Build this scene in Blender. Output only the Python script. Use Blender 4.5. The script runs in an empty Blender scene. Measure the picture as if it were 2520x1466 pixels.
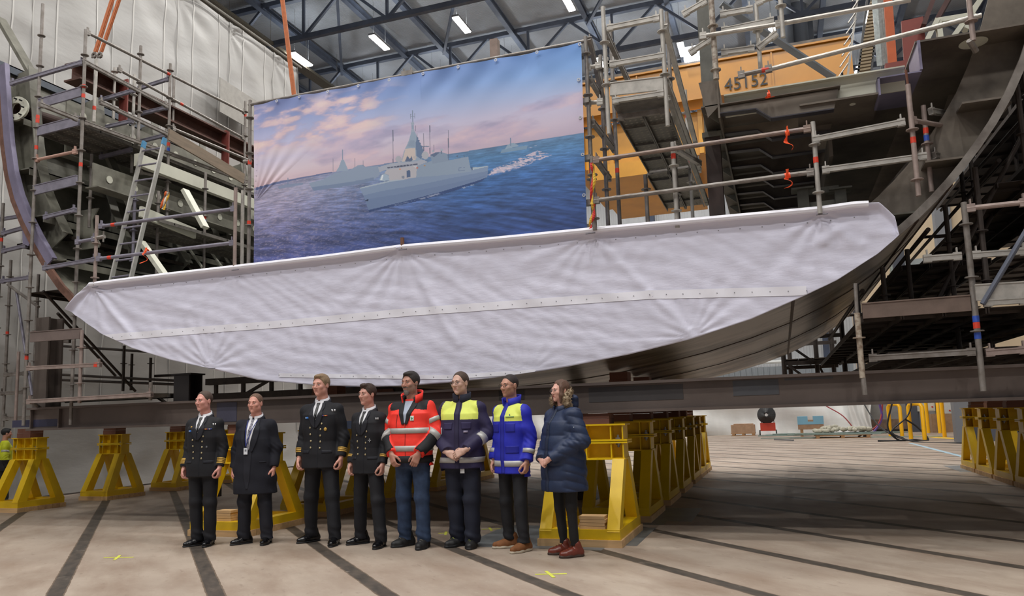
import bpy, bmesh, math, random
import numpy as np
from mathutils import Vector, Matrix
random.seed(7); RNG = np.random.RandomState(11)
S = bpy.context.scene
COL = S.collection
PI = math.pi
# ---------------------------------------------------------------- camera
FPX, CX0, CY0, YAW, PIT, ROL, EYE = 1870.39, 1260.0, 795.95, .3364, .1207, -.0309, 1.36
_f = np.array([-math.sin(YAW)*math.cos(PIT), math.cos(YAW)*math.cos(PIT), math.sin(PIT)])
_r = np.array([math.cos(YAW), math.sin(YAW), 0.0]); _u = np.cross(_r, _f)
_R = math.cos(ROL)*_r + math.sin(ROL)*_u; _U = -math.sin(ROL)*_r + math.cos(ROL)*_u
EYEP = np.array([0, 0, EYE])
cam_d = bpy.data.cameras.new('camera'); cam = bpy.data.objects.new('camera', cam_d); COL.objects.link(cam)
cam_d.sensor_width = 36; cam_d.lens = FPX/2520*36; cam_d.shift_y = (CY0-733)/2520; cam_d.clip_end = 300
m = Matrix(((_R[0], _U[0], -_f[0], 0), (_R[1], _U[1], -_f[1], 0), (_R[2], _U[2], -_f[2], EYE), (0, 0, 0, 1)))
cam.matrix_world = m; S.camera = cam
# ---------------------------------------------------------------- light and exposure
S.view_settings.view_transform = 'Standard'; S.view_settings.look = 'None'
S.view_settings.gamma = 1; S.view_settings.use_curve_mapping = False
S.view_settings.exposure = 0.17
W = bpy.data.worlds.new('world'); S.world = W; W.use_nodes = True
W.node_tree.nodes['Background'].inputs[0].default_value = (.84, .90, 1.0, 1)
W.node_tree.nodes['Background'].inputs[1].default_value = .17
def area_light(name, loc, size, sy, power, color=(1, .98, .95), tgt=None):
    d = bpy.data.lights.new(name, 'AREA'); d.shape = 'RECTANGLE'; d.size = size; d.size_y = sy
    d.energy = power; d.color = color
    o = bpy.data.objects.new(name, d); COL.objects.link(o); o.location = loc
    if tgt is not None:
        o.rotation_euler = (Vector(tgt)-Vector(loc)).to_track_quat('-Z', 'Y').to_euler()
    return o
ROOF_Z = 21.5; LAMP_Z = 20.0
LX = [-22.2, -17.65, -13.2, -7.95, -3.65, .8, 5.3]
LY = [-8.0, -1.5, 5.0, 11.5, 18.3, 25.1, 31.8, 38.5, 45.2, 52]
def lamp_on(i, j): return ((i+j) % 2 == 0 or j > 5) and not (i < 3 and 1 < j < 5)
for _i, _x in enumerate(LX):
    for _j, _y in enumerate(LY):
        if lamp_on(_i, _j):
            if _j > 2: area_light('added_roof_uplight', (_x, _y, LAMP_Z+.13), .3, 1.5, 42 if _j > 5 else 90, (.92, .96, 1), (_x, _y, 30))  # upward light added above the lamp housings to brighten the roof
            area_light('hall_lamp_light', (_x, _y, LAMP_Z-.12), .3, 1.5, 130 if _j > 5 else 620, (1, .975, .93))
# ---------------------------------------------------------------- picture geometry: photograph pixel -> world
def ray(x, y): return _f + _R*(x-CX0)/FPX - _U*(y-CY0)/FPX
def G(x, y, z=0.0): d = ray(x, y); return EYEP + d*(z-EYE)/d[2]
def PY(x, y, Y): d = ray(x, y); return EYEP + d*Y/d[1]
def PX(x, y, X): d = ray(x, y); return EYEP + d*X/d[0]
def pj(P):
    P = np.asarray(P, float)-EYEP; w = P@_f
    return CX0+FPX*(P@_R)/w, CY0-FPX*(P@_U)/w
# ---------------------------------------------------------------- materials
MATS = {}
def srgb(c):
    if isinstance(c, str): c = [int(c[i:i+2], 16)/255 for i in (0, 2, 4)]
    return tuple(((v/12.92) if v <= .04045 else ((v+.055)/1.055)**2.4) for v in c)
def mat(name, col, rough=.6, metal=0., var=.0, scale=6., bump=0., bscale=40., col2=None, emit=0., emitc=None, stretch=(1, 1, 1), spec=.5, sss=0, contrast=(.35, .65), wave=None, trans=0.):
    if name in MATS: return MATS[name]
    m = bpy.data.materials.new(name); m.use_nodes = True; MATS[name] = m
    nt = m.node_tree; N = nt.nodes; L = nt.links
    b = N['Principled BSDF']; c = srgb(col)
    b.inputs['Base Color'].default_value = (*c, 1); b.inputs['Roughness'].default_value = rough; b.inputs['Metallic'].default_value = metal
    b.inputs['Specular IOR Level'].default_value = spec
    if sss: b.inputs['Subsurface Weight'].default_value = sss; b.inputs['Subsurface Radius'].default_value = (.01, .004, .002)
    if trans: b.inputs['Transmission Weight'].default_value = trans
    if emit:
        b.inputs['Emission Color'].default_value = (*srgb(emitc or col), 1); b.inputs['Emission Strength'].default_value = emit
    tc = N.new('ShaderNodeTexCoord'); mp = N.new('ShaderNodeMapping'); mp.inputs['Scale'].default_value = stretch
    L.new(tc.outputs['Object'], mp.inputs['Vector'])
    if var or col2:
        n = N.new('ShaderNodeTexNoise'); n.inputs['Scale'].default_value = scale; n.inputs['Detail'].default_value = 6; n.inputs['Roughness'].default_value = .6
        L.new(mp.outputs[0], n.inputs['Vector'])
        mr = N.new('ShaderNodeMapRange'); mr.inputs['From Min'].default_value = contrast[0]; mr.inputs['From Max'].default_value = contrast[1]
        L.new(n.outputs['Fac'], mr.inputs['Value'])
        mx = N.new('ShaderNodeMix'); mx.data_type = 'RGBA'
        L.new(mr.outputs[0], mx.inputs['Factor'])
        c2 = srgb(col2) if col2 else tuple(v*(1-var) for v in c)
        mx.inputs['A'].default_value = (*(c if col2 else tuple(min(1, v*(1+var)) for v in c)), 1); mx.inputs['B'].default_value = (*c2, 1)
        L.new(mx.outputs['Result'], b.inputs['Base Color'])
    if bump:
        n2 = N.new('ShaderNodeTexNoise'); n2.inputs['Scale'].default_value = bscale; n2.inputs['Detail'].default_value = 4
        L.new(mp.outputs[0], n2.inputs['Vector'])
        bp = N.new('ShaderNodeBump'); bp.inputs['Strength'].default_value = bump; bp.inputs['Distance'].default_value = .02
        L.new(n2.outputs['Fac'], bp.inputs['Height']); L.new(bp.outputs[0], b.inputs['Normal'])
    if wave:
        w = N.new('ShaderNodeTexWave'); w.inputs['Scale'].default_value = wave[0]; w.wave_type = 'BANDS'; w.bands_direction = wave[1]
        L.new(tc.outputs['Object'], w.inputs['Vector'])
        bp = N.new('ShaderNodeBump'); bp.inputs['Strength'].default_value = wave[2]; bp.inputs['Distance'].default_value = .05
        L.new(w.outputs['Fac'], bp.inputs['Height']); L.new(bp.outputs[0], b.inputs['Normal'])
    return m
# ---------------------------------------------------------------- mesh builder
def wloc(o):
    v = Vector((0, 0, 0))
    while o is not None: v = v + o.location; o = o.parent
    return v
class MB:
    def __init__(s): s.v = []; s.f = []; s.m = []; s.mi = 0
    def add(s, vs, fs):
        n = len(s.v); s.v.extend([tuple(map(float, v)) for v in vs]); s.f.extend([tuple(i+n for i in f) for f in fs]); s.m.extend([s.mi]*len(fs)); return s
    def box(s, lo, hi):
        x0, y0, z0 = lo; x1, y1, z1 = hi
        return s.add([(x0, y0, z0), (x1, y0, z0), (x1, y1, z0), (x0, y1, z0), (x0, y0, z1), (x1, y0, z1), (x1, y1, z1), (x0, y1, z1)],
                     [(0, 3, 2, 1), (4, 5, 6, 7), (0, 1, 5, 4), (1, 2, 6, 5), (2, 3, 7, 6), (3, 0, 4, 7)])
    def obox(s, c, ax, ay, az):
        c = np.array(c); ax = np.array(ax); ay = np.array(ay); az = np.array(az); V = []
        for k in (-1, 1):
            for i, j in ((-1, -1), (1, -1), (1, 1), (-1, 1)): V.append(c+ax*i+ay*j+az*k)
        return s.add(V, [(0, 3, 2, 1), (4, 5, 6, 7), (0, 1, 5, 4), (1, 2, 6, 5), (2, 3, 7, 6), (3, 0, 4, 7)])
    def bar(s, p, q, w, h, up=(0, 0, 1)):
        p = np.array(p, float); q = np.array(q, float); d = q-p; L = np.linalg.norm(d); d /= L
        sd = np.cross(d, up)
        if np.linalg.norm(sd) < 1e-4: sd = np.cross(d, (0, 1, 0))
        sd /= np.linalg.norm(sd); u = np.cross(sd, d)
        return s.obox((p+q)/2, d*L/2, sd*w/2, u*h/2)
    def tube(s, p, q, r, n=10, r2=None, cap=True):
        p = np.array(p, float); q = np.array(q, float); d = q-p; d = d/np.linalg.norm(d)
        a = np.cross(d, (0, 0, 1)) if abs(d[2]) < .9 else np.cross(d, (1, 0, 0)); a /= np.linalg.norm(a); b = np.cross(d, a)
        r2 = r if r2 is None else r2; V = []
        for c, rr in ((p, r), (q, r2)):
            for k in range(n): t = 2*PI*k/n; V.append(c+rr*(math.cos(t)*a+math.sin(t)*b))
        F = [(k, (k+1) % n, n+(k+1) % n, n+k) for k in range(n)]
        if cap: F += [tuple(range(n))[::-1], tuple(range(n, 2*n))]
        return s.add(V, F)
    def path(s, pts, r, n=8):
        pts = [np.array(p, float) for p in pts]; V = []; F = []
        prev = None
        for i, p in enumerate(pts):
            d = pts[min(i+1, len(pts)-1)]-pts[max(i-1, 0)]; d /= (np.linalg.norm(d)+1e-9)
            if prev is None: a = np.cross(d, (0, 0, 1)) if abs(d[2]) < .9 else np.cross(d, (1, 0, 0))
            else: a = prev-d*(prev@d)
            a /= (np.linalg.norm(a)+1e-9); prev = a; b = np.cross(d, a)
            rr = r[i] if hasattr(r, '__len__') else r
            for k in range(n): t = 2*PI*k/n; V.append(p+rr*(math.cos(t)*a+math.sin(t)*b))
        for i in range(len(pts)-1):
            for k in range(n): F.append((i*n+k, i*n+(k+1) % n, (i+1)*n+(k+1) % n, (i+1)*n+k))
        F += [tuple(range(n))[::-1], tuple(range((len(pts)-1)*n, len(pts)*n))]
        return s.add(V, F)
    def ball(s, c, r, n=10, m=6):
        r = r if hasattr(r, '__len__') else (r, r, r); V = [(c[0], c[1], c[2]+r[2])]; F = []
        for j in range(1, m):
            for k in range(n):
                a = PI*j/m; t = 2*PI*k/n; V.append((c[0]+r[0]*math.sin(a)*math.cos(t), c[1]+r[1]*math.sin(a)*math.sin(t), c[2]+r[2]*math.cos(a)))
        V.append((c[0], c[1], c[2]-r[2]))
        for k in range(n):
            F.append((0, 1+k, 1+(k+1) % n)); F.append((len(V)-1, 1+(m-2)*n+(k+1) % n, 1+(m-2)*n+k))
            for j in range(m-2): F.append((1+j*n+k, 1+(j+1)*n+k, 1+(j+1)*n+(k+1) % n, 1+j*n+(k+1) % n))
        return s.add(V, F)
    def prism(s, poly, vec):
        n = len(poly); P = [np.array(p, float) for p in poly]; vec = np.array(vec, float)
        return s.add(P+[p+vec for p in P], [tuple(range(n)), tuple(range(n, 2*n))[::-1]]+[(k, n+k, n+(k+1) % n, (k+1) % n) for k in range(n)])
    def ibeam(s, p, q, h, w, t=.012, up=(0, 0, 1)):
        p = np.array(p, float); q = np.array(q, float); d = q-p; d /= np.linalg.norm(d); sd = np.cross(d, up); sd /= np.linalg.norm(sd); u = np.cross(sd, d)
        s.bar(p+u*(h/2-t/2), q+u*(h/2-t/2), w, t, up); s.bar(p-u*(h/2-t/2), q-u*(h/2-t/2), w, t, up); s.bar(p, q, t*.8, h-2*t, up); return s
    def ring(s, c, d, r0, r1, t, n=12):
        c = np.array(c, float); d = np.array(d, float); d /= np.linalg.norm(d)
        a = np.cross(d, (0, 0, 1)) if abs(d[2]) < .9 else np.cross(d, (1, 0, 0)); a /= np.linalg.norm(a); b = np.cross(d, a); V = []; F = []
        for k in range(n):
            e = math.cos(2*PI*k/n)*a+math.sin(2*PI*k/n)*b
            V += [c+e*r0-d*t/2, c+e*r1-d*t/2, c+e*r1+d*t/2, c+e*r0+d*t/2]
        for k in range(n):
            i = 4*k; j = 4*((k+1) % n)
            for a_ in range(4): F.append((i+a_, j+a_, j+(a_+1) % 4, i+(a_+1) % 4))
        return s.add(V, F)
    def build(s, name, mats, parent=None, smooth=False, label=None):
        me = bpy.data.meshes.new(name); off = wloc(parent) if parent is not None else Vector((0, 0, 0))
        V = np.array(s.v, dtype=float).reshape(-1, 3)-np.array(off)
        me.from_pydata(V.tolist(), [], s.f)
        if not isinstance(mats, (list, tuple)): mats = [mats]
        for mm in mats: me.materials.append(mm)
        if len(mats) > 1: me.polygons.foreach_set('material_index', s.m)
        if smooth:
            me.polygons.foreach_set('use_smooth', [True]*len(me.polygons))
            try: me.set_sharp_from_angle(angle=math.radians(40))
            except Exception: pass
        bm = bmesh.new(); bm.from_mesh(me); bmesh.ops.recalc_face_normals(bm, faces=bm.faces); bm.to_mesh(me); bm.free()
        me.update()
        o = bpy.data.objects.new(name, me); COL.objects.link(o)
        if parent is not None: o.parent = parent
        if label: o['label'] = label
        return o
def thing(name, label, cat, loc=(0, 0, 0), group=None):
    o = bpy.data.objects.new(name, None); o.empty_display_size = .1; COL.objects.link(o); o.location = tuple(map(float, loc))
    o['label'] = label; o['category'] = cat
    if group: o['group'] = group
    return o
def tag(o, label, cat, group=None, kind=None):
    o['label'] = label; o['category'] = cat
    if group: o['group'] = group
    if kind: o['kind'] = kind
    return o
def recenter(o):
    """put the origin of a single-mesh thing at the middle of its underside"""
    me = o.data; V = np.empty(len(me.vertices)*3); me.vertices.foreach_get('co', V); V = V.reshape(-1, 3)
    c = np.array([(V[:, 0].min()+V[:, 0].max())/2, (V[:, 1].min()+V[:, 1].max())/2, V[:, 2].min()])
    me.vertices.foreach_set('co', (V-c).ravel()); o.location = Vector(c)+o.location; return o
def single(mb, name, mats, label, cat, group=None, smooth=False):
    return tag(recenter(mb.build(name, mats, None, smooth)), label, cat, group)
def struct(name, mb, mats, smooth=False):
    o = mb.build(name, mats, None, smooth); o['kind'] = 'structure'; return o
def copy_tree(o, parent=None, loc=None):
    c = o.copy(); COL.objects.link(c)
    if parent is not None: c.parent = parent
    if loc is not None: c.location = loc
    for ch in list(o.children): copy_tree(ch, c)
    return c
def interp(x, xs, ys): return float(np.interp(x, xs, ys))
# ================================================================ the hall
def floor_material():
    m = bpy.data.materials.new('concrete floor with dark inlaid strips'); m.use_nodes = True; nt = m.node_tree; N = nt.nodes; L = nt.links
    b = N['Principled BSDF']; tc = N.new('ShaderNodeTexCoord'); sp = N.new('ShaderNodeSeparateXYZ'); L.new(tc.outputs['Object'], sp.inputs[0])
    def M(op, a, bb=None, c=None):
        n = N.new('ShaderNodeMath'); n.operation = op
        for i, v in enumerate((a, bb, c)):
            if v is None: continue
            if isinstance(v, (int, float)): n.inputs[i].default_value = v
            else: L.new(v, n.inputs[i])
        return n.outputs[0]
    u = M('MULTIPLY', M('ADD', sp.outputs[0], sp.outputs[1]), .70711)
    v = M('MULTIPLY', M('SUBTRACT', sp.outputs[0], sp.outputs[1]), .70711)
    wob = N.new('ShaderNodeTexNoise'); wob.inputs['Scale'].default_value = 9; L.new(tc.outputs['Object'], wob.inputs['Vector'])
    uu = M('ADD', u, M('MULTIPLY', M('SUBTRACT', wob.outputs['Fac'], .5), .02))
    d = M('ABSOLUTE', M('SUBTRACT', M('PINGPONG', M('ADD', uu, .65+1.193*20), 1.193/2), 0))
    strip = M('LESS_THAN', d, .062); edge = M('MULTIPLY', M('LESS_THAN', d, .074), M('GREATER_THAN', d, .062))
    cmb = N.new('ShaderNodeCombineXYZ'); L.new(M('MULTIPLY', u, 1.0), cmb.inputs[0]); L.new(M('MULTIPLY', v, .35), cmb.inputs[1])
    def noise(sc, det=5, vec=None, r=.6):
        n = N.new('ShaderNodeTexNoise'); n.inputs['Scale'].default_value = sc; n.inputs['Detail'].default_value = det; n.inputs['Roughness'].default_value = r
        L.new(vec if vec is not None else tc.outputs['Object'], n.inputs['Vector']); return n.outputs['Fac']
    def mix(f, a, bb):
        x = N.new('ShaderNodeMix'); x.data_type = 'RGBA'
        if isinstance(f, float): x.inputs['Factor'].default_value = f
        else: L.new(f, x.inputs['Factor'])
        for k, vv in (('A', a), ('B', bb)):
            if isinstance(vv, tuple): x.inputs[k].default_value = (*vv, 1)
            else: L.new(vv, x.inputs[k])
        return x.outputs['Result']
    def rng(v_, a, bb):
        r = N.new('ShaderNodeMapRange'); r.inputs['From Min'].default_value = a; r.inputs['From Max'].default_value = bb; L.new(v_, r.inputs['Value']); return r.outputs[0]
    base = mix(rng(noise(.55, 6), .35, .68), srgb('afa193'), srgb('998a7d'))
    base = mix(rng(noise(2.2, 8, cmb.outputs[0]), .42, .72), base, srgb('8b7869'))
    base = mix(M('MULTIPLY', rng(noise(14, 6, cmb.outputs[0]), .60, .74), .5), base, srgb('6f5f52'))
    base = mix(M('MULTIPLY', rng(noise(30, 3), .66, .74), .35), base, srgb('d4c9bb'))
    grit = mix(rng(noise(12, 6, cmb.outputs[0]), .3, .75), srgb('37332f'), srgb('5b5148'))
    grit = mix(rng(noise(3.2, 5), .62, .74), grit, srgb('847a70'))
    c = mix(edge, base, srgb('6b5c4e')); c = mix(strip, c, grit)
    L.new(c, b.inputs['Base Color']); b.inputs['Roughness'].default_value = .62
    L.new(M('ADD', M('MULTIPLY', noise(3, 5), .3), .42), b.inputs['Roughness'])
    h = M('SUBTRACT', M('MULTIPLY', noise(40, 4), .15), M('MULTIPLY', strip, 1.0))
    bp = N.new('ShaderNodeBump'); bp.inputs['Strength'].default_value = .35; bp.inputs['Distance'].default_value = .01
    L.new(h, bp.inputs['Height']); L.new(bp.outputs[0], b.inputs['Normal'])
    return m
X0, X1, YB, YF = -30.0, 16.0, -14.0, 58.0
b = MB(); b.box((X0-.3, YB, -.2), (X1+.3, YF+.3, 0)); struct('floor', b, floor_material())
roofm = mat('pale corrugated roof sheet', 'b4bac2', .5, .0, wave=(5.2, 'Y', .9), var=.08, scale=.8)
b = MB(); b.box((X0-.3, YB, 22.4), (X1+.3, YF+.3, 22.6)); struct('ceiling', b, roofm)
wallg = mat('light grey wall sheet', 'b9bcc0', .6, var=.05, scale=.4, wave=(1.6, 'X', .35))
b = MB(); b.box((X0, YF, 0), (X1, YF+.3, 22.4)); struct('wall_far', b, wallg)
navy = mat('dark blue grey wall', '2e3950', .6, var=.12, scale=.3)
b = MB(); b.box((X0-.3, YB, 0), (X0, YF, 22.4)); struct('wall_left', b, navy)
b = MB(); b.box((X1, YB, 0), (X1+.3, YF, 22.4)); struct('wall_right', b, mat('grey side wall', '8d8f92', .6, var=.06))
beige = mat('beige wall panel', 'd9c4a6', .6, var=.04, scale=1, wave=(.45, 'DIAGONAL', .2))
b = MB(); b.box((3.95, 45, 2.1), (X1, 45.3, 13)); b.mi = 1; b.box((3.95, 44.96, 0), (X1, 45.3, 2.1)); b.mi = 2
for x in (3.95, 8.6, 12.6): b.box((x, 44.7, 0), (x+.42, 44.96, 13))
struct('wall_inner', b, [beige, mat('grey block wall', '8f8c88', .8, var=.1, scale=2), mat('dark column paint', '3d3b40', .6)])
# steel columns of the far wall
steel = mat('blue grey structural steel', '3b4458', .55, .2, var=.15, scale=2)
for i, x in enumerate((-26.5, -20.5, -14.5, -8.5, -2.5, 3.2, 9.5)):
    b = MB(); b.ibeam((x, YF-.25, 0), (x, YF-.25, 21.2), .4, .4, .03, (0, 1, 0))
    o = struct('trim_%d' % (i+1), b, steel)
# roof trusses: two chords, posts and diagonals; purlins
dark = mat('slate grey roof steel', '5d6676', .55, .2, var=.15, scale=1.5)
for k in range(8):
    y = 29.95+7.3*(k-4); b = MB()
    b.bar((X0, y, 20), (X1, y, 20), .22, .24); b.bar((X0, y, 22.1), (X1, y, 22.1), .24, .24)
    n = 20; xs = [X0+(X1-X0)*i/n for i in range(n+1)]
    for i, x in enumerate(xs):
        if i % 2 == 0: b.bar((x, y, 20), (x, y, 22.1), .12, .12, (0, 1, 0))
        if i < n: b.bar((x, y, 20 if i % 2 == 0 else 22.1), (xs[i+1], y, 22.1 if i % 2 == 0 else 20), .13, .13, (0, 1, 0))
    t = b.build('roof_truss', dark); tag(recenter(t), 'slate grey lattice roof truss across the hall, %s counted from the camera' % ('first', 'second', 'third', 'fourth', 'fifth', 'sixth', 'seventh', 'eighth')[k], 'roof truss', 'roof trusses across the hall')
for i, x in enumerate((-27, -23.2, -18.9, -16.6, -12.4, -8.3, -4.1, -.4, 3.4, 7.4, 11.5)):
    b = MB(); b.ibeam((x, YB, 22.0), (x, YF, 22.0), .34, .26, .03)
    t = b.build('roof_purlin', dark); tag(recenter(t), 'slate grey roof beam running the length of the hall, %s counted from the left wall' % ('first', 'second', 'third', 'fourth', 'fifth', 'sixth', 'seventh', 'eighth', 'ninth', 'tenth', 'eleventh')[i], 'roof beam', 'long roof beams')
# horizontal bracing between two trusses
for k_, (xa, ya, xb, yb) in enumerate(((-23.2, 22.65, -18.9, 29.95), (-18.9, 29.95, -23.2, 37.25), (-12.4, 29.95, -16.6, 37.25), (-4.1, 29.95, -8.3, 37.25), (-8.3, 22.65, -4.1, 29.95))):
    b = MB(); b.bar((xa, ya, 21.7), (xb, yb, 21.7), .14, .14); tag(recenter(b.build('wind_bracing', dark)), 'slanting slate grey bracing bar under the roof, %s from the left' % ('first', 'second', 'third', 'fifth', 'fourth')[k_], 'bracing', 'slanting roof bracing bars')
# cable trays next to the left lamps
for (xa, lab) in ((-22.75, 'perforated galvanised cable tray beside the row of tube lamps nearest the tarpaulin tent'), (-19.6, 'thin galvanised cable tray under the dark roof left of the banner')):
    b = MB(); Q_ = YF-.6; b.box((xa-.3, 4, 19.9), (xa+.3, Q_, 19.93)); b.box((xa-.3, 4, 19.93), (xa-.27, Q_, 20.05)); b.box((xa+.27, 4, 19.93), (xa+.3, Q_, 20.05))
    for y in range(6, 58, 3): b.tube((xa, y, 20.02), (xa, y, 22.3), .01, 4)
    if xa < -20: single(b, 'cable_tray', mat('galvanised tray', '8a8678', .5, .5, var=.3, scale=30), lab, 'cable tray')
# luminaires
lampw = mat('lit lamp diffuser', 'ffffff', .4, emit=40, emitc='fff8ee'); lampb = mat('lamp housing', '9a9c9e', .5, .3)
def luminaire(x, y):
    t = thing('tube_lamp', 'lit white tube lamp hanging under the hall roof beams', 'lamp', (x, y, LAMP_Z-.05), 'tube lamps under the roof')
    b = MB(); b.box((x-.17, y-.8, LAMP_Z), (x+.17, y+.8, LAMP_Z+.1)); b.build('housing', lampb, t)
    b = MB(); b.box((x-.15, y-.77, LAMP_Z-.05), (x+.15, y+.77, LAMP_Z)); b.build('diffuser', lampw, t)
    b = MB(); b.tube((x, y-.6, LAMP_Z+.1), (x, y-.6, 22.4), .008, 4); b.build('hanger', lampb, t); b = MB(); b.tube((x, y+.6, LAMP_Z+.1), (x, y+.6, 22.4), .008, 4); b.build('hanger', lampb, t)
    return t
lum0 = None
for j, y in enumerate(LY):
    n_ = 0
    for i, x in enumerate(LX):
        if not lamp_on(i, j): continue
        n_ += 1
        if lum0 is None: o = lum0 = luminaire(x, y)
        else: o = copy_tree(lum0, None, (x, y, LAMP_Z-.05))
        o['label'] = 'lit white tube lamp, %s from the left in the %s roof row' % (('first', 'second', 'third', 'fourth', 'fifth', 'sixth', 'seventh')[n_-1], ('first', 'second', 'third', 'fourth', 'fifth', 'sixth', 'seventh', 'eighth', 'ninth', 'tenth')[j])
# yellow overhead crane with two girders
crn = mat('orange yellow crane paint', 'a87012', .35, var=.12, scale=.7); crd = mat('crane lettering dark grey', '2b2a2c', .6)
k1 = (PY(1441, 205, 1.0)[2]-EYE); k2 = (PY(1441, 356, 1.0)[2]-EYE); k3 = (PY(1655, 256, 1.0)[2]-EYE); CY1 = 24.0; CY2 = CY1*k1/k2
XCR = PY(2098, 150, CY1)[0]; zt = EYE+k1*CY1; zb = EYE+k3*CY1
t = thing('overhead_crane', 'orange yellow overhead travelling crane with dark numbers on its girder', 'crane', (-8, CY1, zb))
for cy, nm in ((CY1, 'near'), (CY2, 'far')):
    b = MB(); b.box((-22, cy, zb+.06), (XCR, cy+.7, zt-.06)); b.box((-22, cy-.08, zt-.06), (XCR, cy+.78, zt)); b.box((-22, cy-.08, zb), (XCR, cy+.78, zb+.06))
    x = -20.6
    while x < XCR-.3: b.box((x, cy-.05, zb+.06), (x+.05, cy, zt-.06)); x += 2.1
    g = b.build('girder', crn, t)
    b = MB(); b.box((-22, cy+.2, zt), (XCR, cy+.5, zt+.22)); b.build('cable_channel', mat('dark crane channel', '54504c', .6, .2, var=.3, scale=6), g)
b = MB(); b.box((-6.2, CY1+.6, zb-1.6), (-1.6, CY2+.2, zb-.15)); b.box((-5.6, CY1+.3, zb-2.1), (-2.2, CY2, zb-1.6))
for x in (-5.9, -4.9, -3.9, -2.9, -1.95): b.box((x, CY1+.45, zb-1.6), (x+.14, CY1+.6, zb-.15))
b.build('trolley', mat('bright yellow trolley paint', 'c98c10', .4, var=.1, scale=1), t)
for xf in (-8.4, -2.2): b = MB(); b.box((xf, CY1-.35, zt+.05), (xf+.75, CY1-.1, zt+.45)); b.build('floodlight', mat('floodlight glass', 'ffffff', .3, emit=6, emitc='e8f2ff'), t)
def text_mesh(body, size, origin, xdir, up, m, parent, name, depth=.004):
    c = bpy.data.curves.new(name, 'FONT'); c.body = body; c.size = size; c.extrude = depth; c.align_x = 'LEFT'; c.fill_mode = 'BOTH'
    o = bpy.data.objects.new(name, c); COL.objects.link(o); dg = bpy.context.evaluated_depsgraph_get(); me = bpy.data.meshes.new_from_object(o.evaluated_get(dg))
    bpy.data.objects.remove(o); xd = Vector(xdir).normalized(); upv = Vector(up).normalized(); n = xd.cross(upv)
    M_ = Matrix((xd, upv, n)).transposed().to_4x4(); M_.translation = Vector(tuple(map(float, origin)))
    if parent: M_.translation -= wloc(parent)
    me.transform(M_); me.materials.clear(); me.materials.append(m); o = bpy.data.objects.new(name, me); COL.objects.link(o)
    if parent: o.parent = parent
    return o
p0 = PY(1784, 229, CY1-.06); p1 = PY(1890, 214, CY1-.06)
tx = text_mesh('45152', 1.0, p0+np.array([0, 0, .06]), (1, 0, 0), (0, 0, 1), crd, t, 'number_lettering', .01)
xs = [v.co.x for v in tx.data.vertices]; wdt = max(xs)-min(xs); sc = (p1[0]-p0[0])/wdt; off = p0+np.array([0, 0, .06])-np.array(wloc(t))
for v in tx.data.vertices: v.co.x = off[0]+(v.co.x-min(xs))*sc; v.co.z = off[2]+(v.co.z-off[2])*sc*1.12
# white sheeting hung low across the far end
sheet = mat('white plastic sheeting', 'd9dad9', .45, var=.05, scale=.7, bump=.8, bscale=2.0, stretch=(.4, 1, 1.8))
def cloth_grid(Pf, nu, nv, name, m, parent=None, smooth=True):
    V = [Pf(i/nu, j/nv) for j in range(nv+1) for i in range(nu+1)]; F = [(j*(nu+1)+i, j*(nu+1)+i+1, (j+1)*(nu+1)+i+1, (j+1)*(nu+1)+i) for j in range(nv) for i in range(nu)]
    b = MB(); b.add(V, F); return b.build(name, m, parent, smooth)
def shf(u, v):
    x = -24+28.1*u; z = 2.75*v
    y = 42+.12*math.sin(x*2.1+v*2)*(1-v)+.10*math.sin(v*9+x*.7)+.05*math.sin(x*7.3+v*5)+.35*(1-v)**4*math.sin(x*1.3)
    return (x, y-.3*(1-v)**3*(.5+.5*math.sin(x*.9)), z)
o = cloth_grid(shf, 200, 24, 'plastic_sheet', sheet); tag(recenter(o), 'white plastic sheeting hung low across the far end of the hall', 'plastic sheet')
def sh2(u, v):
    x = 3.0+1.1*u; z = 2.7*v; return (x+.15*math.sin(v*6+u*3)*(1-v), 40.9+.12*math.sin(u*14+v*2)*(1-.5*v), z)
o = cloth_grid(sh2, 30, 20, 'plastic_curtain', sheet); tag(recenter(o), 'crumpled white plastic curtain gathered at the end of the far sheeting', 'plastic curtain')
# ribbed barrier above it, pipes on the far wall
b = MB(); b.box((-24, 43, 0), (3.6, 43.1, 3.55))
for i in range(92): x = -24+i*.3; b.box((x, 42.94, 2.75), (x+.06, 43, 3.55))
single(b, 'ribbed_barrier', mat('grey ribbed metal', '8e959b', .5, .2), 'grey vertically ribbed metal barrier standing above the far white sheeting', 'barrier')
for z, lab in ((4.6, 'lower'), (7.3, 'upper')):
    b = MB(); b.tube((-6, 57.3, z), (3.8, 57.3, z), .12, 8); b.tube((-6, 57.3, z-.5), (3.8, 57.3, z-.5), .05, 6)
    for x in (-5, -3, -1, 1, 3): b.bar((x, 57.4, z-.6), (x, 58, z-.6), .08, .08)
    single(b, 'wall_pipe', mat('white pipe paint', 'dfe2e2', .4), 'white horizontal pipe run on brackets on the far wall, %s of the two' % lab, 'pipe')
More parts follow.
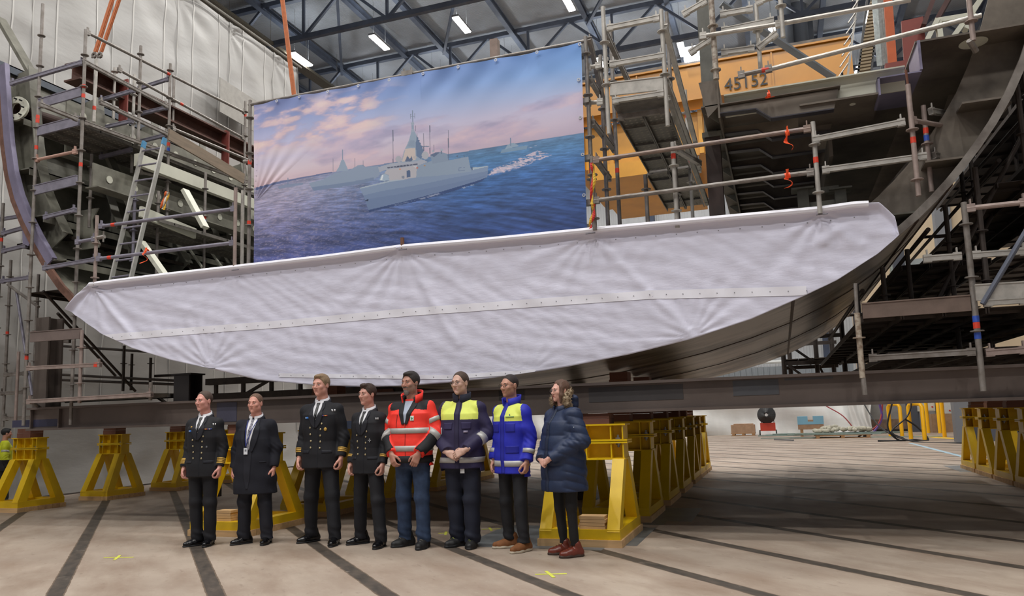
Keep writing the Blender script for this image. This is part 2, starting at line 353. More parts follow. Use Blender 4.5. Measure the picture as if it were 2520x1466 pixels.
# ================================================================ ship hull section standing on girder and pedestals
YH = 8.3; YE = 17.0; XC = -4.3
HR = [(.0, 1.76), (.55, 1.77), (1.07, 1.80), (1.58, 1.84), (2.06, 1.89), (2.76, 1.99), (3.42, 2.11), (4.06, 2.29), (4.59, 2.49), (4.91, 2.62), (5.31, 2.86), (5.51, 3.0), (5.72, 3.19), (5.89, 3.35), (6.06, 3.51), (6.13, 3.62), (6.29, 3.8), (6.43, 3.99), (6.63, 4.27), (6.78, 4.56), (6.95, 5.0), (7.08, 5.5)]
HL = [(.0, 1.76), (.55, 1.77), (1.25, 1.82), (2.12, 1.93), (2.91, 2.11), (3.6, 2.27), (4.25, 2.47), (4.86, 2.72), (5.51, 3.12), (5.76, 3.39), (6.07, 3.78), (6.32, 4.1), (6.64, 4.59), (6.87, 4.89), (7.01, 5.24), (7.1, 5.75), (7.22, 6.4), (7.32, 7.2)]
PROF = [(XC-h, z) for h, z in HL[::-1]]+[(XC+h, z) for h, z in HR[1:]]
_px = np.array(PROF)
def smooth_prof(P, n=3):
    P = np.array(P, float)
    for _ in range(n): Q = P.copy(); Q[1:-1] = (P[:-2]+2*P[1:-1]+P[2:])/4; P = Q
    return P
_px = smooth_prof(_px)
def offset_prof(P, d):
    T = np.gradient(P, axis=0); T /= np.linalg.norm(T, axis=1)[:, None]; return P+d*np.stack([-T[:, 1], T[:, 0]], 1)
def prof_band(y0, y1, d0, d1, P=_px):
    A = offset_prof(P, d0); B = offset_prof(P, d1); V = []; F = []
    for (x, z), (x2, z2) in zip(A, B): V += [(x, y0, z), (x2, y0, z2), (x2, y1, z2), (x, y1, z)]
    for i in range(len(P)-1):
        for k in range(4): F.append((4*i+k, 4*i+(k+1) % 4, 4*i+4+(k+1) % 4, 4*i+4+k))
    F += [(0, 1, 2, 3), tuple(4*(len(P)-1)+k for k in (3, 2, 1, 0))]; return V, F
def plate_mat():
    m = mat('worn bare steel plate with black paint smears', 'b4aea6', .36, .45, col2='4a4542', scale=1.1, stretch=(.35, 1.3, 1.2), contrast=(.44, .60), bump=.08, bscale=20)
    return m
shellm = plate_mat(); primer = mat('grey green shop primer', '7b7a6f', .55, .0, col2='4e4b44', scale=2.4, contrast=(.4, .75)); primerl = mat('pale green grey primer', 'c2c2b4', .5, var=.05, scale=2)
millst = mat('dark brown mill steel', '6f665c', .6, .05, col2='4d453e', scale=1.6, contrast=(.4, .65)); edge_m = mat('rust red plate edge', '5d4e47', .6, .2, var=.25, scale=9)
lilac = mat('grey violet primed flange', '77728a', .5, .2, var=.15, scale=3); rust = mat('rust brown steel beam', '52352c', .6, .2, var=.3, scale=4); redox = mat('red oxide primer', '7a3a33', .6, var=.15, scale=3)
hull = thing('ship_hull_section', 'open ended steel ship hull section draped in white canvas, resting on the long girder', 'ship section', (XC, YH, 1.70))
b = MB(); b.add(*prof_band(YH+.05, YE, 0, .03)); b.build('shell_plating', shellm, hull, True)
b = MB(); b.add(*prof_band(YH, YH+.05, -.005, .10, np.array([q for q in _px if q[0] < XC+.4]))); b.build('shell_edge', mat('rusty plate edge', '6b4c40', .7, .1, var=.25, scale=9), hull, True); b = MB(); b.add(*prof_band(YH, YH+.05, -.005, .07, np.array([q for q in _px if q[0] > XC-.2]))); b.build('shell_edge', mat('worn grey plate edge', '8d8781', .45, .3, col2='5f5752', scale=3), hull, True); pass
# weld seams across the shell
for y in (10.6, 13.4):
    b = MB(); b.add(*prof_band(y, y+.03, -.008, .0)); b.build('weld_seam', edge_m, hull, True)
for k in (25, 29, 31):
    x, z = _px[k]; x2, z2 = offset_prof(_px, -.008)[k]; b = MB(); b.bar((x, YH+.05, z-.003), (x, YE, z-.003), .03, .016); b.build('plank_seam', edge_m, hull)
# web frames following the shell, deeper on the sides
Pl = np.array([p for p in _px if p[0] < XC-6.25]); b = MB(); b.add(*prof_band(YH+.06, YE, .031, .034)); b.build('inner_plating', primer, hull, True); Pr = np.array([p for p in _px if p[0] > XC+4.3])
for i, y in enumerate((8.62, 9.9, 11.2, 12.5, 13.8, 15.1, 16.4)):
    b = MB(); b.add(*prof_band(y, y+.02, .03, .42, Pl)); b.build('web_frame', primer, hull)
    b = MB(); b.add(*prof_band(y-.08, y+.10, .42, .435, Pl)); b.build('frame_flange', primer, hull)
    b = MB(); b.add(*prof_band(y, y+.02, .03, .46, Pr)); b.build('web_frame', millst, hull)
b = MB(); Pe = np.array([p for p in _px if p[0] < XC-5.9]); b.add(*prof_band(YH-.02, YH+.06, .22, .245, Pe)); b.add(*prof_band(YH-.004, YH+.02, .085, .22, Pe)); b.build('edge_flange', lilac, hull, True)
# longitudinal stringers on the left side
for (d, z) in ((.03, 3.9), (.03, 4.65), (.03, 5.45), (.03, 6.3)):
    x = np.interp(z, _px[:, 1][:14][::-1], _px[:, 0][:14][::-1]); b = MB(); b.box((x+.03, YH+.12, z), (x+.42, YE, z+.02)); b.box((x+.40, YH+.12, z-.1), (x+.42, YE, z+.02)); b.build('stringer', primer, hull)
# inner bottom deck and the left transverse bulkhead with its stiffeners
b = MB(); b.box((XC-5.0, YH+.4, 3.05), (XC+1.4, YE, 3.08)); b.build('inner_bottom', primer, hull)
b = MB(); b.box((XC-6.8, 12.9, 2.6), (XC+.2, 12.93, 6.35)); b.build('bulkhead', primer, hull)
for i in range(13):
    x = XC-6.4+.52*i; b = MB(); b.bar((x, 12.84, 6.3), (x+.05, 12.84, 3.1), .03, .14, (0, 1, 0)); b.build('bulkhead_stiffener', primerl, hull)
for z in (4.1, 5.2): b = MB(); b.box((XC-6.8, 12.5, z), (XC+.2, 12.9, z+.02)); b.box((XC-6.8, 12.49, z-.12), (XC+.2, 12.51, z+.02)); b.build('bulkhead_girder', primer, hull)
# long pierced girder and deck strip along the left inside
xg = -9.9
for (x, z0, z1, nm) in ((-9.75, 5.05, 5.42, 'side_girder'), (-10.35, 6.2, 6.55, 'side_girder')):
    b = MB()
    b.box((x, YH+.25, z0), (x+.025, 13.0, z1)); b.box((x-.12, YH+.25, z0-.02), (x+.14, 13.0, z0)); g = b.build(nm, primer, hull)
    for k in range(9):
        yy = YH+.55+k*.5; b = MB(); b.tube((x+.03, yy, (z0+z1)/2), (x+.036, yy, (z0+z1)/2), .06, 12); b.build('lightening_hole', primerl, g)
# slanted struts inside, some primed light
for (a, c, w) in (((262, 372, 9.6), (335, 535, 9.6), .16), ((455, 468, 9.8), (505, 560, 9.8), .14), ((348, 595, 9.0), (415, 690, 9.0), .12), ((0, 45, 9.3), (78, 180, 9.3), .2)):
    b = MB(); b.bar(PY(*a), PY(*c), .06, w, (0, 1, 0)); b.build('diagonal_strut', primerl if w < .15 else primer, hull)
for (a, c, Y) in (((340, 575), (398, 668), 11.5), ((425, 590), (482, 680), 11.5), ((450, 590), (508, 672), 11.5), ((475, 560), (545, 655), 11.9), ((505, 530), (525, 565), 11.9), ((530, 528), (545, 560), 11.9), ((552, 525), (568, 556), 11.9), ((78, 420), (150, 560), 10.2), ((112, 470), (150, 530), 10.2), ((60, 300), (75, 360), 10.2)):
    p = PY(*a, Y); q = PY(*c, Y); b = MB(); b.bar(p, q, .03, .05, (0, 1, 0)); b.build('hull_stiffener', primerl, hull)
# inner hull flange plates near the left edge: ring flange with bolt holes
c = PY(40, 268, 8.42); b = MB(); b.ring(c, (.25, -1, .1), .10, .21, .04, 28); rf = b.build('bolted_ring_flange', primerl, hull)
for k in range(8): a = 2*PI*k/8; b = MB(); b.tube(c+np.array([.165*math.cos(a), -.045, .165*math.sin(a)]), c+np.array([.165*math.cos(a), .0, .165*math.sin(a)]), .013, 8); b.build('bolt_hole', mat('dark hole', '1b1918', .9), rf)
b = MB(); b.tube(c+np.array([-.02, .02, 0]), c+np.array([.1, .7, 0]), .1, 18, cap=False); b.build('pipe_stub', mat('brown pipe inside', '3a2721', .7), rf)
# bracket with curved edges where canvas meets the left shell
for (xx, yy) in ((150, 560), (215, 560)):
    p = PY(xx, yy, 9.0); b = MB(); pl = [p+np.array(v) for v in ((-.3, 0, -.35), (.25, 0, -.35), (.28, 0, -.3), (.12, 0, -.05), (.1, 0, .12), (.22, 0, .3), (-.3, 0, .3))]; b.prism(pl, (0, .02, 0)); b.build('knee_bracket', primer, hull)
p = PY(60, 560, 8.33); b = MB(); b.prism([p+np.array(v) for v in ((-.12, 0, .28), (.12, 0, .22), (.10, 0, .0), (.16, 0, -.22), (.10, 0, -.3), (-.02, 0, -.25), (-.05, 0, .05))], (0, .02, 0)); b.build('knee_bracket', lilac, hull)
# deck edge at the upper left
a = PY(0, 150, YH+.02); c = PY(98, 188, YH+2.2); b = MB(); b.box((a[0]-.04, YH, a[2]-.13), (a[0]+.02, 13, a[2])); b.box((a[0]-.3, YH+.1, a[2]-.02), (a[0]+.02, 13, a[2])); b.build('deck_edge_plate', mat('blue grey plate', '4d535d', .5, .3, var=.1), hull)
# ---- right side: stepped deck underside with haunched transverse webs
def Z8(x, y, Y=YH): return PY(x, y, Y)[2]
ZD = Z8(1776, 257)+.012
b = MB(); b.box((-.62, YH, ZD-.012), (.80, YE, ZD)); b.box((.80, YH+.9, ZD-.012), (1.55, YE, ZD)); b.build('deck_plate', millst, hull)
b = MB(); b.box((1.52, YH-.02, 4.98), (2.72, YE, 5.0)); o = b.build('side_deck_plate', millst, hull)
for (x, y, r) in ((2395, 105, .13), (2452, 142, .10)):
    p = G(x, y, 4.975); b = MB(); b.tube(p, p+np.array([0, 0, -.006]), r, 24); b.build('round_opening', primerl, o)
zl = [Z8(1776, 279), Z8(1893, 290)-.01]
for i in range(13):
    y = YH+.03+.66*i; b = MB()
    xl = -.42; pl = [(xl, y, ZD-.03), (xl, y, zl[0]), (-.05, y, zl[0]-.01), (.10, y, zl[1]), (.72, y, zl[1]), (.78, y, ZD-.03)]
    b.prism(pl, (0, .015, 0)); w = b.build('deck_web', millst, hull)
    b = MB(); b.bar((xl, y, zl[0]), (-.05, y, zl[0]-.01), .10, .012, (0, 0, 1)); b.bar((-.05, y, zl[0]-.01), (.10, y, zl[1]), .10, .012, (0, 0, 1)); b.bar((.10, y, zl[1]), (.72, y, zl[1]), .10, .012, (0, 0, 1)); b.build('web_flange', mat('violet dark flange', '38353d', .5, .2), w)
b = MB(); b.box((-.44, YH-.01, zl[0]-.05), (-.42, YE, 4.95)); b.build('side_plate', millst, hull)
for i in range(12):
    y = YH+.2+.7*i; b = MB(); b.prism([(-.45, y, zl[0]-.03), (-.62, y, zl[0]+.12), (-.62, y, zl[0]+.16), (-.45, y, 4.9)], (0, .012, 0)); b.build('side_bracket', primer, hull)
b = MB(); b.prism([PY(1719, 204, YH), PY(1768, 195, YH), PY(1774, 255, YH), PY(1742, 290, YH)], (0, .02, 0)); b.build('front_corner_plate', millst, hull)
b = MB(); b.box((.70, YH+.8, zl[1]-.25), (.74, YE, zl[1])); b.build('longitudinal_girder', millst, hull)
# primed beam on the front edge of the deck, flange on top
YB_ = YH+.12; p0 = PY(1782, 240, YB_); p1 = PY(2224, 166, YB_); zb_ = (p0[2]+p1[2])/2-.115
b = MB(); b.box((p0[0], YB_, zb_-.12), (p1[0], YB_+.02, zb_+.10)); b.box((p0[0], YB_-.07, zb_+.10), (p1[0], YB_+.09, zb_+.115)); b.build('deck_edge_beam', primerl, hull)
pe = PY(2262, 176, YH); b = MB(); b.box((1.535, YH-.05, pe[2]), (1.56, YH+.5, 4.99)); b.build('step_plate', lilac, hull)
pe2 = PY(2158, 195, YH); pe3 = PY(2165, 237, YH); b = MB(); b.box((pe2[0], YH-.04, pe3[2]), (pe2[0]+.02, YH+.4, pe2[2])); b.box((pe2[0], YH-.04, pe2[2]-.01), (1.55, YH+.9, pe2[2]+.004)); b.build('step_plate', lilac, hull)
p = PY(1967, 262, YH+.1); q = PY(2165, 237, YH+.1); b = MB(); b.box((p[0], YH, q[2]-.01), (q[0], YH+.8, q[2]+.01)); b.build('lower_shelf_plate', millst, hull)
p = G(2098, 256, q[2]-.012); b = MB(); b.tube(p, p+np.array([0, 0, -.006]), .03, 16); b.build('round_opening', primerl, hull)
# right shell: longitudinal frame, dark pocket plates
for (a, c, Y, w, m_) in (((2445, 150), (2150, 505), 9.3, .22, millst), ((2300, 470), (2160, 540), 9.0, .2, primer), ((2480, 260), (2260, 500), 9.0, .25, millst)):
    b = MB(); b.bar(PY(*a, Y), PY(*c, Y), .03, w, (0, 1, 0)); b.build('side_frame', m_, hull)
for z in (3.25, 3.75, 4.3):
    x = np.interp(z, _px[22:, 1], _px[22:, 0]); b = MB(); b.box((x-.42, YH+.05, z), (x-.03, YE, z+.02)); b.build('stringer', millst if z != 3.25 else primer, hull)
# small trestle of primed profiles and a work lamp
for (xa, xb) in ((1958, 1990), (2050, 2078)):
    p = PY(xa+10, 470, 9.2); b = MB(); b.ibeam((p[0]+.03, 9.2, 3.1), (p[0]+.03, 9.2, p[2]), .10, .12, .012, (0, 1, 0)); b.box((p[0]-.09, 9.1, p[2]), (p[0]+.15, 9.32, p[2]+.02)); b.build('support_post', primer, hull)
for yy in (476, 510):
    p = PY(1968, yy, 9.2); q = PY(2064, yy-12, 9.2); b = MB(); b.bar(p, q, .06, .07); b.build('support_crossbar', primer, hull)
t = thing('work_lamp', 'small glowing work lamp under the pale primed deck beam', 'work lamp', PY(2078, 250, YH+.35))
p = PY(2078, 244, YH+.35); b = MB(); b.ball(p, .036, 12, 8); b.build('bulb', mat('work lamp bulb', 'ffffff', .3, emit=60, emitc='fff2dc'), t, True)
b = MB(); b.tube(p+np.array([0, 0, .03]), p+np.array([0, 0, .3]), .012, 6); b.build('lamp_cable', mat('black rubber', '1a1a1b', .6), t)
# rust brown post beside the stair tower, reaching over the deck
t = thing('steel_post', 'tall dark brown steel post standing between the stair tower and the stepped deck', 'post', PY(1768, 530, 8.9))
p = PY(1766, 530, 8.9); b = MB(); b.bar((p[0], 8.9, 3.1), (p[0], 8.9, 4.55), .17, .17, (0, 1, 0)); b.build('lower_shaft', mat('dark brown post', '33241f', .6, var=.3, scale=5), t)
p2 = PY(1735, 100, 9.1); b = MB(); b.bar((p2[0], 9.12, 4.5), (p2[0], 9.12, 6.6), .14, .16, (0, 1, 0)); b.build('upper_shaft', mat('grey post steel', '55544f', .5, .3, var=.2, scale=4), t)
b = MB(); b.box((p[0]-.11, 8.8, 4.50), (p[0]+.11, 9.1, 4.56)); b.build('splice_plate', primer, t)
# rust brown beams running into the hall on the upper left, with red oxide stiffener plates
for (x, y, h, lab) in ((150, 178, .42, 'rust brown steel beam running inwards over the left hull side under the tarpaulin tent'),):
    p = PY(137, 193, 8.75)+np.array([-.07, 0, 0]); h = PY(177, 153, 8.9)[2]-p[2]; t = thing('support_beam', lab, 'steel beam', (p[0], 8.9, p[2]))
    b = MB(); b.ibeam((p[0]+.25, 8.9, p[2]+h/2), (p[0]+.25, 18.5, p[2]+h/2), h, .36, .03); b.build('beam', rust, t)
    for yy in (9.8, 12.4, 15.0):
        b = MB(); b.box((p[0]+.30, yy, p[2]-.45), (p[0]+.48, yy+.03, p[2]+h+.05)); s_ = b.build('stiffener_plate', redox, t)
        b = MB(); b.prism([(p[0]+.2, yy, p[2]-.45), (p[0]+.5, yy, p[2]-.45), (p[0]+.62, yy, p[2]-1.0), (p[0]+.3, yy, p[2]-1.0)], (0, .03, 0)); b.build('white_bracket', primerl, t)
    b = MB(); b.ibeam((p[0]+.15, 8.9, p[2]-1.15), (p[0]+.15, 18.5, p[2]-1.15), .24, .2, .02); b.build('lower_beam', primer, t)
b = MB(); b.box((-9.6, 9.2, 5.55), (-9.5, 17, 5.75)); b.build('fender_rail', primerl, hull)
# ================================================================ long girder
girm = mat('brown grey girder steel', '6a5f5a', .5, .25, col2='544a46', scale=.9, contrast=(.3, .7), bump=.05)
t = thing('long_girder', 'long brown grey steel girder carried on yellow pedestals under the hull section', 'girder', (-4, 8.45, 1.36))
b = MB(); b.box((-10.5, 8.31, 1.362), (4.6, 8.345, 1.69)); b.box((-10.5, 8.24, 1.665), (4.6, 8.66, 1.695)); b.box((-10.5, 8.24, 1.36), (4.6, 8.66, 1.39)); [b.box((x_, 8.26, 1.39), (x_+.02, 8.31, 1.665)) for x_ in (-10.45, -9.9)]; b.build('beam', girm, t)
for k, (xa, ya, xb, yb, col) in enumerate(((1450, 944, 1680, 990, '423f40'), (1805, 932, 1915, 974, '4c4d52'), (1930, 926, 2050, 936, '4c4d52'), (533, 984, 583, 1040, '4a4a5c'), (30, 1030, 150, 1052, '3c3d55'), (1228, 956, 1290, 985, '3d3838'))):
    p = PY(xa, yb, 8.308); q = PY(xb, ya, 8.308); b = MB(); b.box((p[0], 8.306, max(1.40, p[2])), (q[0], 8.31, min(1.655, q[2]))); b.build('paint_patch', mat('patch_'+col, col, .5, .2, var=.1, scale=3), t)
t = thing('long_girder', 'dark rear steel girder lying parallel behind the long front girder', 'girder', (-4, 17.6, 1.36))
b = MB(); b.ibeam((-14, 17.6, 1.53), (5, 17.6, 1.53), .34, .3, .03); b.build('beam', girm, t)
# ================================================================ yellow pedestals
yel = mat('yellow trestle paint', 'e6c010', .42, col2='d0a80c', scale=1.6, contrast=(.4, .7)); wood = mat('raw pine board', 'c9a578', .7, var=.14, scale=4, stretch=(.3, 4, 4)); wooddk = mat('brown hardwood block', '70483a', .75, var=.12, scale=3, stretch=(.4, 3, 3)); bolt_m = mat('zinc bolt', '8d9095', .4, .7)
def pedestal(x, y, label, w=.9, d=1.22, bw=.83, bd=.26):
    """x,y: front right corner of the timber pad"""
    xc = x-w/2; yc = y+d/2; hw = w/2; t = thing('support_pedestal', label, 'pedestal', (xc, yc, 0), 'yellow steel pedestals under the ship section')
    b = MB(); n = 7; pw = d/n
    for i in range(n): b.box((xc-hw, y+.003+i*pw, 0), (xc+hw, y-.003+(i+1)*pw, .075))
    b.build('timber_pad', wood, t)
    b = MB(); z0, z1 = .075, .175; e = hw-.02; y0, y1 = y+.02, y+d-.02
    b.box((xc-e, y0, z0), (xc+e, y0+.14, z1)); b.box((xc-e, y1-.14, z0), (xc+e, y1, z1)); b.box((xc-e, y0+.14, z0), (xc-e+.14, y1-.14, z1)); b.box((xc+e-.14, y0+.14, z0), (xc+e, y1-.14, z1)); b.build('base_frame', yel, t)
    hb = bw/2
    for sx in (-1, 1):
        for sy in (-1, 1):
            b = MB(); p = np.array((xc+sx*(hw-.09), yc+sy*(d/2-.10), z1-.02)); q = np.array((xc+sx*(hb-.055), yc+sy*(bd/2-.03), .865)); ww = .065; V = []
            for (pt, hh) in ((p, .085), (q, .07)):
                for dx, dy in ((-ww, -hh), (ww, -hh), (ww, hh), (-ww, hh)): V.append(pt+np.array((dx, dy, 0)))
            b.add(V, [(0, 3, 2, 1), (4, 5, 6, 7), (0, 1, 5, 4), (1, 2, 6, 5), (2, 3, 7, 6), (3, 0, 4, 7)]); b.build('leg', yel, t)
    b = MB(); q = bd/2
    for zz in (.862, 1.038, 1.062, 1.232): f = .015 if zz < .9 else (.045 if zz < 1.2 else .03); b.box((xc-hb-f, yc-q-.012, zz-.009), (xc+hb+f, yc+q+.012, zz+.009))
    for sx in (-1, -.68, 0, .68, 1):
        xx = xc+sx*(hb-.005); b.box((xx-.007, yc-q, .87), (xx+.007, yc+q, 1.03)); b.box((xx-.007, yc-q, 1.07), (xx+.007, yc+q, 1.225))
    b.box((xc-hb, yc-.01, .87), (xc+hb, yc+.01, 1.225)); b.build('head_box', yel, t)
    for sx in (-.85, .85):
        xx = xc+sx*hb; b = MB(); b.tube((xx, yc-q+.04, .985), (xx, yc-q+.04, 1.12), .012, 8); b.tube((xx, yc-q+.04, 1.071), (xx, yc-q+.04, 1.09), .03, 6); b.tube((xx, yc-q+.04, 1.01), (xx, yc-q+.04, 1.029), .03, 6); b.build('clamp_bolt', bolt_m, t)
    return t, xc, yc
def topblock(xc, yc, lab, w=.3, z1=1.36):
    t = thing('timber_block', lab, 'wood block', (xc, yc, 1.241), 'brown wooden blocks on the pedestal heads'); b = MB(); n = max(2, int((z1-1.241)/.09)); h = (z1-1.241)/n
    for i in range(n): b.box((xc-w/2+.01*i, yc-.13, 1.241+i*h), (xc+w/2, yc+.12, 1.241+(i+1)*h-.002)); 
    b.build('board_stack', wooddk, t); return t
names = []
ords = ['first', 'second', 'third', 'fourth', 'fifth', 'sixth', 'seventh']
for k, y in enumerate((7.79, 9.6, 11.35, 13.05, 14.7, 15.9, 17.0)):
    t, xc, yc = pedestal(-1.62, y, 'bright yellow steel pedestal right beside the woman in the dark blue coat' if k == 0 else 'yellow pedestal in the row behind the woman in blue, %s from the front' % ords[k])
    topblock(xc+.12 if k == 0 else xc, yc, 'brown wooden block on the %s pedestal of the row behind the woman' % ords[k], z1=1.36 if k in (0, 6) else 1.9)
for k, y in enumerate((9.49, 11.3, 13.05, 14.9)):
    t, xc, yc = pedestal(-12.2, y, 'yellow steel pedestal in front of the tarpaulin tent, %s from the left edge' % ords[k], .72, .93, .56, .2)
    topblock(xc, yc, 'brown wooden block on the %s pedestal from the left, by the tent' % ords[k], .32, 1.40)
for k, y in enumerate((7.8, 9.62, 11.4, 13.2, 15.0)):
    t, xc, yc = pedestal(-6.2, y, 'yellow steel pedestal behind the man in the long dark overcoat' if k == 0 else 'yellow steel pedestal in the row behind the officers, %s from the front' % ords[k])
    topblock(xc, yc, 'brown wooden block on the %s pedestal of the row behind the officers' % ords[k], .5, 1.36 if k == 0 else 1.9)
for k, y in enumerate((17.0, 15.7, 14.4, 13.1, 11.8)):
    t, xc, yc = pedestal(4.3, y, 'yellow pedestal in the row at the right edge, %s from the far end' % ords[k])
    topblock(xc, yc, 'dark wooden block on the %s pedestal from the far end at the right edge' % ords[k], .6, 1.36 if k == 0 else 1.9)
# loose planks on the pedestal bases
def planks(x, y, z, n, w, d, lab):
    t = thing('plank_stack', lab, 'planks', (x, y, z)); 
    for i in range(n): b = MB(); dx = random.uniform(-.01, .01); b.box((x-w/2+dx, y-d/2, z+i*.033), (x+w/2+dx, y+d/2, z+i*.033+.03)); b.build('plank', wood, t)
planks(-1.93, 7.92, .176, 4, .27, .17, 'short pile of cut planks on the base of the front yellow pedestal by the woman')
planks(-6.62, 7.95, .176, 4, .22, .14, 'short pile of cut planks on the pedestal base behind the overcoat man')
# steel plates under the pads
plm = mat('grey floor plate', '7f8488', .45, .4, var=.15, scale=3)
for (x0, y0, x1, y1, lab) in ((-3.35, 7.65, -1.5, 9.2, 'grey steel plate under the front pedestal by the woman'), (-1.75, 9.45, -1.15, 11.1, 'grey steel plate under the second pedestal of the row behind the woman'), (3.2, 17.2, 4.6, 18.9, 'thin grey steel plate under the far pedestal of the right hand row')):
    b = MB(); b.prism([(x0, y0, .001), (x1-.3, y0-.02, .001), (x1-.3, y0+.3, .001), (x1, y0+.3, .001), (x1, y1, .001), (x0, y1, .001)], (0, 0, .0005)); single(b, 'floor_plate', plm, lab, 'steel plate')
for (x, y, s, lab) in ((290, 1372, .16, 'yellow paint cross on the floor at the lower left'), (1355, 1413, .13, 'yellow paint cross on the floor in front of the woman'), (1098, 1312, .09, 'yellow paint mark on the floor behind the man in the dark violet jacket'), (1208, 1302, .11, 'yellow paint mark on the floor left of the man in the blue jacket')):
    p = G(x, y); b = MB(); b.bar(p+np.array([-s, -.03, .002]), p+np.array([s, .05, .002]), .035, .001); b.bar(p+np.array([-s*.6, .12, .0025]), p+np.array([s*.5, -.12, .0025]), .03, .001); single(b, 'paint_mark', mat('yellow spray paint', 'c9cc4e', .8, var=.1, scale=20), lab, 'paint mark')
# ================================================================ white canvas over the hull end
canvm = mat('white woven tarpaulin', 'd9d9ec', .5, var=.015, scale=2, bump=.28, bscale=7, stretch=(.7, 1, 2.2))
hemm = mat('white welded hem strip', 'ebebf6', .45)
YC = 8.2
TOPP = [(170, 762), (200, 725), (230, 700), (400, 679), (578, 659), (800, 634), (990, 609), (1200, 592), (1452, 568), (1700, 545), (1990, 519), (2022, 516), (2100, 505), (2162, 502), (2185, 522), (2207, 545), (2211, 581)]
BOTP = [(170, 762), (250, 820), (330, 857), (420, 885), (520, 907), (640, 935), (780, 948), (900, 952), (1000, 950), (1100, 942), (1200, 932), (1300, 918), (1400, 902), (1550, 872), (1700, 835), (1850, 785), (1980, 728), (2060, 690), (2160, 625), (2211, 581)]
tp = np.array([PY(x, y, YC) for x, y in TOPP])[:, (0, 2)]; bp_ = np.array([PY(x, y, YC) for x, y in BOTP])[:, (0, 2)]
XA, XB = tp[0, 0], tp[-1, 0]
def cz(x, z_lo=False): return float(np.interp(x, (bp_ if z_lo else tp)[:, 0], (bp_ if z_lo else tp)[:, 1]))
ANCH = [(990, 612, 1.0, 18, 1.3), (233, 705, 1.0, 15, 1.6), (520, 905, .8, 22, .7), (1707, 828, .7, 18, .8), (2022, 522, .9, 14, .9), (1452, 575, .7, 16, .8), (578, 662, .4, 14, .7), (1300, 918, .35, 20, .6)]
AN = [(PY(x, y, YC)[0], PY(x, y, YC)[2], a, n, r) for x, y, a, n, r in ANCH]
def canvas_y(x, z):
    d = 0.0
    for i, (ax, az, a, n, r0) in enumerate(AN):
        dx, dz = x-ax, z-az; r = math.hypot(dx, dz); th = math.atan2(dz, dx)
        d += a*.013*math.sin(n*th+i*1.7+1.3*math.sin(2.3*th+i)+1.5*r)*math.exp(-(r/r0)**1.3)*min(1, r/.12)
    # long tension folds
    d += .003*math.sin(5.5*(z*2.2+.35*x)+1.2*math.sin(x*1.1))*(.4+.6*math.sin(x*.7+1)**2)
    d += .0018*math.sin(17*(z*1.1-.22*x)+2*math.sin(x*1.7+z))
    d += .0025*math.sin(67*(z*.5+x*.45)+4*math.sin(z*6+x))*(.5+.5*math.sin(2.3*x+3*z)) + .0035*math.sin(41*(z*.8+.3*x)+3*math.sin(x*2.1-z*2)) + .003*math.sin(33*x+4*math.sin(z*5))*(.5+.5*math.sin(x*3.1))
    # the strong diagonal folds right of centre
    for (x0, y0, x1, y1, a, w) in FOLDS:
        ux, uz = x1-x0, y1-y0; L2 = ux*ux+uz*uz; s = max(0, min(1, ((x-x0)*ux+(z-y0)*uz)/L2)); dd = math.hypot(x-x0-s*ux, z-y0-s*uz)
        d += a*math.exp(-(dd/w)**2)
    return YC-.02-d*.62-.055*math.exp(-((cz(x)-z)/.05)**2)
FOLDS = []
for (x0, y0, x1, y1, a, w) in ((990, 615, 1130, 850, .02, .05), (990, 615, 880, 700, .018, .05), (990, 615, 960, 830, .015, .06), (233, 706, 330, 830, .03, .05), (233, 706, 470, 760, .015, .05), (1452, 575, 1600, 720, .02, .05), (1600, 720, 1707, 830, .028, .04), (2022, 525, 2028, 600, .028, .03), (2028, 560, 2120, 600, .02, .05), (1990, 610, 2080, 560, .02, .05), (1320, 640, 1700, 820, .012, .06), (1452, 575, 1300, 640, .015, .06), (520, 905, 560, 800, .015, .04), (520, 905, 470, 820, .012, .04), (990, 615, 700, 655, .015, .05), (990, 615, 1300, 610, .012, .05)):
    p = PY(x0, y0, YC); q = PY(x1, y1, YC); FOLDS.append((p[0], p[2], q[0], q[2], a, w))
nu, nv = 420, 84
def cv(u, v):
    x = XA+(XB-XA)*(u+.02*math.sin(2*PI*u)*0); z = cz(x, True)+(cz(x)-cz(x, True))*v; return (x, canvas_y(x, z)+.03*(1-v)*0, z)
canvas = cloth_grid(cv, nu, nv, 'canvas_cover', canvm)
tag(recenter(canvas), 'large white canvas sheet stretched over the lower end of the hull section', 'canvas')
sm = canvas.modifiers.new('thickness', 'SOLIDIFY'); sm.thickness = .004
# rolled top hem over the guard tube, welded hem bands with eyelets
def strip_on(pts, w, name, off=.009, m=hemm):
    V = []; F = []; n = len(pts)
    for i, (x, z) in enumerate(pts):
        for s in (-1, 0, 1): zz = z+s*w/2; zz = min(cz(x)-.005, max(cz(x, True)+.004, zz)); V.append((x, canvas_y(x, zz)-off, zz))
    for i in range(n-1):
        for s in range(2): F.append((3*i+s, 3*i+3+s, 3*i+4+s, 3*i+1+s))
    b = MB(); b.add(V, F); return b.build(name, m, canvas, True)
def polyxz(pix, n=160):
    P = np.array([PY(x, y, YC) for x, y in pix]); xs = np.linspace(P[0, 0], P[-1, 0], n); return [(x, float(np.interp(x, P[:, 0], P[:, 2]))) for x in xs]
BANDS = [([(258, 832), (500, 812), (700, 797), (1000, 769), (1300, 747), (1600, 726), (1985, 716)], .095), ([(690, 923), (900, 926), (1100, 928), (1320, 914)], .05)]
for pix, w in BANDS: strip_on(polyxz(pix), w, 'hem_band')
b = MB()
n = 200
pts = [(x, cz(x)-.012) for x in np.linspace(tp[2, 0]+.02, tp[-4, 0]-.1, n)]
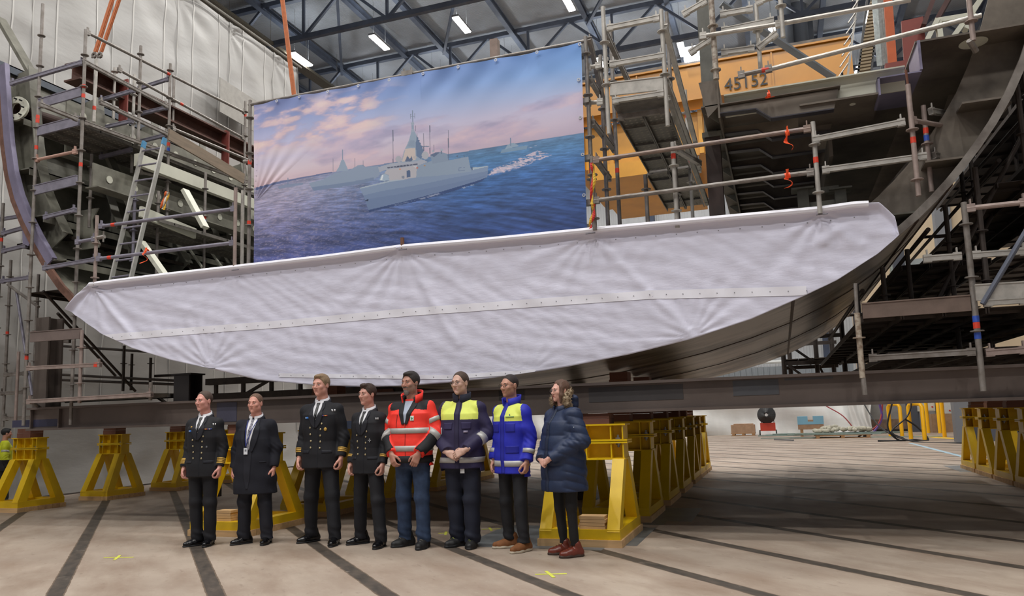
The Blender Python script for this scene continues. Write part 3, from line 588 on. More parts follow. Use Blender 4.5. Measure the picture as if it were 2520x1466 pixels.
b.path([(x, YC-.075, z) for x, z in pts], .034, 8); b.build('rolled_top_hem', hemm, canvas, True)
b = MB()
for pix, w in BANDS:
    for (x, z) in polyxz(pix, int(abs(PY(*pix[-1], YC)[0]-PY(*pix[0], YC)[0])/.17)): y = canvas_y(x, z)-.013; b.tube((x, y, z), (x, y+.004, z), .0055, 6)
for x in np.arange(tp[2, 0]+.15, tp[-4, 0]-.1, .22): z = cz(x)-.13; y = canvas_y(x, z)-.006; b.tube((x, y, z), (x, y+.004, z), .007, 6)
e = b.build('eyelet', mat('eyelet dark metal', '92929a', .5, .5), canvas); e['kind'] = 'stuff'
# zip ties at the poles
for (x, y) in ((233, 706), (578, 664), (990, 614), (1452, 574), (2022, 527), (520, 906)):
    p = PY(x, y, YC-.1); b = MB(); b.tube(p+np.array([-.05, 0, 0]), p+np.array([.06, 0, .0]), .006, 6); b.build('tie', mat('grey plastic tie', '6e6e78', .5), canvas)
# ================================================================ printed banner
def _vnoise(x, y, seed):
    xi = np.floor(x).astype(int); yi = np.floor(y).astype(int); fx = x-xi; fy = y-yi; fx = fx*fx*(3-2*fx); fy = fy*fy*(3-2*fy)
    def h(i, j):
        n = (i*374761393+j*668265263+seed*974711) & 0xffffffff; n = ((n ^ (n >> 13))*1274126177) & 0xffffffff; return ((n ^ (n >> 16)) & 0xffff)/65535.0
    a = h(xi, yi); b = h(xi+1, yi); c = h(xi, yi+1); d = h(xi+1, yi+1)
    return (a*(1-fx)+b*fx)*(1-fy)+(c*(1-fx)+d*fx)*fy
def fbm(x, y, seed=1, oct=5):
    s = 0; a = .5; 
    for k in range(oct): s = s+a*_vnoise(x, y, seed+k); x = x*2.03+7.1; y = y*2.03+3.7; a *= .5
    return s/(1-.5**oct)
def inpoly(px, py, poly):
    ins = np.zeros(px.shape, bool); n = len(poly); j = n-1
    for i in range(n):
        xi, yi = poly[i]; xj, yj = poly[j]
        if yi != yj: c = ((yi > py) != (yj > py)) & (px < (xj-xi)*(py-yi)/(yj-yi)+xi); ins ^= c
        j = i
    return ins
def hexc(h): return np.array([int(h[i:i+2], 16)/255 for i in (0, 2, 4)])
def paint(px, py):
    H = np.interp(px, [629, 685, 791, 955, 1105, 1248, 1436], [462, 448, 428, 402, 378, 355, 327]); up = (H-py)
    topd = 255-.19*(px-624); t = np.clip(up/(H-topd), 0, 1); u = np.clip((px-624)/812, 0, 1)
    def ramp(v, st, cols):
        return np.stack([np.interp(v, st, [hexc(c)[k] for c in cols]) for k in range(3)], -1)
    L = ramp(t, [0, .12, .35, .6, .8, 1], ['d6bcc6', 'd9cad6', 'c9c5e0', 'b3b7dd', '8f9bcc', '7480b4'])
    R = ramp(t, [0, .15, .35, .55, .75, 1], ['b9abc2', 'c6bad0', 'c2c0dd', '9db6e2', '7aa6e2', '6391d4'])
    sky = L*(1-u)[..., None]+R*u[..., None]
    rx = px*.985-py*-.17; ry = py+.19*px
    n = fbm(rx/62, ry/24, 3, 6); n2 = fbm(rx/150, ry/34, 9, 5)
    w = np.clip((t-.28)/.2, 0, 1)*np.clip((1.02-t)/.15, 0, 1)*np.clip((1010-px)/110, 0, 1)
    c = np.clip((n-.40)/.18, 0, 1)*w
    cc = ramp(np.clip((n-.40)/.3, 0, 1), [0, .5, 1], ['a49bc0', 'dcbfc9', 'ecd2cc'])
    sky = sky*(1-c[..., None]*.85)+cc*c[..., None]*.85
    w2 = np.clip(t/.08, 0, 1)*np.clip((.62-t)/.2, 0, 1)
    c2 = np.clip((n2-.46)/.16, 0, 1)*w2; cc2 = ramp(np.clip((n-.3)/.4, 0, 1), [0, .5, 1], ['958fb4', 'b9a7c4', 'd9bcc8']); sky = sky*(1-c2[..., None]*.55)+cc2*c2[..., None]*.55
    d = np.clip((py-H)/(655-.11*(px-624)-H), 0, 1)
    SL = ramp(d, [0, .1, .4, .75, 1], ['8f92b4', 'a3a0bd', '8a89ad', '5d6394', '4a5288']); SR = ramp(d, [0, .1, .35, .7, 1], ['5f83ab', '5583b3', '3f69a5', '38558f', '32487f'])
    us = np.clip((px-700)/450, 0, 1); sea = SL*(1-us)[..., None]+SR*us[..., None]
    k = 1.5+5*d; wv = fbm(px/(9*k**.6), ry/(2.2*k**.5), 21, 5); wv2 = fbm(px/28, ry/7, 33, 4)
    sea = sea*(1+(wv-.5)*.75*np.clip(.4+d, 0, 1))[..., None]*(1+(wv2-.5)*.35)[..., None]
    glit = np.clip((fbm(px/6, ry/1.8, 41, 4)-.56)/.1, 0, 1)*(1-us)*.35; sea = sea+(hexc('c9b7c6')-sea)*glit[..., None]
    img = np.where((py < H)[..., None], sky, sea)
    def P(poly, col, a=1.0, s=.3411, ox=600, oy=0, nz=0):
        nonlocal img
        pl = [(ox+x*s, oy+y*s) for x, y in poly]; x0 = min(p[0] for p in pl)-2; x1 = max(p[0] for p in pl)+2; y0 = min(p[1] for p in pl)-2; y1 = max(p[1] for p in pl)+2
        sel = (px > x0) & (px < x1) & (py > y0) & (py < y1); q = inpoly(px[sel], py[sel], pl); idx = np.where(sel); idx = tuple(i[q] for i in idx)
        cc = hexc(col); aa = a
        if nz: aa = a*np.clip((fbm(px[idx]/7, py[idx]/2.5, 5, 4)-.42)/.16, 0, 1)[:, None]
        img[idx] = img[idx]*(1-aa)+cc*aa
    def B(poly, col, a=1.0, nz=0): P(poly, col, a, .2046, 880, 250, nz)
    def Ln(x0, y0, x1, y1, w, col, a=1.0, f=B):
        dx, dy = x1-x0, y1-y0; L_ = math.hypot(dx, dy); nx, ny = -dy/L_*w/2, dx/L_*w/2; f([(x0+nx, y0+ny), (x1+nx, y1+ny), (x1-nx, y1-ny), (x0-nx, y0-ny)], col, a)
    def Ci(x, y, r, col, f=B, ry_=None): f([(x+r*math.cos(t_), y+(ry_ or r)*math.sin(t_)) for t_ in np.linspace(0, 2*PI, 16)[:-1]], col)
    # coast on the left
    P([(80, 1352), (250, 1306), (470, 1268), (640, 1240), (640, 1248), (400, 1290), (200, 1335), (80, 1372)], '5a6a97', .85)
    # far ships
    P([(240, 1345), (252, 1362), (425, 1332), (432, 1316), (300, 1328)], '7f8fae', .9); Ln(316, 1280, 316, 1330, 5, '7484a6', .9, P)
    P([(1850, 1102), (1860, 1075), (2048, 1048), (2040, 1076)], '7b98b4'); P([(1880, 1076), (1900, 1045), (1925, 1030), (1950, 1030), (1985, 1052)], '8ea5bd'); Ln(1922, 992, 1924, 1050, 5, '7188a8', 1, P)
    P([(2045, 1062), (2110, 1048), (2120, 1056), (2050, 1070)], 'c9c3d4', .7, nz=1)
    # second ship
    P([(470, 1320), (505, 1378), (700, 1352), (850, 1325), (935, 1300), (985, 1262), (975, 1198), (880, 1205), (865, 1190), (825, 1195), (770, 1228), (660, 1250), (575, 1296)], '8b9cb6')
    P([(505, 1378), (700, 1352), (850, 1325), (940, 1300), (940, 1280), (850, 1300), (700, 1325), (490, 1350)], '7689aa')
    P([(668, 1240), (690, 1205), (706, 1160), (716, 1148), (728, 1160), (745, 1200), (758, 1232)], '93a4bc'); Ln(716, 1080, 716, 1150, 6, '8292ad', 1, P)
    for (x, y0, y1) in ((647, 1145, 1240), (806, 1120, 1210), (866, 1130, 1200)): Ln(x, y0, x, y1, 2.5, '6f7a94', .9, P)
    P([(470, 1322), (350, 1352), (300, 1385), (500, 1380)], 'b7b2cb', .35, nz=1)
    # wake
    P([(1755, 1262), (1800, 1215), (1930, 1165), (2120, 1085), (2225, 1118), (2100, 1170), (1950, 1225), (1800, 1262)], 'd3c2d2', .9, nz=1)
    P([(1755, 1262), (1830, 1215), (1960, 1175), (2100, 1130), (1990, 1195), (1860, 1240)], 'ddccd8', .6)
    # main ship
    B([(30, 1040), (385, 950), (700, 885), (1365, 805), (1568, 765), (1555, 905), (1400, 960), (1000, 1080), (500, 1215), (135, 1305), (75, 1130)], '8296b5')
    B([(75, 1130), (300, 1075), (800, 985), (1200, 900), (1565, 830), (1555, 905), (1400, 960), (1000, 1080), (500, 1215), (135, 1305)], '7489ad')
    B([(95, 1180), (500, 1110), (1000, 1010), (1555, 880), (1400, 960), (1000, 1080), (500, 1215), (135, 1305)], '6a7fa6', .7)
    B([(135, 1305), (500, 1215), (1000, 1080), (1400, 960), (1555, 905), (1480, 960), (1100, 1090), (700, 1200), (300, 1290), (140, 1330)], '2f4474', .8)
    B([(700, 1170), (1000, 1088), (1030, 1100), (720, 1185)], 'c7ccdc', .6, nz=1); B([(1250, 1030), (1390, 985), (1400, 1000), (1270, 1045)], 'c7ccdc', .6, nz=1); B([(440, 1240), (700, 1165), (710, 1180), (450, 1250)], 'b0bad0', .5, nz=1)
    B([(325, 865), (360, 812), (715, 772), (702, 908), (560, 935), (385, 950), (375, 885)], 'b3b3bd')
    B([(250, 790), (420, 740), (700, 700), (800, 700), (840, 725), (722, 770), (340, 822), (268, 852)], 'a6adbe')
    B([(355, 790), (720, 742), (722, 758), (640, 770), (365, 806)], '4f5770')
    for k in range(9): Ln(395+k*38, 783-k*5, 395+k*38, 800-k*5, 5, 'a6adbe')
    B([(702, 908), (716, 770), (830, 735), (905, 700), (1085, 706), (1325, 655), (1362, 838), (1000, 885)], '8c9eb6')
    B([(870, 640), (985, 600), (1035, 612), (1075, 625), (1088, 712), (900, 745)], '8597b0'); B([(870, 640), (935, 610), (990, 606), (920, 665)], '5f7090')
    B([(525, 735), (560, 600), (620, 470), (652, 355), (688, 355), (722, 430), (795, 590), (772, 700), (700, 715)], '94a6bd')
    B([(550, 672), (578, 570), (696, 556), (698, 700), (535, 725)], 'c8bdba'); B([(700, 500), (718, 432), (796, 592), (765, 695), (708, 650)], '677d9f'); B([(600, 540), (640, 465), (690, 470), (690, 548)], '8598b1', .7)
    for (x, y) in ((722, 440), (738, 470), (752, 505), (770, 540)): Ci(x, y, 11, '62779a')
    Ln(668, 355, 667, 265, 26, '8fa0b8'); Ln(667, 270, 666, 108, 11, '7f90aa'); Ci(667, 268, 20, '9eabc0'); Ci(668, 350, 20, '9eabc0'); Ln(640, 182, 696, 182, 6, '7f8ba6'); Ln(645, 150, 645, 210, 6, '7f8ba6'); Ln(692, 145, 692, 205, 6, '7f8ba6')
    Ln(780, 545, 860, 535, 10, '667a99'); Ci(495, 692, 38, 'a9adba'); Ci(813, 645, 42, 'aeb2be', ry_=48); Ci(690, 670, 20, 'b9b4b7'); Ci(905, 595, 15, 'a8b1c2'); Ci(1010, 580, 17, 'a8b1c2'); Ln(1005, 590, 1005, 625, 8, '5d6e8c')
    B([(570, 720), (600, 650), (630, 690), (650, 655), (665, 700), (640, 722)], '5c6d8d')
    for (x, y0, y1) in ((430, 345, 740), (870, 285, 625), (1089, 340, 705), (797, 385, 590), (700, 290, 360), (916, 520, 600), (717, 385, 430)): Ln(x, y0, x, y1, 8 if x != 700 else 5, '646c85')
    B([(263, 948), (290, 885), (328, 868), (375, 890), (382, 945), (320, 958)], '9fb3c9'); B([(275, 945), (298, 885), (315, 880), (300, 945)], 'dbe3ec')
    B([(590, 830), (630, 822), (636, 905), (590, 914)], '4f658a'); B([(530, 895), (565, 890), (560, 925), (535, 925)], '7f8ba0')
    B([(1365, 792), (1556, 768), (1562, 776), (1380, 818)], 'a9bac9'); B([(1362, 785), (1378, 783), (1380, 818), (1368, 820)], '50617f')
    for a_, b_ in (((1210, 795), (1285, 788)), ((1285, 788), (1287, 818)), ((1287, 818), (1215, 832)), ((1215, 832), (1210, 795))): Ln(*a_, *b_, 4, '60749a')
    B([(1175, 650), (1205, 640), (1200, 665)], '5a6b88'); B([(1265, 650), (1285, 640), (1282, 665)], '5a6b88')
    B([(665, 772), (716, 768), (700, 800)], 'c4c5cc'); Ci(512, 812, 10, 'c98f78'); Ci(716, 795, 11, 'bb7468'); Ci(805, 768, 14, 'a88c70', ry_=8)
    B([(30, 1040), (385, 950), (560, 930), (562, 940), (380, 968), (45, 1050)], 'a7b6c8')
    B([(90, 1195), (135, 1170), (130, 1200)], '26324f')
    return np.clip(img, 0, 1)
YBN = 8.16
bq = [PY(624, 255, YBN), PY(1430, 103, YBN), PY(1445, 561, YBN), PY(624, 652, YBN)]
nu, nv = 720, 420
U, Vv = np.meshgrid(np.linspace(0, 1, nu+1), np.linspace(0, 1, nv+1))
PT = (1-U)[..., None]*(1-Vv)[..., None]*bq[0]+U[..., None]*(1-Vv)[..., None]*bq[1]+U[..., None]*Vv[..., None]*bq[2]+(1-U)[..., None]*Vv[..., None]*bq[3]
ppx, ppy = pj(PT)
# slack between eyelets along the top, creases from the left side tie
ex = [268, 451, 677, 912, 1143, 1388, 1634, 1888, 2157, 2425]; eu = [(600+.3411*e-624)/806 for e in ex]
du = np.min([np.abs(U-e) for e in eu], axis=0); sag = .018*np.minimum(du*20, 1)*np.exp(-Vv*14)
dy = .012*np.sin(U*9+Vv*3)+.008*np.sin(U*23-Vv*7+1)*np.exp(-Vv*3)
for (ax, ay, a0, a1, n_) in ((624, 500, -1.35, -.9, 17),):
    p = PY(ax, ay, YBN); dx_ = PT[..., 0]-p[0]; dz_ = PT[..., 2]-p[2]; th = np.arctan2(dz_, dx_); r_ = np.hypot(dx_, dz_)
    dy = dy+.012*np.sin(th*26)*np.exp(-(r_/.8)**2)*np.clip(r_/.2, 0, 1)*(th > .6)*(th < 1.5)
dy = dy+.010*np.sin((U*1.3+Vv*.2)*40)*np.exp(-((Vv-.08)/.06)**2)*(U > .55)+.008*np.sin(U*60+Vv*25)*np.exp(-Vv*9)
PT2 = PT.copy(); PT2[..., 1] += dy; PT2[..., 2] -= sag
F = np.arange((nu+1)*(nv+1)).reshape(nv+1, nu+1)
faces = np.stack([F[:-1, :-1], F[:-1, 1:], F[1:, 1:], F[1:, :-1]], -1).reshape(-1, 4)
def grid_mesh(V, faces, name):
    me = bpy.data.meshes.new(name); me.vertices.add(len(V)); me.vertices.foreach_set('co', np.asarray(V, dtype=np.float32).ravel()); n = len(faces)
    me.loops.add(n*4); me.loops.foreach_set('vertex_index', np.asarray(faces, dtype=np.int32).ravel()); me.polygons.add(n); me.polygons.foreach_set('loop_start', np.arange(0, n*4, 4, dtype=np.int32))
    try: me.polygons.foreach_set('loop_total', np.full(n, 4, dtype=np.int32))
    except Exception: pass
    me.polygons.foreach_set('use_smooth', np.ones(n, bool)); me.update(); me.validate(); return me
me = grid_mesh(PT2.reshape(-1, 3), faces, 'printed_banner')
rgb = paint(ppx, ppy); lin = np.where(rgb <= .04045, rgb/12.92, ((rgb+.055)/1.055)**2.4)
ca = me.color_attributes.new('print', 'FLOAT_COLOR', 'POINT'); ca.data.foreach_set('color', np.concatenate([lin, np.ones(lin.shape[:2]+(1,))], -1).astype(np.float32).ravel())
bm_ = bpy.data.materials.new('printed banner fabric'); bm_.use_nodes = True; nt = bm_.node_tree; at = nt.nodes.new('ShaderNodeVertexColor'); at.layer_name = 'print'
nt.links.new(at.outputs['Color'], nt.nodes['Principled BSDF'].inputs['Base Color']); nt.nodes['Principled BSDF'].inputs['Roughness'].default_value = .55
me.materials.append(bm_); banner = bpy.data.objects.new('printed_banner', me); COL.objects.link(banner)
tag(recenter(banner), 'large printed banner of grey warships sailing on a blue sea under pink clouds', 'banner')
grom = mat('banner eyelet', 'd8d8dc', .3, .6)
for e in eu:
    p = bq[0]*(1-e)+bq[1]*e if 0 <= e <= 1 else bq[1]; b = MB(); b.ring(p+np.array([0, -.012, -.03]), (0, 1, 0), .010, .020, .006, 12); b.build('eyelet', grom, banner)
for (x, y) in ((1428, 196), (1432, 289), (1438, 380), (1441, 480)): p = PY(x-4, y, YBN-.012); b = MB(); b.ring(p, (0, 1, 0), .010, .020, .006, 12); b.build('eyelet', grom, banner)
# ================================================================ tarpaulin tent along the left
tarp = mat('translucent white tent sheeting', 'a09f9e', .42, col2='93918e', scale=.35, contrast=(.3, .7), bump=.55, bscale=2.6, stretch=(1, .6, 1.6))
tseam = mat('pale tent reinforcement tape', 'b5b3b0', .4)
XT = -14.5; YT0, YT1 = 3.0, 20.6; ZT = 13.15
def tent_x(y, z):
    f = .0
    bay = (y-3)/2.05; k = math.floor(bay); t_ = bay-k; f += .16*math.sin(PI*t_)*(.4+.6*math.sin(z*.35+.5)**2)
    r = math.hypot(t_, (z-12.9)*.5); f += .05*math.sin(9*math.atan2(12.9-z, t_*2+.01)+k)*math.exp(-abs(13-z)*.35)
    r2 = t_; f += .035*math.sin(8*math.atan2(z-.2, t_*2+.02)+k*2)*math.exp(-z*.35)
    f += .03*math.sin(z*5.2+3*t_+k)*math.exp(-((t_-.93)/.16)**2)+.03*math.sin(z*4.3-3*t_+k)*math.exp(-((t_-.07)/.16)**2)
    f += .02*math.sin(z*2.3+y*3.7)+.012*math.sin(z*7.7-y*2.9)
    return XT-.12+f*.42
def tf(u, v): y = YT0+(YT1-YT0)*u; z = .03+(ZT-.03)*v; return (tent_x(y, z)+(.25*(1-v)**18), y, z)
tent = thing('tarpaulin_tent', 'tall white plastic sheeted tent wall running back along the left of the hull section', 'tent', (XT-2, 12, 0))
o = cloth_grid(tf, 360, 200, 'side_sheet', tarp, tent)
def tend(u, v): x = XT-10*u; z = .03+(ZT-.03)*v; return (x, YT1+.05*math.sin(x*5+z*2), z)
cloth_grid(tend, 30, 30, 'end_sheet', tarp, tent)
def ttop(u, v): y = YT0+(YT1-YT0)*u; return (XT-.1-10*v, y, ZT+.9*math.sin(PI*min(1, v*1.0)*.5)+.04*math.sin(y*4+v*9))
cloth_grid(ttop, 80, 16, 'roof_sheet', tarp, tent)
for y in np.arange(3.55, 20.6, 1.025):
    b = MB(); V = []
    for i in range(81): z = .1+(ZT-.1)*i/80; V += [(tent_x(y-.02, z)+.012, y-.02, z), (tent_x(y+.02, z)+.012, y+.02, z)]
    b.add(V, [(2*i, 2*i+1, 2*i+3, 2*i+2) for i in range(80)]); b.build('reinforcement_tape', tseam, tent, True)
b = MB(); b.tube((XT+.10, 3, ZT-.02), (XT+.10, YT1, ZT-.02), .035, 8); b.build('top_tube', mat('galvanised tube', '8e8d88', .45, .5, var=.15, scale=8), tent)
for y in (5.05, 7.1, 9.15, 11.2, 13.25, 15.3, 17.35, 19.4):
    b = MB(); b.path([(tent_x(y, z)+.02+.01*math.sin(z*6), y+.008*math.sin(z*5+y), z) for z in np.linspace(.1, ZT, 60)], .012, 6); b.build('sheet_fold', tseam, tent, True)
# grey inner panel of the tent seen lower down
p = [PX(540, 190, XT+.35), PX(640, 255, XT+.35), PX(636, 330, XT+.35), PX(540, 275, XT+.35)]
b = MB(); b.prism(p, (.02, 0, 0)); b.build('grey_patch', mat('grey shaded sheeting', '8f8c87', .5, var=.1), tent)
# far part of the tent with a ragged end
def tf2(u, v): y = 20.6+3.4*u; zt = ZT-.8-1.7*u+.15*math.sin(u*14); z = .03+(zt-.03)*v; return (XT-.35+.12*math.sin(z*3+u*8)+.05*math.sin(z*9+u*21), y, z)
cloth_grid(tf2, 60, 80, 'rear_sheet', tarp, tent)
# ================================================================ scaffolding
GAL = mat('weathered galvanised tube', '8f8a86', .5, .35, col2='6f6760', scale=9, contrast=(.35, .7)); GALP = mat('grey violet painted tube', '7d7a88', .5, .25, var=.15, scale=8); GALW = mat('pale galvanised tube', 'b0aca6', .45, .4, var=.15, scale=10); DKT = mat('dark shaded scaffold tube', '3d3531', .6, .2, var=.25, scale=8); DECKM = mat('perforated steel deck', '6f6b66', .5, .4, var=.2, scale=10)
TRED = mat('red marking tape', 'd2402c', .5); TBLU = mat('blue marking tape', '3457b8', .5)
def yat(X, Y, yb):
    lo, hi = -2.0, 14.0
    for _ in range(40):
        m_ = (lo+hi)/2
        if pj((X, Y, m_))[1] > yb: lo = m_
        else: hi = m_
    return (lo+hi)/2
def standard(par, xt, yt, yb, Y=None, X=None, m_=GAL, r=.0245, ros=True, tapes=(), name='standard', zb=None):
    p = PY(xt, yt, Y) if X is None else PX(xt, yt, X); z1 = p[2]; z0 = yat(p[0], p[1], yb) if zb is None else zb
    b = MB(); b.tube((p[0], p[1], z0), (p[0], p[1], z1), r, 10)
    if ros:
        z = math.ceil(z0/.5+.2)*.5
        while z < z1-.05: b.ring((p[0], p[1], z), (0, 0, 1), r*.9, .058, .010, 10); z += .5
    o = b.build(name, m_, par, True)
    for (ty, c) in tapes:
        z = yat(p[0], p[1], ty); b = MB(); b.tube((p[0], p[1], z-.03), (p[0], p[1], z+.03), r+.0015, 10); b.build('marker_tape', TRED if c == 'r' else TBLU, o)
    return p, z0
def ledger(par, x1, y1, x2, y2, Y=None, X=None, kind='tube', m_=GAL, tapes=(), r=.0245, heads=True):
    p, q = (PY(x1, y1, Y), PY(x2, y2, Y)) if X is None else (PX(x1, y1, X), PX(x2, y2, X)); return ledger3(par, p, q, kind, m_, tapes, r, heads)
def ledger3(par, p, q, kind='tube', m_=GAL, tapes=(), r=.0245, heads=True):
    p = np.array(p, float); q = np.array(q, float); b = MB(); d = (q-p)/np.linalg.norm(q-p); nm = 'ledger'
    if kind == 'tube': b.tube(p, q, r, 10)
    elif kind == 'u': b.bar(p, q, .05, .055); b.bar(p+np.array([0, 0, .02]), q+np.array([0, 0, .02]), .06, .012); nm = 'transom'
    elif kind == 'toe': b.bar(p, q, .03, .15); b.bar(p+np.array([0, 0, .07]), q+np.array([0, 0, .07]), .045, .012); nm = 'toe_board'
    if heads and kind != 'toe':
        for c, s_ in ((p, 1), (q, -1)): b.bar(c+d*s_*.0, c+d*s_*.07, .045, .075); b.bar(c+d*s_*.035+np.array([0, 0, .03]), c+d*s_*.035+np.array([0, 0, .085]), .012, .035, (0, 1, 0))
    o = b.build(nm, m_, par, False)
    for (t, c) in tapes: b = MB(); cc = p+(q-p)*t; b.tube(cc-d*.035, cc+d*.035, r+.0018, 10) if kind == 'tube' else b.bar(cc-d*.03, cc+d*.03, .056, .062); b.build('marker_tape', TRED if c == 'r' else TBLU, o)
    return o
def deckp(par, x0, x1, y0, y1, z, n=2, m_=DECKM, holes=True, along='y'):
    """perforated planks; x0..x1 wide, running y0..y1"""
    for k in range(n):
        if along == 'y': a, c = x0+(x1-x0)*k/n+.005, x0+(x1-x0)*(k+1)/n-.005; ya, yb_ = y0, y1
        else: a, c = x0, x1; ya, yb_ = y0+(y1-y0)*k/n+.005, y0+(y1-y0)*(k+1)/n-.005
        b = MB(); b.box((a, ya, z-.006), (c, yb_, z))
        if along == 'y': b.box((a, ya, z-.055), (a+.012, yb_, z-.006)); b.box((c-.012, ya, z-.055), (c, yb_, z-.006)); yy = ya+.3
        else: b.box((a, ya, z-.055), (c, ya+.012, z-.006)); b.box((a, yb_-.012, z-.055), (c, yb_, z-.006)); yy = 1e9
        while yy < yb_: b.box((a, yy, z-.035), (c, yy+.02, z-.006)); yy += .62
        o = b.build('deck_plank', m_, par)
        if holes:
            b = MB(); cols = 4
            L_ = (yb_-ya) if along == 'y' else (c-a); nn = min(70, int(L_/.085))
            for i in range(cols):
                for j in range(nn):
                    if along == 'y': hx = a+(c-a)*(i+.7)/(cols+.4); hy = ya+(j+.5)*L_/nn
                    else: hx = a+(j+.5)*L_/nn; hy = ya+(yb_-ya)*(i+.7)/(cols+.4)
                    b.add([(hx+.016*math.cos(t), hy+.016*math.sin(t), z-.0075) for t in (0, PI/3, 2*PI/3, PI, 4*PI/3, 5*PI/3)], [(0, 1, 2, 3, 4, 5)])
            e_ = b.build('perforation', mat('pale hole in deck', 'a39d90', .7), o); e_['kind'] = 'stuff'
# ---- left tower with decks running back inside the hull side
YT_ = 8.245; XL = PY(211, 73, YT_)[0]
t = thing('scaffold_tower', 'grey tube scaffold tower standing over the left side of the hull, carrying the plank deck', 'scaffold', (XL, 8.0, 0))
standard(t, 105.7, 10, 1047, YT_, tapes=((288, 'r'), (298, 'r'), (363, 'r'), (880, 'r')), m_=GAL)
standard(t, 211.5, 73, 1045, YT_, tapes=((213, 'r'), (236, 'r'), (405, 'r'), (815, 'r')), m_=GAL)
standard(t, 419.6, 157, 560, X=XL, tapes=((355, 'r'), (368, 'b')))
standard(t, 347, 113, 350, X=XL); standard(t, 604, 249, 500, X=XL, tapes=((284, 'r'),)); standard(t, 331, 184, 426, X=XL-.45, m_=GALW); standard(t, 235, 184, 300, X=XL+.0, m_=GALW, ros=False, tapes=((266, 'r'),)); standard(t, 283, 167, 320, X=XL-.9, m_=GALW)
standard(t, 428, 191, 345, X=XL-.9); standard(t, 226, 379, 560, X=XL-.5, m_=GAL); standard(t, 506, 424, 690, X=XL+.3, m_=GAL, tapes=((545, 'b'), (535, 'r'))); standard(t, 390, 470, 700, X=XL+.2); standard(t, 332, 470, 690, X=XL-.0, m_=GALP)
for (a, k, m_) in (((27, 206, 205, 153), 'u', GALP), ((94, 256, 201, 225), 'toe', GALP), ((89, 324, 194, 297), 'toe', GALP), ((87, 394, 189, 372), 'tube', mat('pinkish painted tube', 'b08d80', .5, .1)), ((82, 469, 189, 443), 'toe', GALP), ((109, 535, 186, 516), 'u', GALP)): ledger(t, *a, Y=YT_, kind=k, m_=m_)
for (a, k) in (((211, 78, 604, 278), 'tube'), ((205, 150, 412, 262), 'u'), ((290, 170, 600, 340), 'tube'), ((423, 315, 617, 396), 'tube'), ((205, 300, 607, 447), 'u'), ((341, 423, 587, 478), 'tube'), ((97, 256, 190, 293), 'u'), ((245, 250, 412, 330), 'u')): ledger(t, *a, X=XL, kind=k, tapes=((.45, 'r'),) if a[0] in (211, 290) else ())
for (a, X_, k) in (((245, 247, 331, 222), 0, 'u'), ((256, 314, 327, 297), 0, 'u'), ((246, 387, 324, 368), 0, 'u'), ((341, 218, 416, 194), 0, 'u'), ((341, 281, 413, 264), 0, 'u'), ((338, 350, 413, 331), 0, 'u'), ((341, 480, 412, 470), 0, 'tube'), ((385, 525, 412, 470), 0, 'tube')):
    yy = PX(419.6, 157, XL)[1] if a[0] > 300 else PX(347, 113, XL)[1]+.0; ledger(t, *a, Y=yy, kind=k, m_=GALP if k == 'u' else GAL)
zd = PX(207, 300, XL)[2]; deckp(t, XL-.95, XL-.05, 8.32, 12.6, zd, 3)
zd2 = PX(300, 520, XL-.3)[2]; deckp(t, XL-.3, XL+.6, 9.2, 12.8, zd2-.25, 2)
b = MB(); p = PX(415, 330, XL+.15); q = PX(600, 440, XL+.15); b.bar(p, q, .03, .2); b.build('toe_board', mat('brown grey timber toe board', '7b6c5c', .7, var=.15, scale=6, stretch=(4, .4, 4)), t)
p = PX(345, 520, XL+.5); q = PX(480, 575, XL+.5); b = MB(); b.bar(p, q, .05, .17); b.build('toe_board', primerl, t)
# ---- guard rail in front of the hull, left and middle
t = thing('guard_rail', 'scaffold tube guard rail above the left half of the white canvas', 'guard rail', PY(408, 680, 8.12))
YR = 8.12
PINK = mat('dusty pinkish tube', '9a8a84', .5, .3, var=.15, scale=9)
standard(t, 239, 530, 702, YR, m_=PINK); standard(t, 580, 462, 660, YR, m_=PINK, ros=False); standard(t, 597.5, 469, 658, YR+.12, m_=GALW, ros=False); standard(t, 990, 585, 612, YR, m_=mat('rusty stub', '6a4a3c', .7, var=.2, scale=20), ros=False)
ledger(t, 245, 557, 580, 513, YR, m_=GALP, tapes=((.11, 'r'),)); ledger(t, 239, 637, 577, 597, YR, m_=GALP, tapes=((.1, 'r'),)); ledger(t, 107, 660, 236, 638, YR, kind='u', m_=GALP); ledger(t, 187, 596, 236, 587, YR, m_=GALP)
p = PY(232, 587, YR); b = MB(); b.tube(p+np.array([.0, .0, 0]), p+np.array([.16, .03, .02]), .03, 8); b.tube(p+np.array([.15, .02, -.06]), p+np.array([.15, .02, .1]), .012, 6); b.build('coupler', GAL, t)
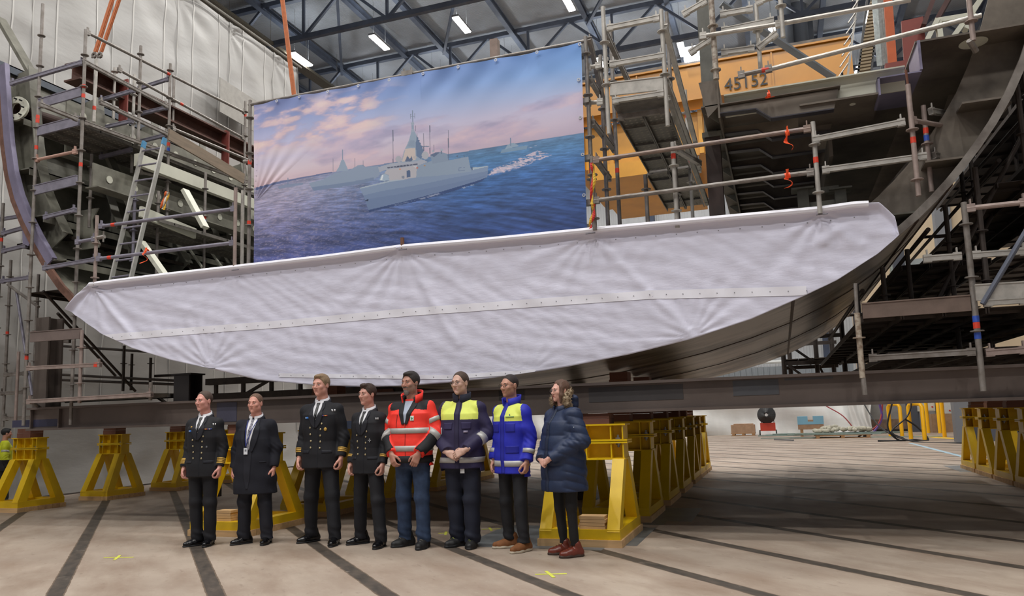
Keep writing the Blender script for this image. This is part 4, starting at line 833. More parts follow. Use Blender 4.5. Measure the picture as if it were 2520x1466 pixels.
# ---- banner frame
t = thing('banner_frame', 'scaffold tube frame holding the printed banner of warships', 'scaffold', PY(1036, 610, 8.25))
YF_ = 8.235
standard(t, 616, 247, 655, YF_, tapes=((400, 'r'), (549, 'r')), m_=GAL); standard(t, 1440.5, 90, 562, YF_, tapes=((420, 'r'),)); ledger(t, 612, 258, 1440, 101, YF_, heads=False, r=.022); ledger(t, 600, 398, 618, 396, YF_, heads=False)
for f_ in (.47,): p = PY(616+f_*824, 258-f_*157+2, YF_); b = MB(); b.box(p+np.array([-.07, -.04, -.01]), p+np.array([.08, .04, .05])); b.tube(p+np.array([-.05, 0, .04]), p+np.array([-.05, 0, .1]), .01, 6); b.tube(p+np.array([.05, 0, .04]), p+np.array([.05, 0, .1]), .01, 6); b.build('tube_coupler', GAL, t)
for yy in (250, 390, 500, 560): p = PY(1446 if yy > 300 else 1442, yy, YF_); b = MB(); b.box(p+np.array([-.035, -.05, -.03]), p+np.array([.045, .03, .03])); b.tube(p+np.array([-.09, -.02, .0]), p+np.array([.06, -.02, .0]), .012, 6); b.build('tube_coupler', GAL, t)
ledger(t, 990, 190, 1432, 112, YF_+.06, heads=False, r=.02, m_=GALW)
# ---- stair tower right of the banner
t = thing('scaffold_stair_tower', 'scaffold stair tower with perforated plank decks just right of the banner', 'scaffold', PY(1560, 560, 8.5))
standard(t, 1483.6, 17, 330, 8.05, m_=GALW); standard(t, 1626.8, 24, 310, 8.05, m_=GALW); standard(t, 1477, 136, 565, 8.7); standard(t, 1502, 75, 560, 9.1, tapes=((420, 'r'),)); standard(t, 1655, 350, 560, 8.15, m_=GALW, tapes=((385, 'r'),)); standard(t, 1640, 30, 560, 9.3); standard(t, 1686, 222, 540, 10.5, m_=GALW, tapes=((285, 'r'), (400, 'r'))); standard(t, 1588, 430, 560, 8.9)
for (a, Y_, k) in (((1494, 70, 1623, 44), 8.05, 'u'), ((1502, 159, 1635, 136), 8.05, 'u'), ((1502, 220, 1632, 205), 8.05, 'toe'), ((1508, 249, 1634, 230), 8.05, 'u'), ((1440, 168, 1480, 160), 8.3, 'tube'), ((1440, 254, 1484, 250), 8.3, 'tube'), ((1490, 160, 1500, 158), 8.4, 'tube')): ledger(t, *a, Y=Y_, kind=k, m_=GALW)
for (x1, y1, Y1, x2, y2, Y2) in ((1450, 95, 8.25, 1510, 365, 9.3), (1455, 200, 8.25, 1488, 255, 9.1), (1458, 300, 8.25, 1512, 370, 9.3), (1490, 80, 8.1, 1548, 205, 9.3), (1636, 65, 8.1, 1712, 355, 9.8), (1640, 200, 8.1, 1722, 420, 10.2), (1645, 240, 8.3, 1740, 500, 10.6), (1660, 365, 8.2, 1722, 402, 9.2), (1468, 395, 8.2, 1500, 440, 9.0)): ledger3(t, PY(x1, y1, Y1), PY(x2, y2, Y2), 'u', GAL if x1 < 1600 else GALW)
zz = PY(1521, 290, 8.3)[2]; deckp(t, -1.54, -.96, 8.3, 10.35, zz, 2)
pa = PY(1600, 425, 10.4); pb = PY(1700, 410, 10.4); deckp(t, pa[0]-.05, pb[0], 10.4, 12.4, pa[2], 2)
ledger(t, 1521, 290, 1640, 272, 8.3, kind='u'); ledger(t, 1594, 425, 1700, 408, 10.4, kind='u')
b = MB(); p = PY(1517, 270, 8.25); q = PY(1638, 252, 8.25); b.bar(p, q, .3, .05); b.build('landing_plank', DECKM, t)
# ---- long guard rails right of the banner
t = thing('guard_rail', 'scaffold tube guard rail above the right half of the white canvas', 'guard rail', PY(1740, 560, 8.1))
YR2 = 8.08
standard(t, 2000, 300, 525, YR2, tapes=((394, 'r'),), m_=GALW); ledger(t, 1460, 395, 1995, 316, YR2, m_=mat('rusty pale tube', '8f7c70', .5, .25, col2='7c6f6c', scale=6)); ledger(t, 1460, 494, 2003, 423, YR2, m_=GAL); standard(t, 1456, 385, 566, YR2, m_=GAL)
ledger(t, 1999, 344, 2227, 300, YR2, kind='u', m_=GALW); ledger(t, 2023, 419, 2280, 384, YR2, kind='u', m_=GALW)
standard(t, 2234, 208, 482, YR2-.05, m_=PINK, tapes=((345, 'r'),)); b = MB(); p = PY(2229, 172, YR2-.05); q = PY(2234, 208, YR2-.05); b.tube(p, q, .012, 6); b.build('threaded_jack', mat('rusty jack', '6b4334', .7, .2), t)
standard(t, 2272, 260, 472, 8.55, m_=PINK, tapes=((322, 'r'), (340, 'b')))
ledger3(t, PY(2244, 296, YR2), PY(2367, 317, YR2+1.0), 'tube', PINK); ledger3(t, PY(2290, 273, 8.55), PY(2359, 285, 9.2), 'u', GALW); ledger3(t, PY(2297, 382, 8.55), PY(2371, 395, 9.2), 'u', GAL)
# orange ribbons tied to the rails
orm = mat('orange plastic ribbon', 'f05a28', .5, var=.1, scale=30)
def ribbon(x, y, l, Y, lab, w=.05):
    p = PY(x, y, Y); V = []; n = 22
    for i in range(n+1):
        f = i/n; c = p+np.array([.05*math.sin(f*7+x)*f, -.045+.03*math.sin(f*9+x*2), -l*f+.05*max(0, 1-f*6)]); ww = w*(.35+.65*abs(math.sin(f*5+x))); a = f*3+x
        ww *= .62; V += [c-np.array([ww*math.cos(a)*.5, ww*math.sin(a)*.5, 0]), c+np.array([ww*math.cos(a)*.5, ww*math.sin(a)*.5, 0])]
    b = MB(); b.add(V, [(2*i, 2*i+1, 2*i+3, 2*i+2) for i in range(n)]); b.ring(p, (1, 0, .1), .025, .030, w*.6, 10)
    o = b.build('ribbon', orm, None, False); sm_ = o.modifiers.new('t', 'SOLIDIFY'); sm_.thickness = .002; tag(recenter(o), lab, 'ribbon')
ribbon(1937, 327, .20, YR2, 'orange ribbon hanging from the upper rail in front of the stepped deck', .07); ribbon(1938, 432, .13, YR2, 'orange ribbon tied to the lower rail in front of the stepped deck', .09)
ribbon(1892, 234, .05, 8.2, 'small orange ribbon at the edge of the pale deck beam', .05); ribbon(362, 618, .18, YR, 'orange ribbon hanging from the left guard rail in front of the ladder', .05)
# red and yellow ribbons
def rag(pts, cols, name, lab, Y):
    t_ = thing(name, lab, 'ribbon', PY(*pts[-1], Y))
    for k, c in enumerate(cols):
        V = []; n = 14
        for i in range(n+1): f = i/n; px_ = np.interp(f, np.linspace(0, 1, len(pts)), [q[0] for q in pts]); py_ = np.interp(f, np.linspace(0, 1, len(pts)), [q[1] for q in pts]); p_ = PY(px_+k*4-3, py_+k*2, Y-.02*k); a = f*5+k; V += [p_-np.array([.018*math.cos(a), .015*math.sin(a), 0]), p_+np.array([.018*math.cos(a), .015*math.sin(a), 0])]
        b = MB(); b.add(V, [(2*i, 2*i+1, 2*i+3, 2*i+2) for i in range(n)]); b.build('strip', mat('ribbon_'+c, c, .6), t_)
rag(((412, 470), (407, 485), (398, 512)), ('e0662a', 'e8e0d4', 'd8a62c'), 'barrier_tape', 'orange and white barrier tape knotted on the pole beside the ladder', 8.9)
rag(((1458, 400), (1462, 440), (1455, 500)), ('c8322c', 'd9b13a'), 'barrier_tape', 'red and yellow barrier tape hanging beside the lower right banner corner', 8.0)
rag(((1462, 500), (1460, 530), (1452, 560)), ('d9b13a', 'c8322c'), 'barrier_tape', 'red and yellow tape hanging just above the canvas beside the banner', 8.0)
# ---- upper right scaffold over the deck
t = thing('scaffolding', 'open scaffold tube frame above the stepped deck at the upper right', 'scaffold', PY(1760, 190, 8.1))
YU = 8.15
standard(t, 1748, -30, 195, YU, m_=mat('worn white painted tube', 'b5ada2', .5, .2, col2='7d6e62', scale=16, contrast=(.4, .6)), r=.032); standard(t, 1860, 10, 178, YU+.3, m_=GALW); standard(t, 1918, -30, 92, YU-.15, m_=GALW); standard(t, 2380, -40, 100, YU-.1, m_=PINK)
for a in ((1722, 90, 1925, 58), (1925, 58, 2241, 0), (1816, 186, 1900, 168), (1900, 169, 2415, 38)): ledger(t, *a, Y=YU-.05, m_=GALW if a[0] != 1816 else GAL, heads=(a[0] in (1722, 1816)), tapes=((.8, 'r'),) if a[0] == 1816 else ())
for a in ((1775, 130, 1857, 119), (1772, 36, 1853, 22), (1860, 8, 1905, -12), (1697, 131, 1751, 95), (1680, 36, 1738, 3), (1864, 119, 1911, 82), (1775, 76, 1905, 50)): ledger(t, *a, Y=YU+.12, kind='u', m_=GALW)
b = MB(); p = PY(1775, 10, 9.0); q = PY(2050, 190, 9.6); b.bar(p, q, .02, .19, (0, 1, 0)); single(b, 'steel_brace', mat('blue grey galvanised plate', '8b929a', .45, .45, var=.12, scale=4), 'wide slanting blue grey steel brace crossing in front of the yellow crane', 'brace')
b = MB(); p = PY(2386, 104, 8.05); b.tube(p+np.array([0, 0, .02]), p+np.array([.07, .1, -.06]), .03, 8); b.build('base_jack', GAL, t)
# ---- ladder leaning against the left tower
t = thing('ladder', 'aluminium ladder leaning up from behind the canvas to the left scaffold deck', 'ladder', PY(300, 690, 8.7)); ALU = mat('brushed aluminium', 'b5b4b0', .35, .6, var=.1, scale=12)
pl = [PY(355, 351, 9.1), PY(268, 712, 8.5)]; pr = [PY(405, 343, 9.1), PY(317, 706, 8.5)]
for q in (pl, pr): b = MB(); b.bar(q[0], q[1], .028, .065, (0, 1, 0)); st = b.build('stile', ALU, t)
for k in range(9): f = .06+k*.108; b = MB(); b.tube(pl[0]+(pl[1]-pl[0])*f, pr[0]+(pr[1]-pr[0])*f, .015, 8); b.build('rung', GALP, t)
for q, c in ((pl, '3f7fa8'), (pr, '3f7fa8')): b = MB(); d_ = (q[1]-q[0])/np.linalg.norm(q[1]-q[0]); b.bar(q[0]-d_*.02, q[0]+d_*.10, .034, .07, (0, 1, 0)); b.build('end_cap', mat('blue plastic cap', '3f7fa8', .5), t)
t = thing('ladder', 'small aluminium ladder standing inside the left end of the hull near the ring flange', 'ladder', PY(80, 330, 9.0))
for (xa, ya, xb, yb) in ((55, 207, 77, 340), (71, 204, 88, 338)): b = MB(); b.bar(PY(xa, ya, 9.0), PY(xb, yb, 9.0), .02, .05, (0, 1, 0)); b.build('stile', ALU, t)
for k in range(6): f = .1+k*.16; b = MB(); b.bar(PY(55+22*f, 207+133*f, 9.0), PY(71+17*f, 204+134*f, 9.0), .04, .03); b.build('rung', ALU, t)
# ---- lower left scaffold in front of the tent
t = thing('scaffold_bay', 'lower scaffold bay with plank deck standing at the left in front of the tent', 'scaffold', (-10.6, 8.6, 0))
YL = 8.05
standard(t, 27, 640, 1050, 9.3, tapes=((820, 'r'),)); standard(t, 8, 500, 1050, 8.6, tapes=((590, 'r'),)); standard(t, 95, 675, 1048, 9.2, tapes=((818, 'r'),)); standard(t, 202, 812, 992, YL, m_=PINK); standard(t, 46, 865, 1050, 8.9, m_=PINK, ros=False)
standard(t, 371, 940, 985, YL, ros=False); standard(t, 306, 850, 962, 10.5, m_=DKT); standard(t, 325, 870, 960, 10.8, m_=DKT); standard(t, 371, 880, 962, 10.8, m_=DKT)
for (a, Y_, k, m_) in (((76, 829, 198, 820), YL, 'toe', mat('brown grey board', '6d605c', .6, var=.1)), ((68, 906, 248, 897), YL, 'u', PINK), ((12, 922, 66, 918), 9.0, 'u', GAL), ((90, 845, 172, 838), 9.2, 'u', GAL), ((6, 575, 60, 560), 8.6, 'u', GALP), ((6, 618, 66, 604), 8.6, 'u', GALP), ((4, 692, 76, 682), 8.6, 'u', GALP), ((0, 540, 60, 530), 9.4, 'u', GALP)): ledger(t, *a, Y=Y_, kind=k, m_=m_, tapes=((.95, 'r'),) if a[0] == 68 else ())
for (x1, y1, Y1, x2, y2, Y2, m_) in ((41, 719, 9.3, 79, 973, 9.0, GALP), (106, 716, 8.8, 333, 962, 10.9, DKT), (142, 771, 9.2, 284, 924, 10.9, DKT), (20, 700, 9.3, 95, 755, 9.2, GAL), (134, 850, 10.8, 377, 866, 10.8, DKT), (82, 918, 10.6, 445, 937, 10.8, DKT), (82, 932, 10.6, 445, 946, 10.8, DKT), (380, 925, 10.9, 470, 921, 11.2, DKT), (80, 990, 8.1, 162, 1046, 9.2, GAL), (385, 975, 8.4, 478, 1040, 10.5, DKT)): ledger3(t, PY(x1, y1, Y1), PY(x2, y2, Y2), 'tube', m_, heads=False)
p = PY(68, 985, YL); q = PY(374, 968, YL); deckp(t, p[0], q[0], YL, YL+.62, p[2]+.02, 2, DECKM, True, 'x'); ledger(t, 68, 988, 374, 970, YL-.02, kind='u', m_=PINK)
for a in ((10, 1030, 150, 1022), (0, 968, 62, 964)): ledger(t, *a, Y=9.3, kind='u', m_=GAL)
deckp(t, -11.6, -10.4, 8.8, 12.0, PY(40, 600, 8.8)[2], 3, DKT, False); deckp(t, -11.4, -10.4, 8.9, 12.0, PY(40, 720, 8.8)[2], 3, DKT, False)
b = MB(); p = PY(121, 860, 8.5); b.ibeam((p[0], 8.5, 1.696), (p[0], 8.5, 3.05), .26, .26, .03, (0, 1, 0)); single(b, 'steel_column', mat('brown grey column steel', '554c47', .6, .2, var=.15, scale=2), 'broad brown grey steel column standing behind the lower left scaffold', 'column')
b = MB(); p = PY(463, 950, 8.5); b.ibeam((p[0], 8.5, 1.696), (p[0], 8.5, 2.06), .26, .26, .03, (0, 1, 0)); b.box((p[0]-.17, 8.36, 2.06), (p[0]+.17, 8.64, 2.08)); single(b, 'steel_column', mat('near black steel', '211d1e', .6, .2), 'dark steel support block under the left half of the canvas behind the girder', 'column')
# dark trestle beam behind, seen between girder and canvas
t = thing('support_truss', 'dark steel support truss seen between the girder and the lower canvas edge', 'truss', (-7, 12.0, 1.4))
za, zb2 = PY(700, 968, 12)[2], PY(700, 930, 12)[2]
for z in (za, zb2): b = MB(); b.bar((-10.5, 12, z), (-3.0, 12, z), .14, .12); b.build('chord', DKT, t)
for i in range(12):
    x = -10.3+i*.64; b = MB(); b.bar((x, 12, za), (x, 12, zb2), .06, .06, (0, 1, 0)); b.build('post', DKT, t)
    if i % 3 == 1: b = MB(); b.bar((x, 12, za), (x+.64, 12, zb2), .05, .05, (0, 1, 0)); b.build('diagonal', DKT, t)
b = MB(); b.box((-10.5, 12.0, 0), (-10.3, 12.2, za)); b.build('leg', DKT, t); b = MB(); b.box((-3.2, 12.0, 0), (-3.0, 12.2, za)); b.build('leg', DKT, t)
# ---- right scaffold platforms beside the hull
t = thing('scaffold_platform', 'scaffold bay with stacked plank platforms beside the right side of the hull', 'scaffold', (1.6, 9, 0))
YP = 7.95; YLW = mat('blotchy off white tube', 'b9ae9f', .5, .2, col2='8a7868', scale=20, contrast=(.45, .62))
standard(t, 2109, 770, 930, YP, m_=YLW, ros=True, r=.027); b = MB(); b.tube(PY(2105, 697, YP), PY(2109, 772, YP), .017, 8); b.build('spigot', GAL, t); b = MB(); b.tube(PY(2124, 928, YP), PY(2129, 971, YP), .024, 8); b.build('spigot', GAL, t)
standard(t, 2371.5, 498, 962, YP, m_=GAL, tapes=((785, 'b'), (800, 'r'), (826, 'b')), r=.027)
ledger(t, 2378, 513, 2530, 497, YP, m_=PINK); ledger(t, 2272, 637, 2366, 630, YP, kind='u', m_=GALW); ledger(t, 2392, 628, 2530, 618, YP, kind='u', m_=GALW); ledger(t, 2122, 765, 2388, 745, YP, kind='toe', m_=mat('brown grey toe board', '6f5f57', .6, .2, var=.15, scale=6)); ledger(t, 2138, 881, 2400, 865, YP, kind='u', m_=GAL); ledger(t, 2425, 868, 2530, 860, YP, kind='u', m_=PINK)
ledger(t, 2400, 720, 2530, 712, YP-.1, kind='toe', m_=GALW); ledger(t, 2420, 745, 2530, 738, YP-.1, kind='u', m_=GALW); ledger3(t, PY(2418, 748, YP-.12), PY(2530, 560, YP-.12), 'tube', mat('blue grey brace tube', '5d6270', .45, .4), heads=False)
z1_, z2_, z3_ = PY(2130, 775, YP)[2], PY(2130, 890, YP)[2]-.05, 3.02
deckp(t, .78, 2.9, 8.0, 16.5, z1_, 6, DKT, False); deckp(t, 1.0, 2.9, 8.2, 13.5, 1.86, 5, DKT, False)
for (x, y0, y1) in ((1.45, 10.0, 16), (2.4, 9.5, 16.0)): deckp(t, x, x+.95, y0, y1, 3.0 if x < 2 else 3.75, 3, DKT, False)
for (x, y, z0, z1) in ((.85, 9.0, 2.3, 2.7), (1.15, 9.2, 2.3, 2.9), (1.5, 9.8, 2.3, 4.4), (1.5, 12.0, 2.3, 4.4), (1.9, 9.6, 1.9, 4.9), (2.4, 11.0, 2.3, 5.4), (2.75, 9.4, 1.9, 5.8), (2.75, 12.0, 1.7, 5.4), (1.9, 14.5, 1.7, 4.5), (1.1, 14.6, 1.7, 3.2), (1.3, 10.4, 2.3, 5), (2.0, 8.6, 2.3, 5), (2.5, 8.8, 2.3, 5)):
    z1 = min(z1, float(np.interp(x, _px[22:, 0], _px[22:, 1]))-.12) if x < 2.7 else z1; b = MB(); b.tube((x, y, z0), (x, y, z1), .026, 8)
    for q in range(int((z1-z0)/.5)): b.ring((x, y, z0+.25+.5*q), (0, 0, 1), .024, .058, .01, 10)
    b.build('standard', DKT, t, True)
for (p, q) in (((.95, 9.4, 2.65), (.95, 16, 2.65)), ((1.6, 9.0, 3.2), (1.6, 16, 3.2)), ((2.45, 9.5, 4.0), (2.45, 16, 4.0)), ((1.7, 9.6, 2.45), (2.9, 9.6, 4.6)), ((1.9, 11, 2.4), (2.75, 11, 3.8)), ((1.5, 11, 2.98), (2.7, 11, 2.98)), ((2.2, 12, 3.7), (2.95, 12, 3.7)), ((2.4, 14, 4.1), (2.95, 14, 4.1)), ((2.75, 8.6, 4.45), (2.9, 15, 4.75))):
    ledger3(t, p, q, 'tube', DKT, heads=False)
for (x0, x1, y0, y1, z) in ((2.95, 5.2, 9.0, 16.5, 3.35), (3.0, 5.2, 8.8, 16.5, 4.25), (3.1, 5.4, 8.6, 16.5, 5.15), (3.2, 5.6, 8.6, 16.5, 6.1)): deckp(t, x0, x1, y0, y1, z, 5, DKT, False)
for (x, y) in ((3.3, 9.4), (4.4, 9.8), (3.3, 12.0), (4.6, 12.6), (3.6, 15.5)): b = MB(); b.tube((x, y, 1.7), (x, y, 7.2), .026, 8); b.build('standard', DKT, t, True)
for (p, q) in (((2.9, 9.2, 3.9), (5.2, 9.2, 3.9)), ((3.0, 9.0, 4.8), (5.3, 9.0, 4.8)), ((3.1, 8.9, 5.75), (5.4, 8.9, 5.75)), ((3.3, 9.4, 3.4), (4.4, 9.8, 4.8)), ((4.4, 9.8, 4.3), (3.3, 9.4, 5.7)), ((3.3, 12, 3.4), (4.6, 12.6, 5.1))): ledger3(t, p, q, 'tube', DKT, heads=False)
# small dark platform further back
t = thing('scaffold_platform', 'small dark scaffold platform behind, above the ribbed barrier at the right', 'scaffold', (1.1, 17, 0)); zq = PY(1930, 832, 17.5)[2]; zq0 = PY(1930, 895, 17.5)[2]; xq0 = PY(1926, 850, 17.5)[0]; xq1 = PY(2075, 850, 17.5)[0]
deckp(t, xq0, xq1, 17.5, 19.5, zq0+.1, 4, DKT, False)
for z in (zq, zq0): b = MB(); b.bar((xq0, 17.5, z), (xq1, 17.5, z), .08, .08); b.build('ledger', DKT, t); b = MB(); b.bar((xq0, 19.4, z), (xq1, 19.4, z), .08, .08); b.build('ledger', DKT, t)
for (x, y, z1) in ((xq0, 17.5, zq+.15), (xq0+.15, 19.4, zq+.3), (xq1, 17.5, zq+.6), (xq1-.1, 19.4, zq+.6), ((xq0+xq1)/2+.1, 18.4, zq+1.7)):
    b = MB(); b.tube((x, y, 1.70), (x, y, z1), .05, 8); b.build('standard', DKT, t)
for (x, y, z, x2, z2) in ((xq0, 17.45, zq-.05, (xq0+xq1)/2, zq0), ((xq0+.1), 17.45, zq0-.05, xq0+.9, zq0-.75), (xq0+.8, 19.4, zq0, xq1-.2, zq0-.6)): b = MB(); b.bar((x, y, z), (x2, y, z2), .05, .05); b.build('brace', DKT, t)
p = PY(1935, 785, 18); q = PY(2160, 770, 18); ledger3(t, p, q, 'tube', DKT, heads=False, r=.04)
# ---- slings from the crane
slm = mat('orange textile sling', 'b5683f', .7, var=.1, scale=20)
t = thing('lifting_sling', 'pair of orange lifting slings shackled to the brown beam at the upper left', 'sling', PY(240, 130, 8.95))
YS = 8.95
for (xa, xb, w) in ((276, 235, .085), (293, 249, .07)):
    p = PY(xb, 128, YS); q = PY(xa, 0, YS); q = p+(q-p)*4.5; b = MB(); b.bar(p, q, w, .02, (0, 1, 0)); b.bar(p+np.array([w*.2, -.012, 0]), q+np.array([w*.2, -.012, 0]), w*.25, .012, (0, 1, 0)); b.build('strap', slm, t)
for xb in (232, 246): p = PY(xb, 136, YS); b = MB(); b.ring(p, (0, 1, 0), .025, .05, .03, 14); b.tube(p+np.array([-.05, 0, -.03]), p+np.array([.05, 0, -.03]), .014, 8); b.build('shackle', mat('dull shackle steel', '6c645e', .5, .4), t)
b = MB(); p = PY(237, 145, YS); b.box(p+np.array([-.02, -.02, -.5]), p+np.array([.02, .02, 0])); b.build('lifting_bracket', GALW, t)
t = thing('lifting_sling', 'single orange lifting sling dropping behind the upper left banner corner', 'sling', PY(725, 240, 9.5))
p = PY(725, 245, 9.5); q = PY(695, 0, 9.5); q = p+(q-p)*2.6
for dx in (-.018, .018): b = MB(); b.bar(p+np.array([dx, 0, 0]), q+np.array([dx, 0, 0]), .034, .02, (0, 1, 0)); b.build('strap', slm, t)
# timber post behind the banner
b = MB(); p = PY(1214, 95, 9.2); b.box((p[0]-.055, 9.2, 3.4), (p[0]+.055, 9.3, p[2])); single(b, 'timber_post', mat('weathered wood post', '8c7a70', .8, var=.15, scale=8), 'weathered timber post sticking up behind the top edge of the banner', 'post')
# ================================================================ people: smooth implicit bodies and clothes turned into meshes
def smin(a, b, k): h = np.clip(.5+.5*(b-a)/k, 0, 1); return b*(1-h)+a*h-k*h*(1-h)
class Sdf:
    def __init__(s): s.p = []; s.post = []
    def add(s, fn, lo, hi, k=.02, sub=False): s.p.append((fn, np.array(lo, float), np.array(hi, float), k, sub)); return s
    def cone(s, a, b, r1, r2, k=.02, sub=False):
        a = np.array(a, float); b = np.array(b, float); ab = b-a; L = max(ab@ab, 1e-9); R = max(r1, r2)
        def fn(P): t = np.clip(((P-a)@ab)/L, 0, 1); return np.sqrt(((P-a-t[..., None]*ab)**2).sum(-1))-(r1+(r2-r1)*t)
        return s.add(fn, np.minimum(a, b)-R, np.maximum(a, b)+R, k, sub)
    def ell(s, c, r, k=.02, sub=False):
        c = np.array(c, float); r = np.array(r if hasattr(r, '__len__') else (r, r, r), float)
        def fn(P): q = (P-c)/r; k0 = np.sqrt((q**2).sum(-1)); k1 = np.sqrt((q/r)**2 @ np.ones(3))+1e-9; return k0*(k0-1)/k1
        return s.add(fn, c-r, c+r, k, sub)
    def stack(s, prof, k=.03, pw=2.3):
        A = np.array(prof, float); z0, z1 = A[0, 0], A[-1, 0]     # z, x half width, y half depth, x centre, y centre
        def fn(P):
            z = P[..., 2]; a, b, cx, cy = (np.interp(z, A[:, 0], A[:, i]) for i in (1, 2, 3, 4))
            q = (np.abs((P[..., 0]-cx)/a)**pw+np.abs((P[..., 1]-cy)/b)**pw)**(1/pw); d = (q-1)*np.minimum(a, b)
            return np.maximum(d, np.maximum(z0-z, z-z1))
        m1 = A[:, 1:3].max(); return s.add(fn, (A[:, 3].min()-A[:, 1].max(), A[:, 4].min()-A[:, 2].max(), z0), (A[:, 3].max()+A[:, 1].max(), A[:, 4].max()+A[:, 2].max(), z1), k)
    def ev(s, P):
        d = np.full(P.shape[:-1], 1.0)
        for fn, lo, hi, k, sub in s.p:
            v = fn(P); d = smin(d, v, k) if not sub else -smin(-d, v, k)
        for f in s.post: d = f(P, d)
        return d
    def bbox(s, pad=.03):
        L = np.min([p[1] for p in s.p if not p[4]], 0)-pad; H_ = np.max([p[2] for p in s.p if not p[4]], 0)+pad; return L, H_
    def grid(s, h, lo=None, hi=None):
        L, H_ = s.bbox(); L = L if lo is None else np.maximum(L, lo); H_ = H_ if hi is None else np.minimum(H_, hi)
        n = np.ceil((H_-L)/h).astype(int)+1; ax = [L[i]+h*np.arange(n[i]) for i in range(3)]
        D = np.full(n, 1.0, np.float64)
        for fn, lo_, hi_, k, sub in s.p:
            m_ = .05+k; i0 = np.clip(((lo_-m_-L)/h).astype(int), 0, n); i1 = np.clip(((hi_+m_-L)/h).astype(int)+1, 0, n)
            if (i1 <= i0).any(): continue
            sl = tuple(slice(i0[i], i1[i]) for i in range(3)); P = np.stack(np.meshgrid(*[ax[i][sl[i]] for i in range(3)], indexing='ij'), -1)
            v = fn(P); D[sl] = smin(D[sl], v, k) if not sub else -smin(-D[sl], v, k)
        if s.post:
            P = np.stack(np.meshgrid(*ax, indexing='ij'), -1)
            for f in s.post: D = f(P, D)
        return D, L, h
def surfnets(D, L, h):
    D = np.pad(D, 1, constant_values=1.0); L = L-h; S_ = D < 0
    nx, ny, nz = D.shape; cs = [(i, j, k) for i in (0, 1) for j in (0, 1) for k in (0, 1)]
    sub = lambda A, c: A[c[0]:nx-1+c[0], c[1]:ny-1+c[1], c[2]:nz-1+c[2]]
    cnt = sum(sub(S_, c).astype(np.int8) for c in cs); M_ = (cnt > 0) & (cnt < 8); idx = np.full(M_.shape, -1, np.int64); ijk = np.argwhere(M_); idx[M_] = np.arange(len(ijk))
    acc = np.zeros((len(ijk), 3)); num = np.zeros(len(ijk))
    for a in cs:
        for ax in range(3):
            if a[ax]: continue
            b = list(a); b[ax] = 1; da = sub(D, a)[M_]; db = sub(D, b)[M_]; cr = (da < 0) != (db < 0); t = np.where(cr, da/(da-db+1e-12), 0)
            p = np.tile(np.array(a, float), (len(ijk), 1)); p[:, ax] += t; acc[cr] += p[cr]; num[cr] += 1
    V = L+h*(ijk+acc/num[:, None]); F = []
    for ax in range(3):
        o = [(0, 1), (1, 2), (2, 0)][ax] if False else [i for i in range(3) if i != ax]
        a = [slice(1, -1)]*3; a[ax] = slice(0, -1); b = [slice(1, -1)]*3; b[ax] = slice(1, None)
        sa = S_[tuple(a)]; sb = S_[tuple(b)]; q = np.argwhere(sa != sb)
        if not len(q): continue
        base = q.copy(); base[:, o[0]] += 1; base[:, o[1]] += 1; fl = sa[tuple(q.T)]
        def cell(d0, d1): c = base.copy(); c[:, o[0]] -= d0; c[:, o[1]] -= d1; return idx[tuple(c.T)]
        Q = np.stack([cell(1, 1), cell(0, 1), cell(0, 0), cell(1, 0)], 1)
        if ax == 1: fl = ~fl
        Q[~fl] = Q[~fl][:, ::-1]; F.append(Q)
    return V, np.concatenate(F)
def mk(name, V, F, m, parent, label=None, smooth=True, s=1.0):
    V = np.asarray(V, float)*s
    if isinstance(F, np.ndarray): me = grid_mesh(V, F, name)
    else:
        me = bpy.data.meshes.new(name); me.from_pydata([tuple(v) for v in V], [], F); me.polygons.foreach_set('use_smooth', [smooth]*len(F))
    me.materials.append(m); o = bpy.data.objects.new(name, me); COL.objects.link(o); o.parent = parent
    if label: o['label'] = label
    return o
def mesh_sdf(sd, h, name, m, parent, s, lo=None, hi=None, label=None):
    V, F = surfnets(*sd.grid(h, lo, hi)); return mk(name, V, F, m, parent, label, s=s)
def front(sd, X, Z, ang=0., y0=-.42, y1=.15):
    """first surface hit seen from outside along a direction turned by ang about z"""
    c, s_ = math.cos(ang), math.sin(ang); X = np.asarray(X, float); Z = np.asarray(Z, float)
    def pt(Y): return np.stack([c*X-s_*Y, s_*X+c*Y, Z], -1)
    n = 60; Ys = np.linspace(y0, y1, n); hit = np.full(X.shape, y1); done = np.zeros(X.shape, bool)
    for i, y in enumerate(Ys):
        d = sd.ev(pt(np.full(X.shape, y))); q = (d < 0) & ~done; hit[q] = y; done |= q
    a = hit-(y1-y0)/(n-1); b = hit.copy()
    for _ in range(7): m_ = (a+b)/2; d = sd.ev(pt(m_)); ins = d < 0; b = np.where(ins, m_, b); a = np.where(ins, a, m_)
    return pt(b), np.array([-s_*-1, -c, 0])*1.0 if False else np.array([s_, -c, 0.])
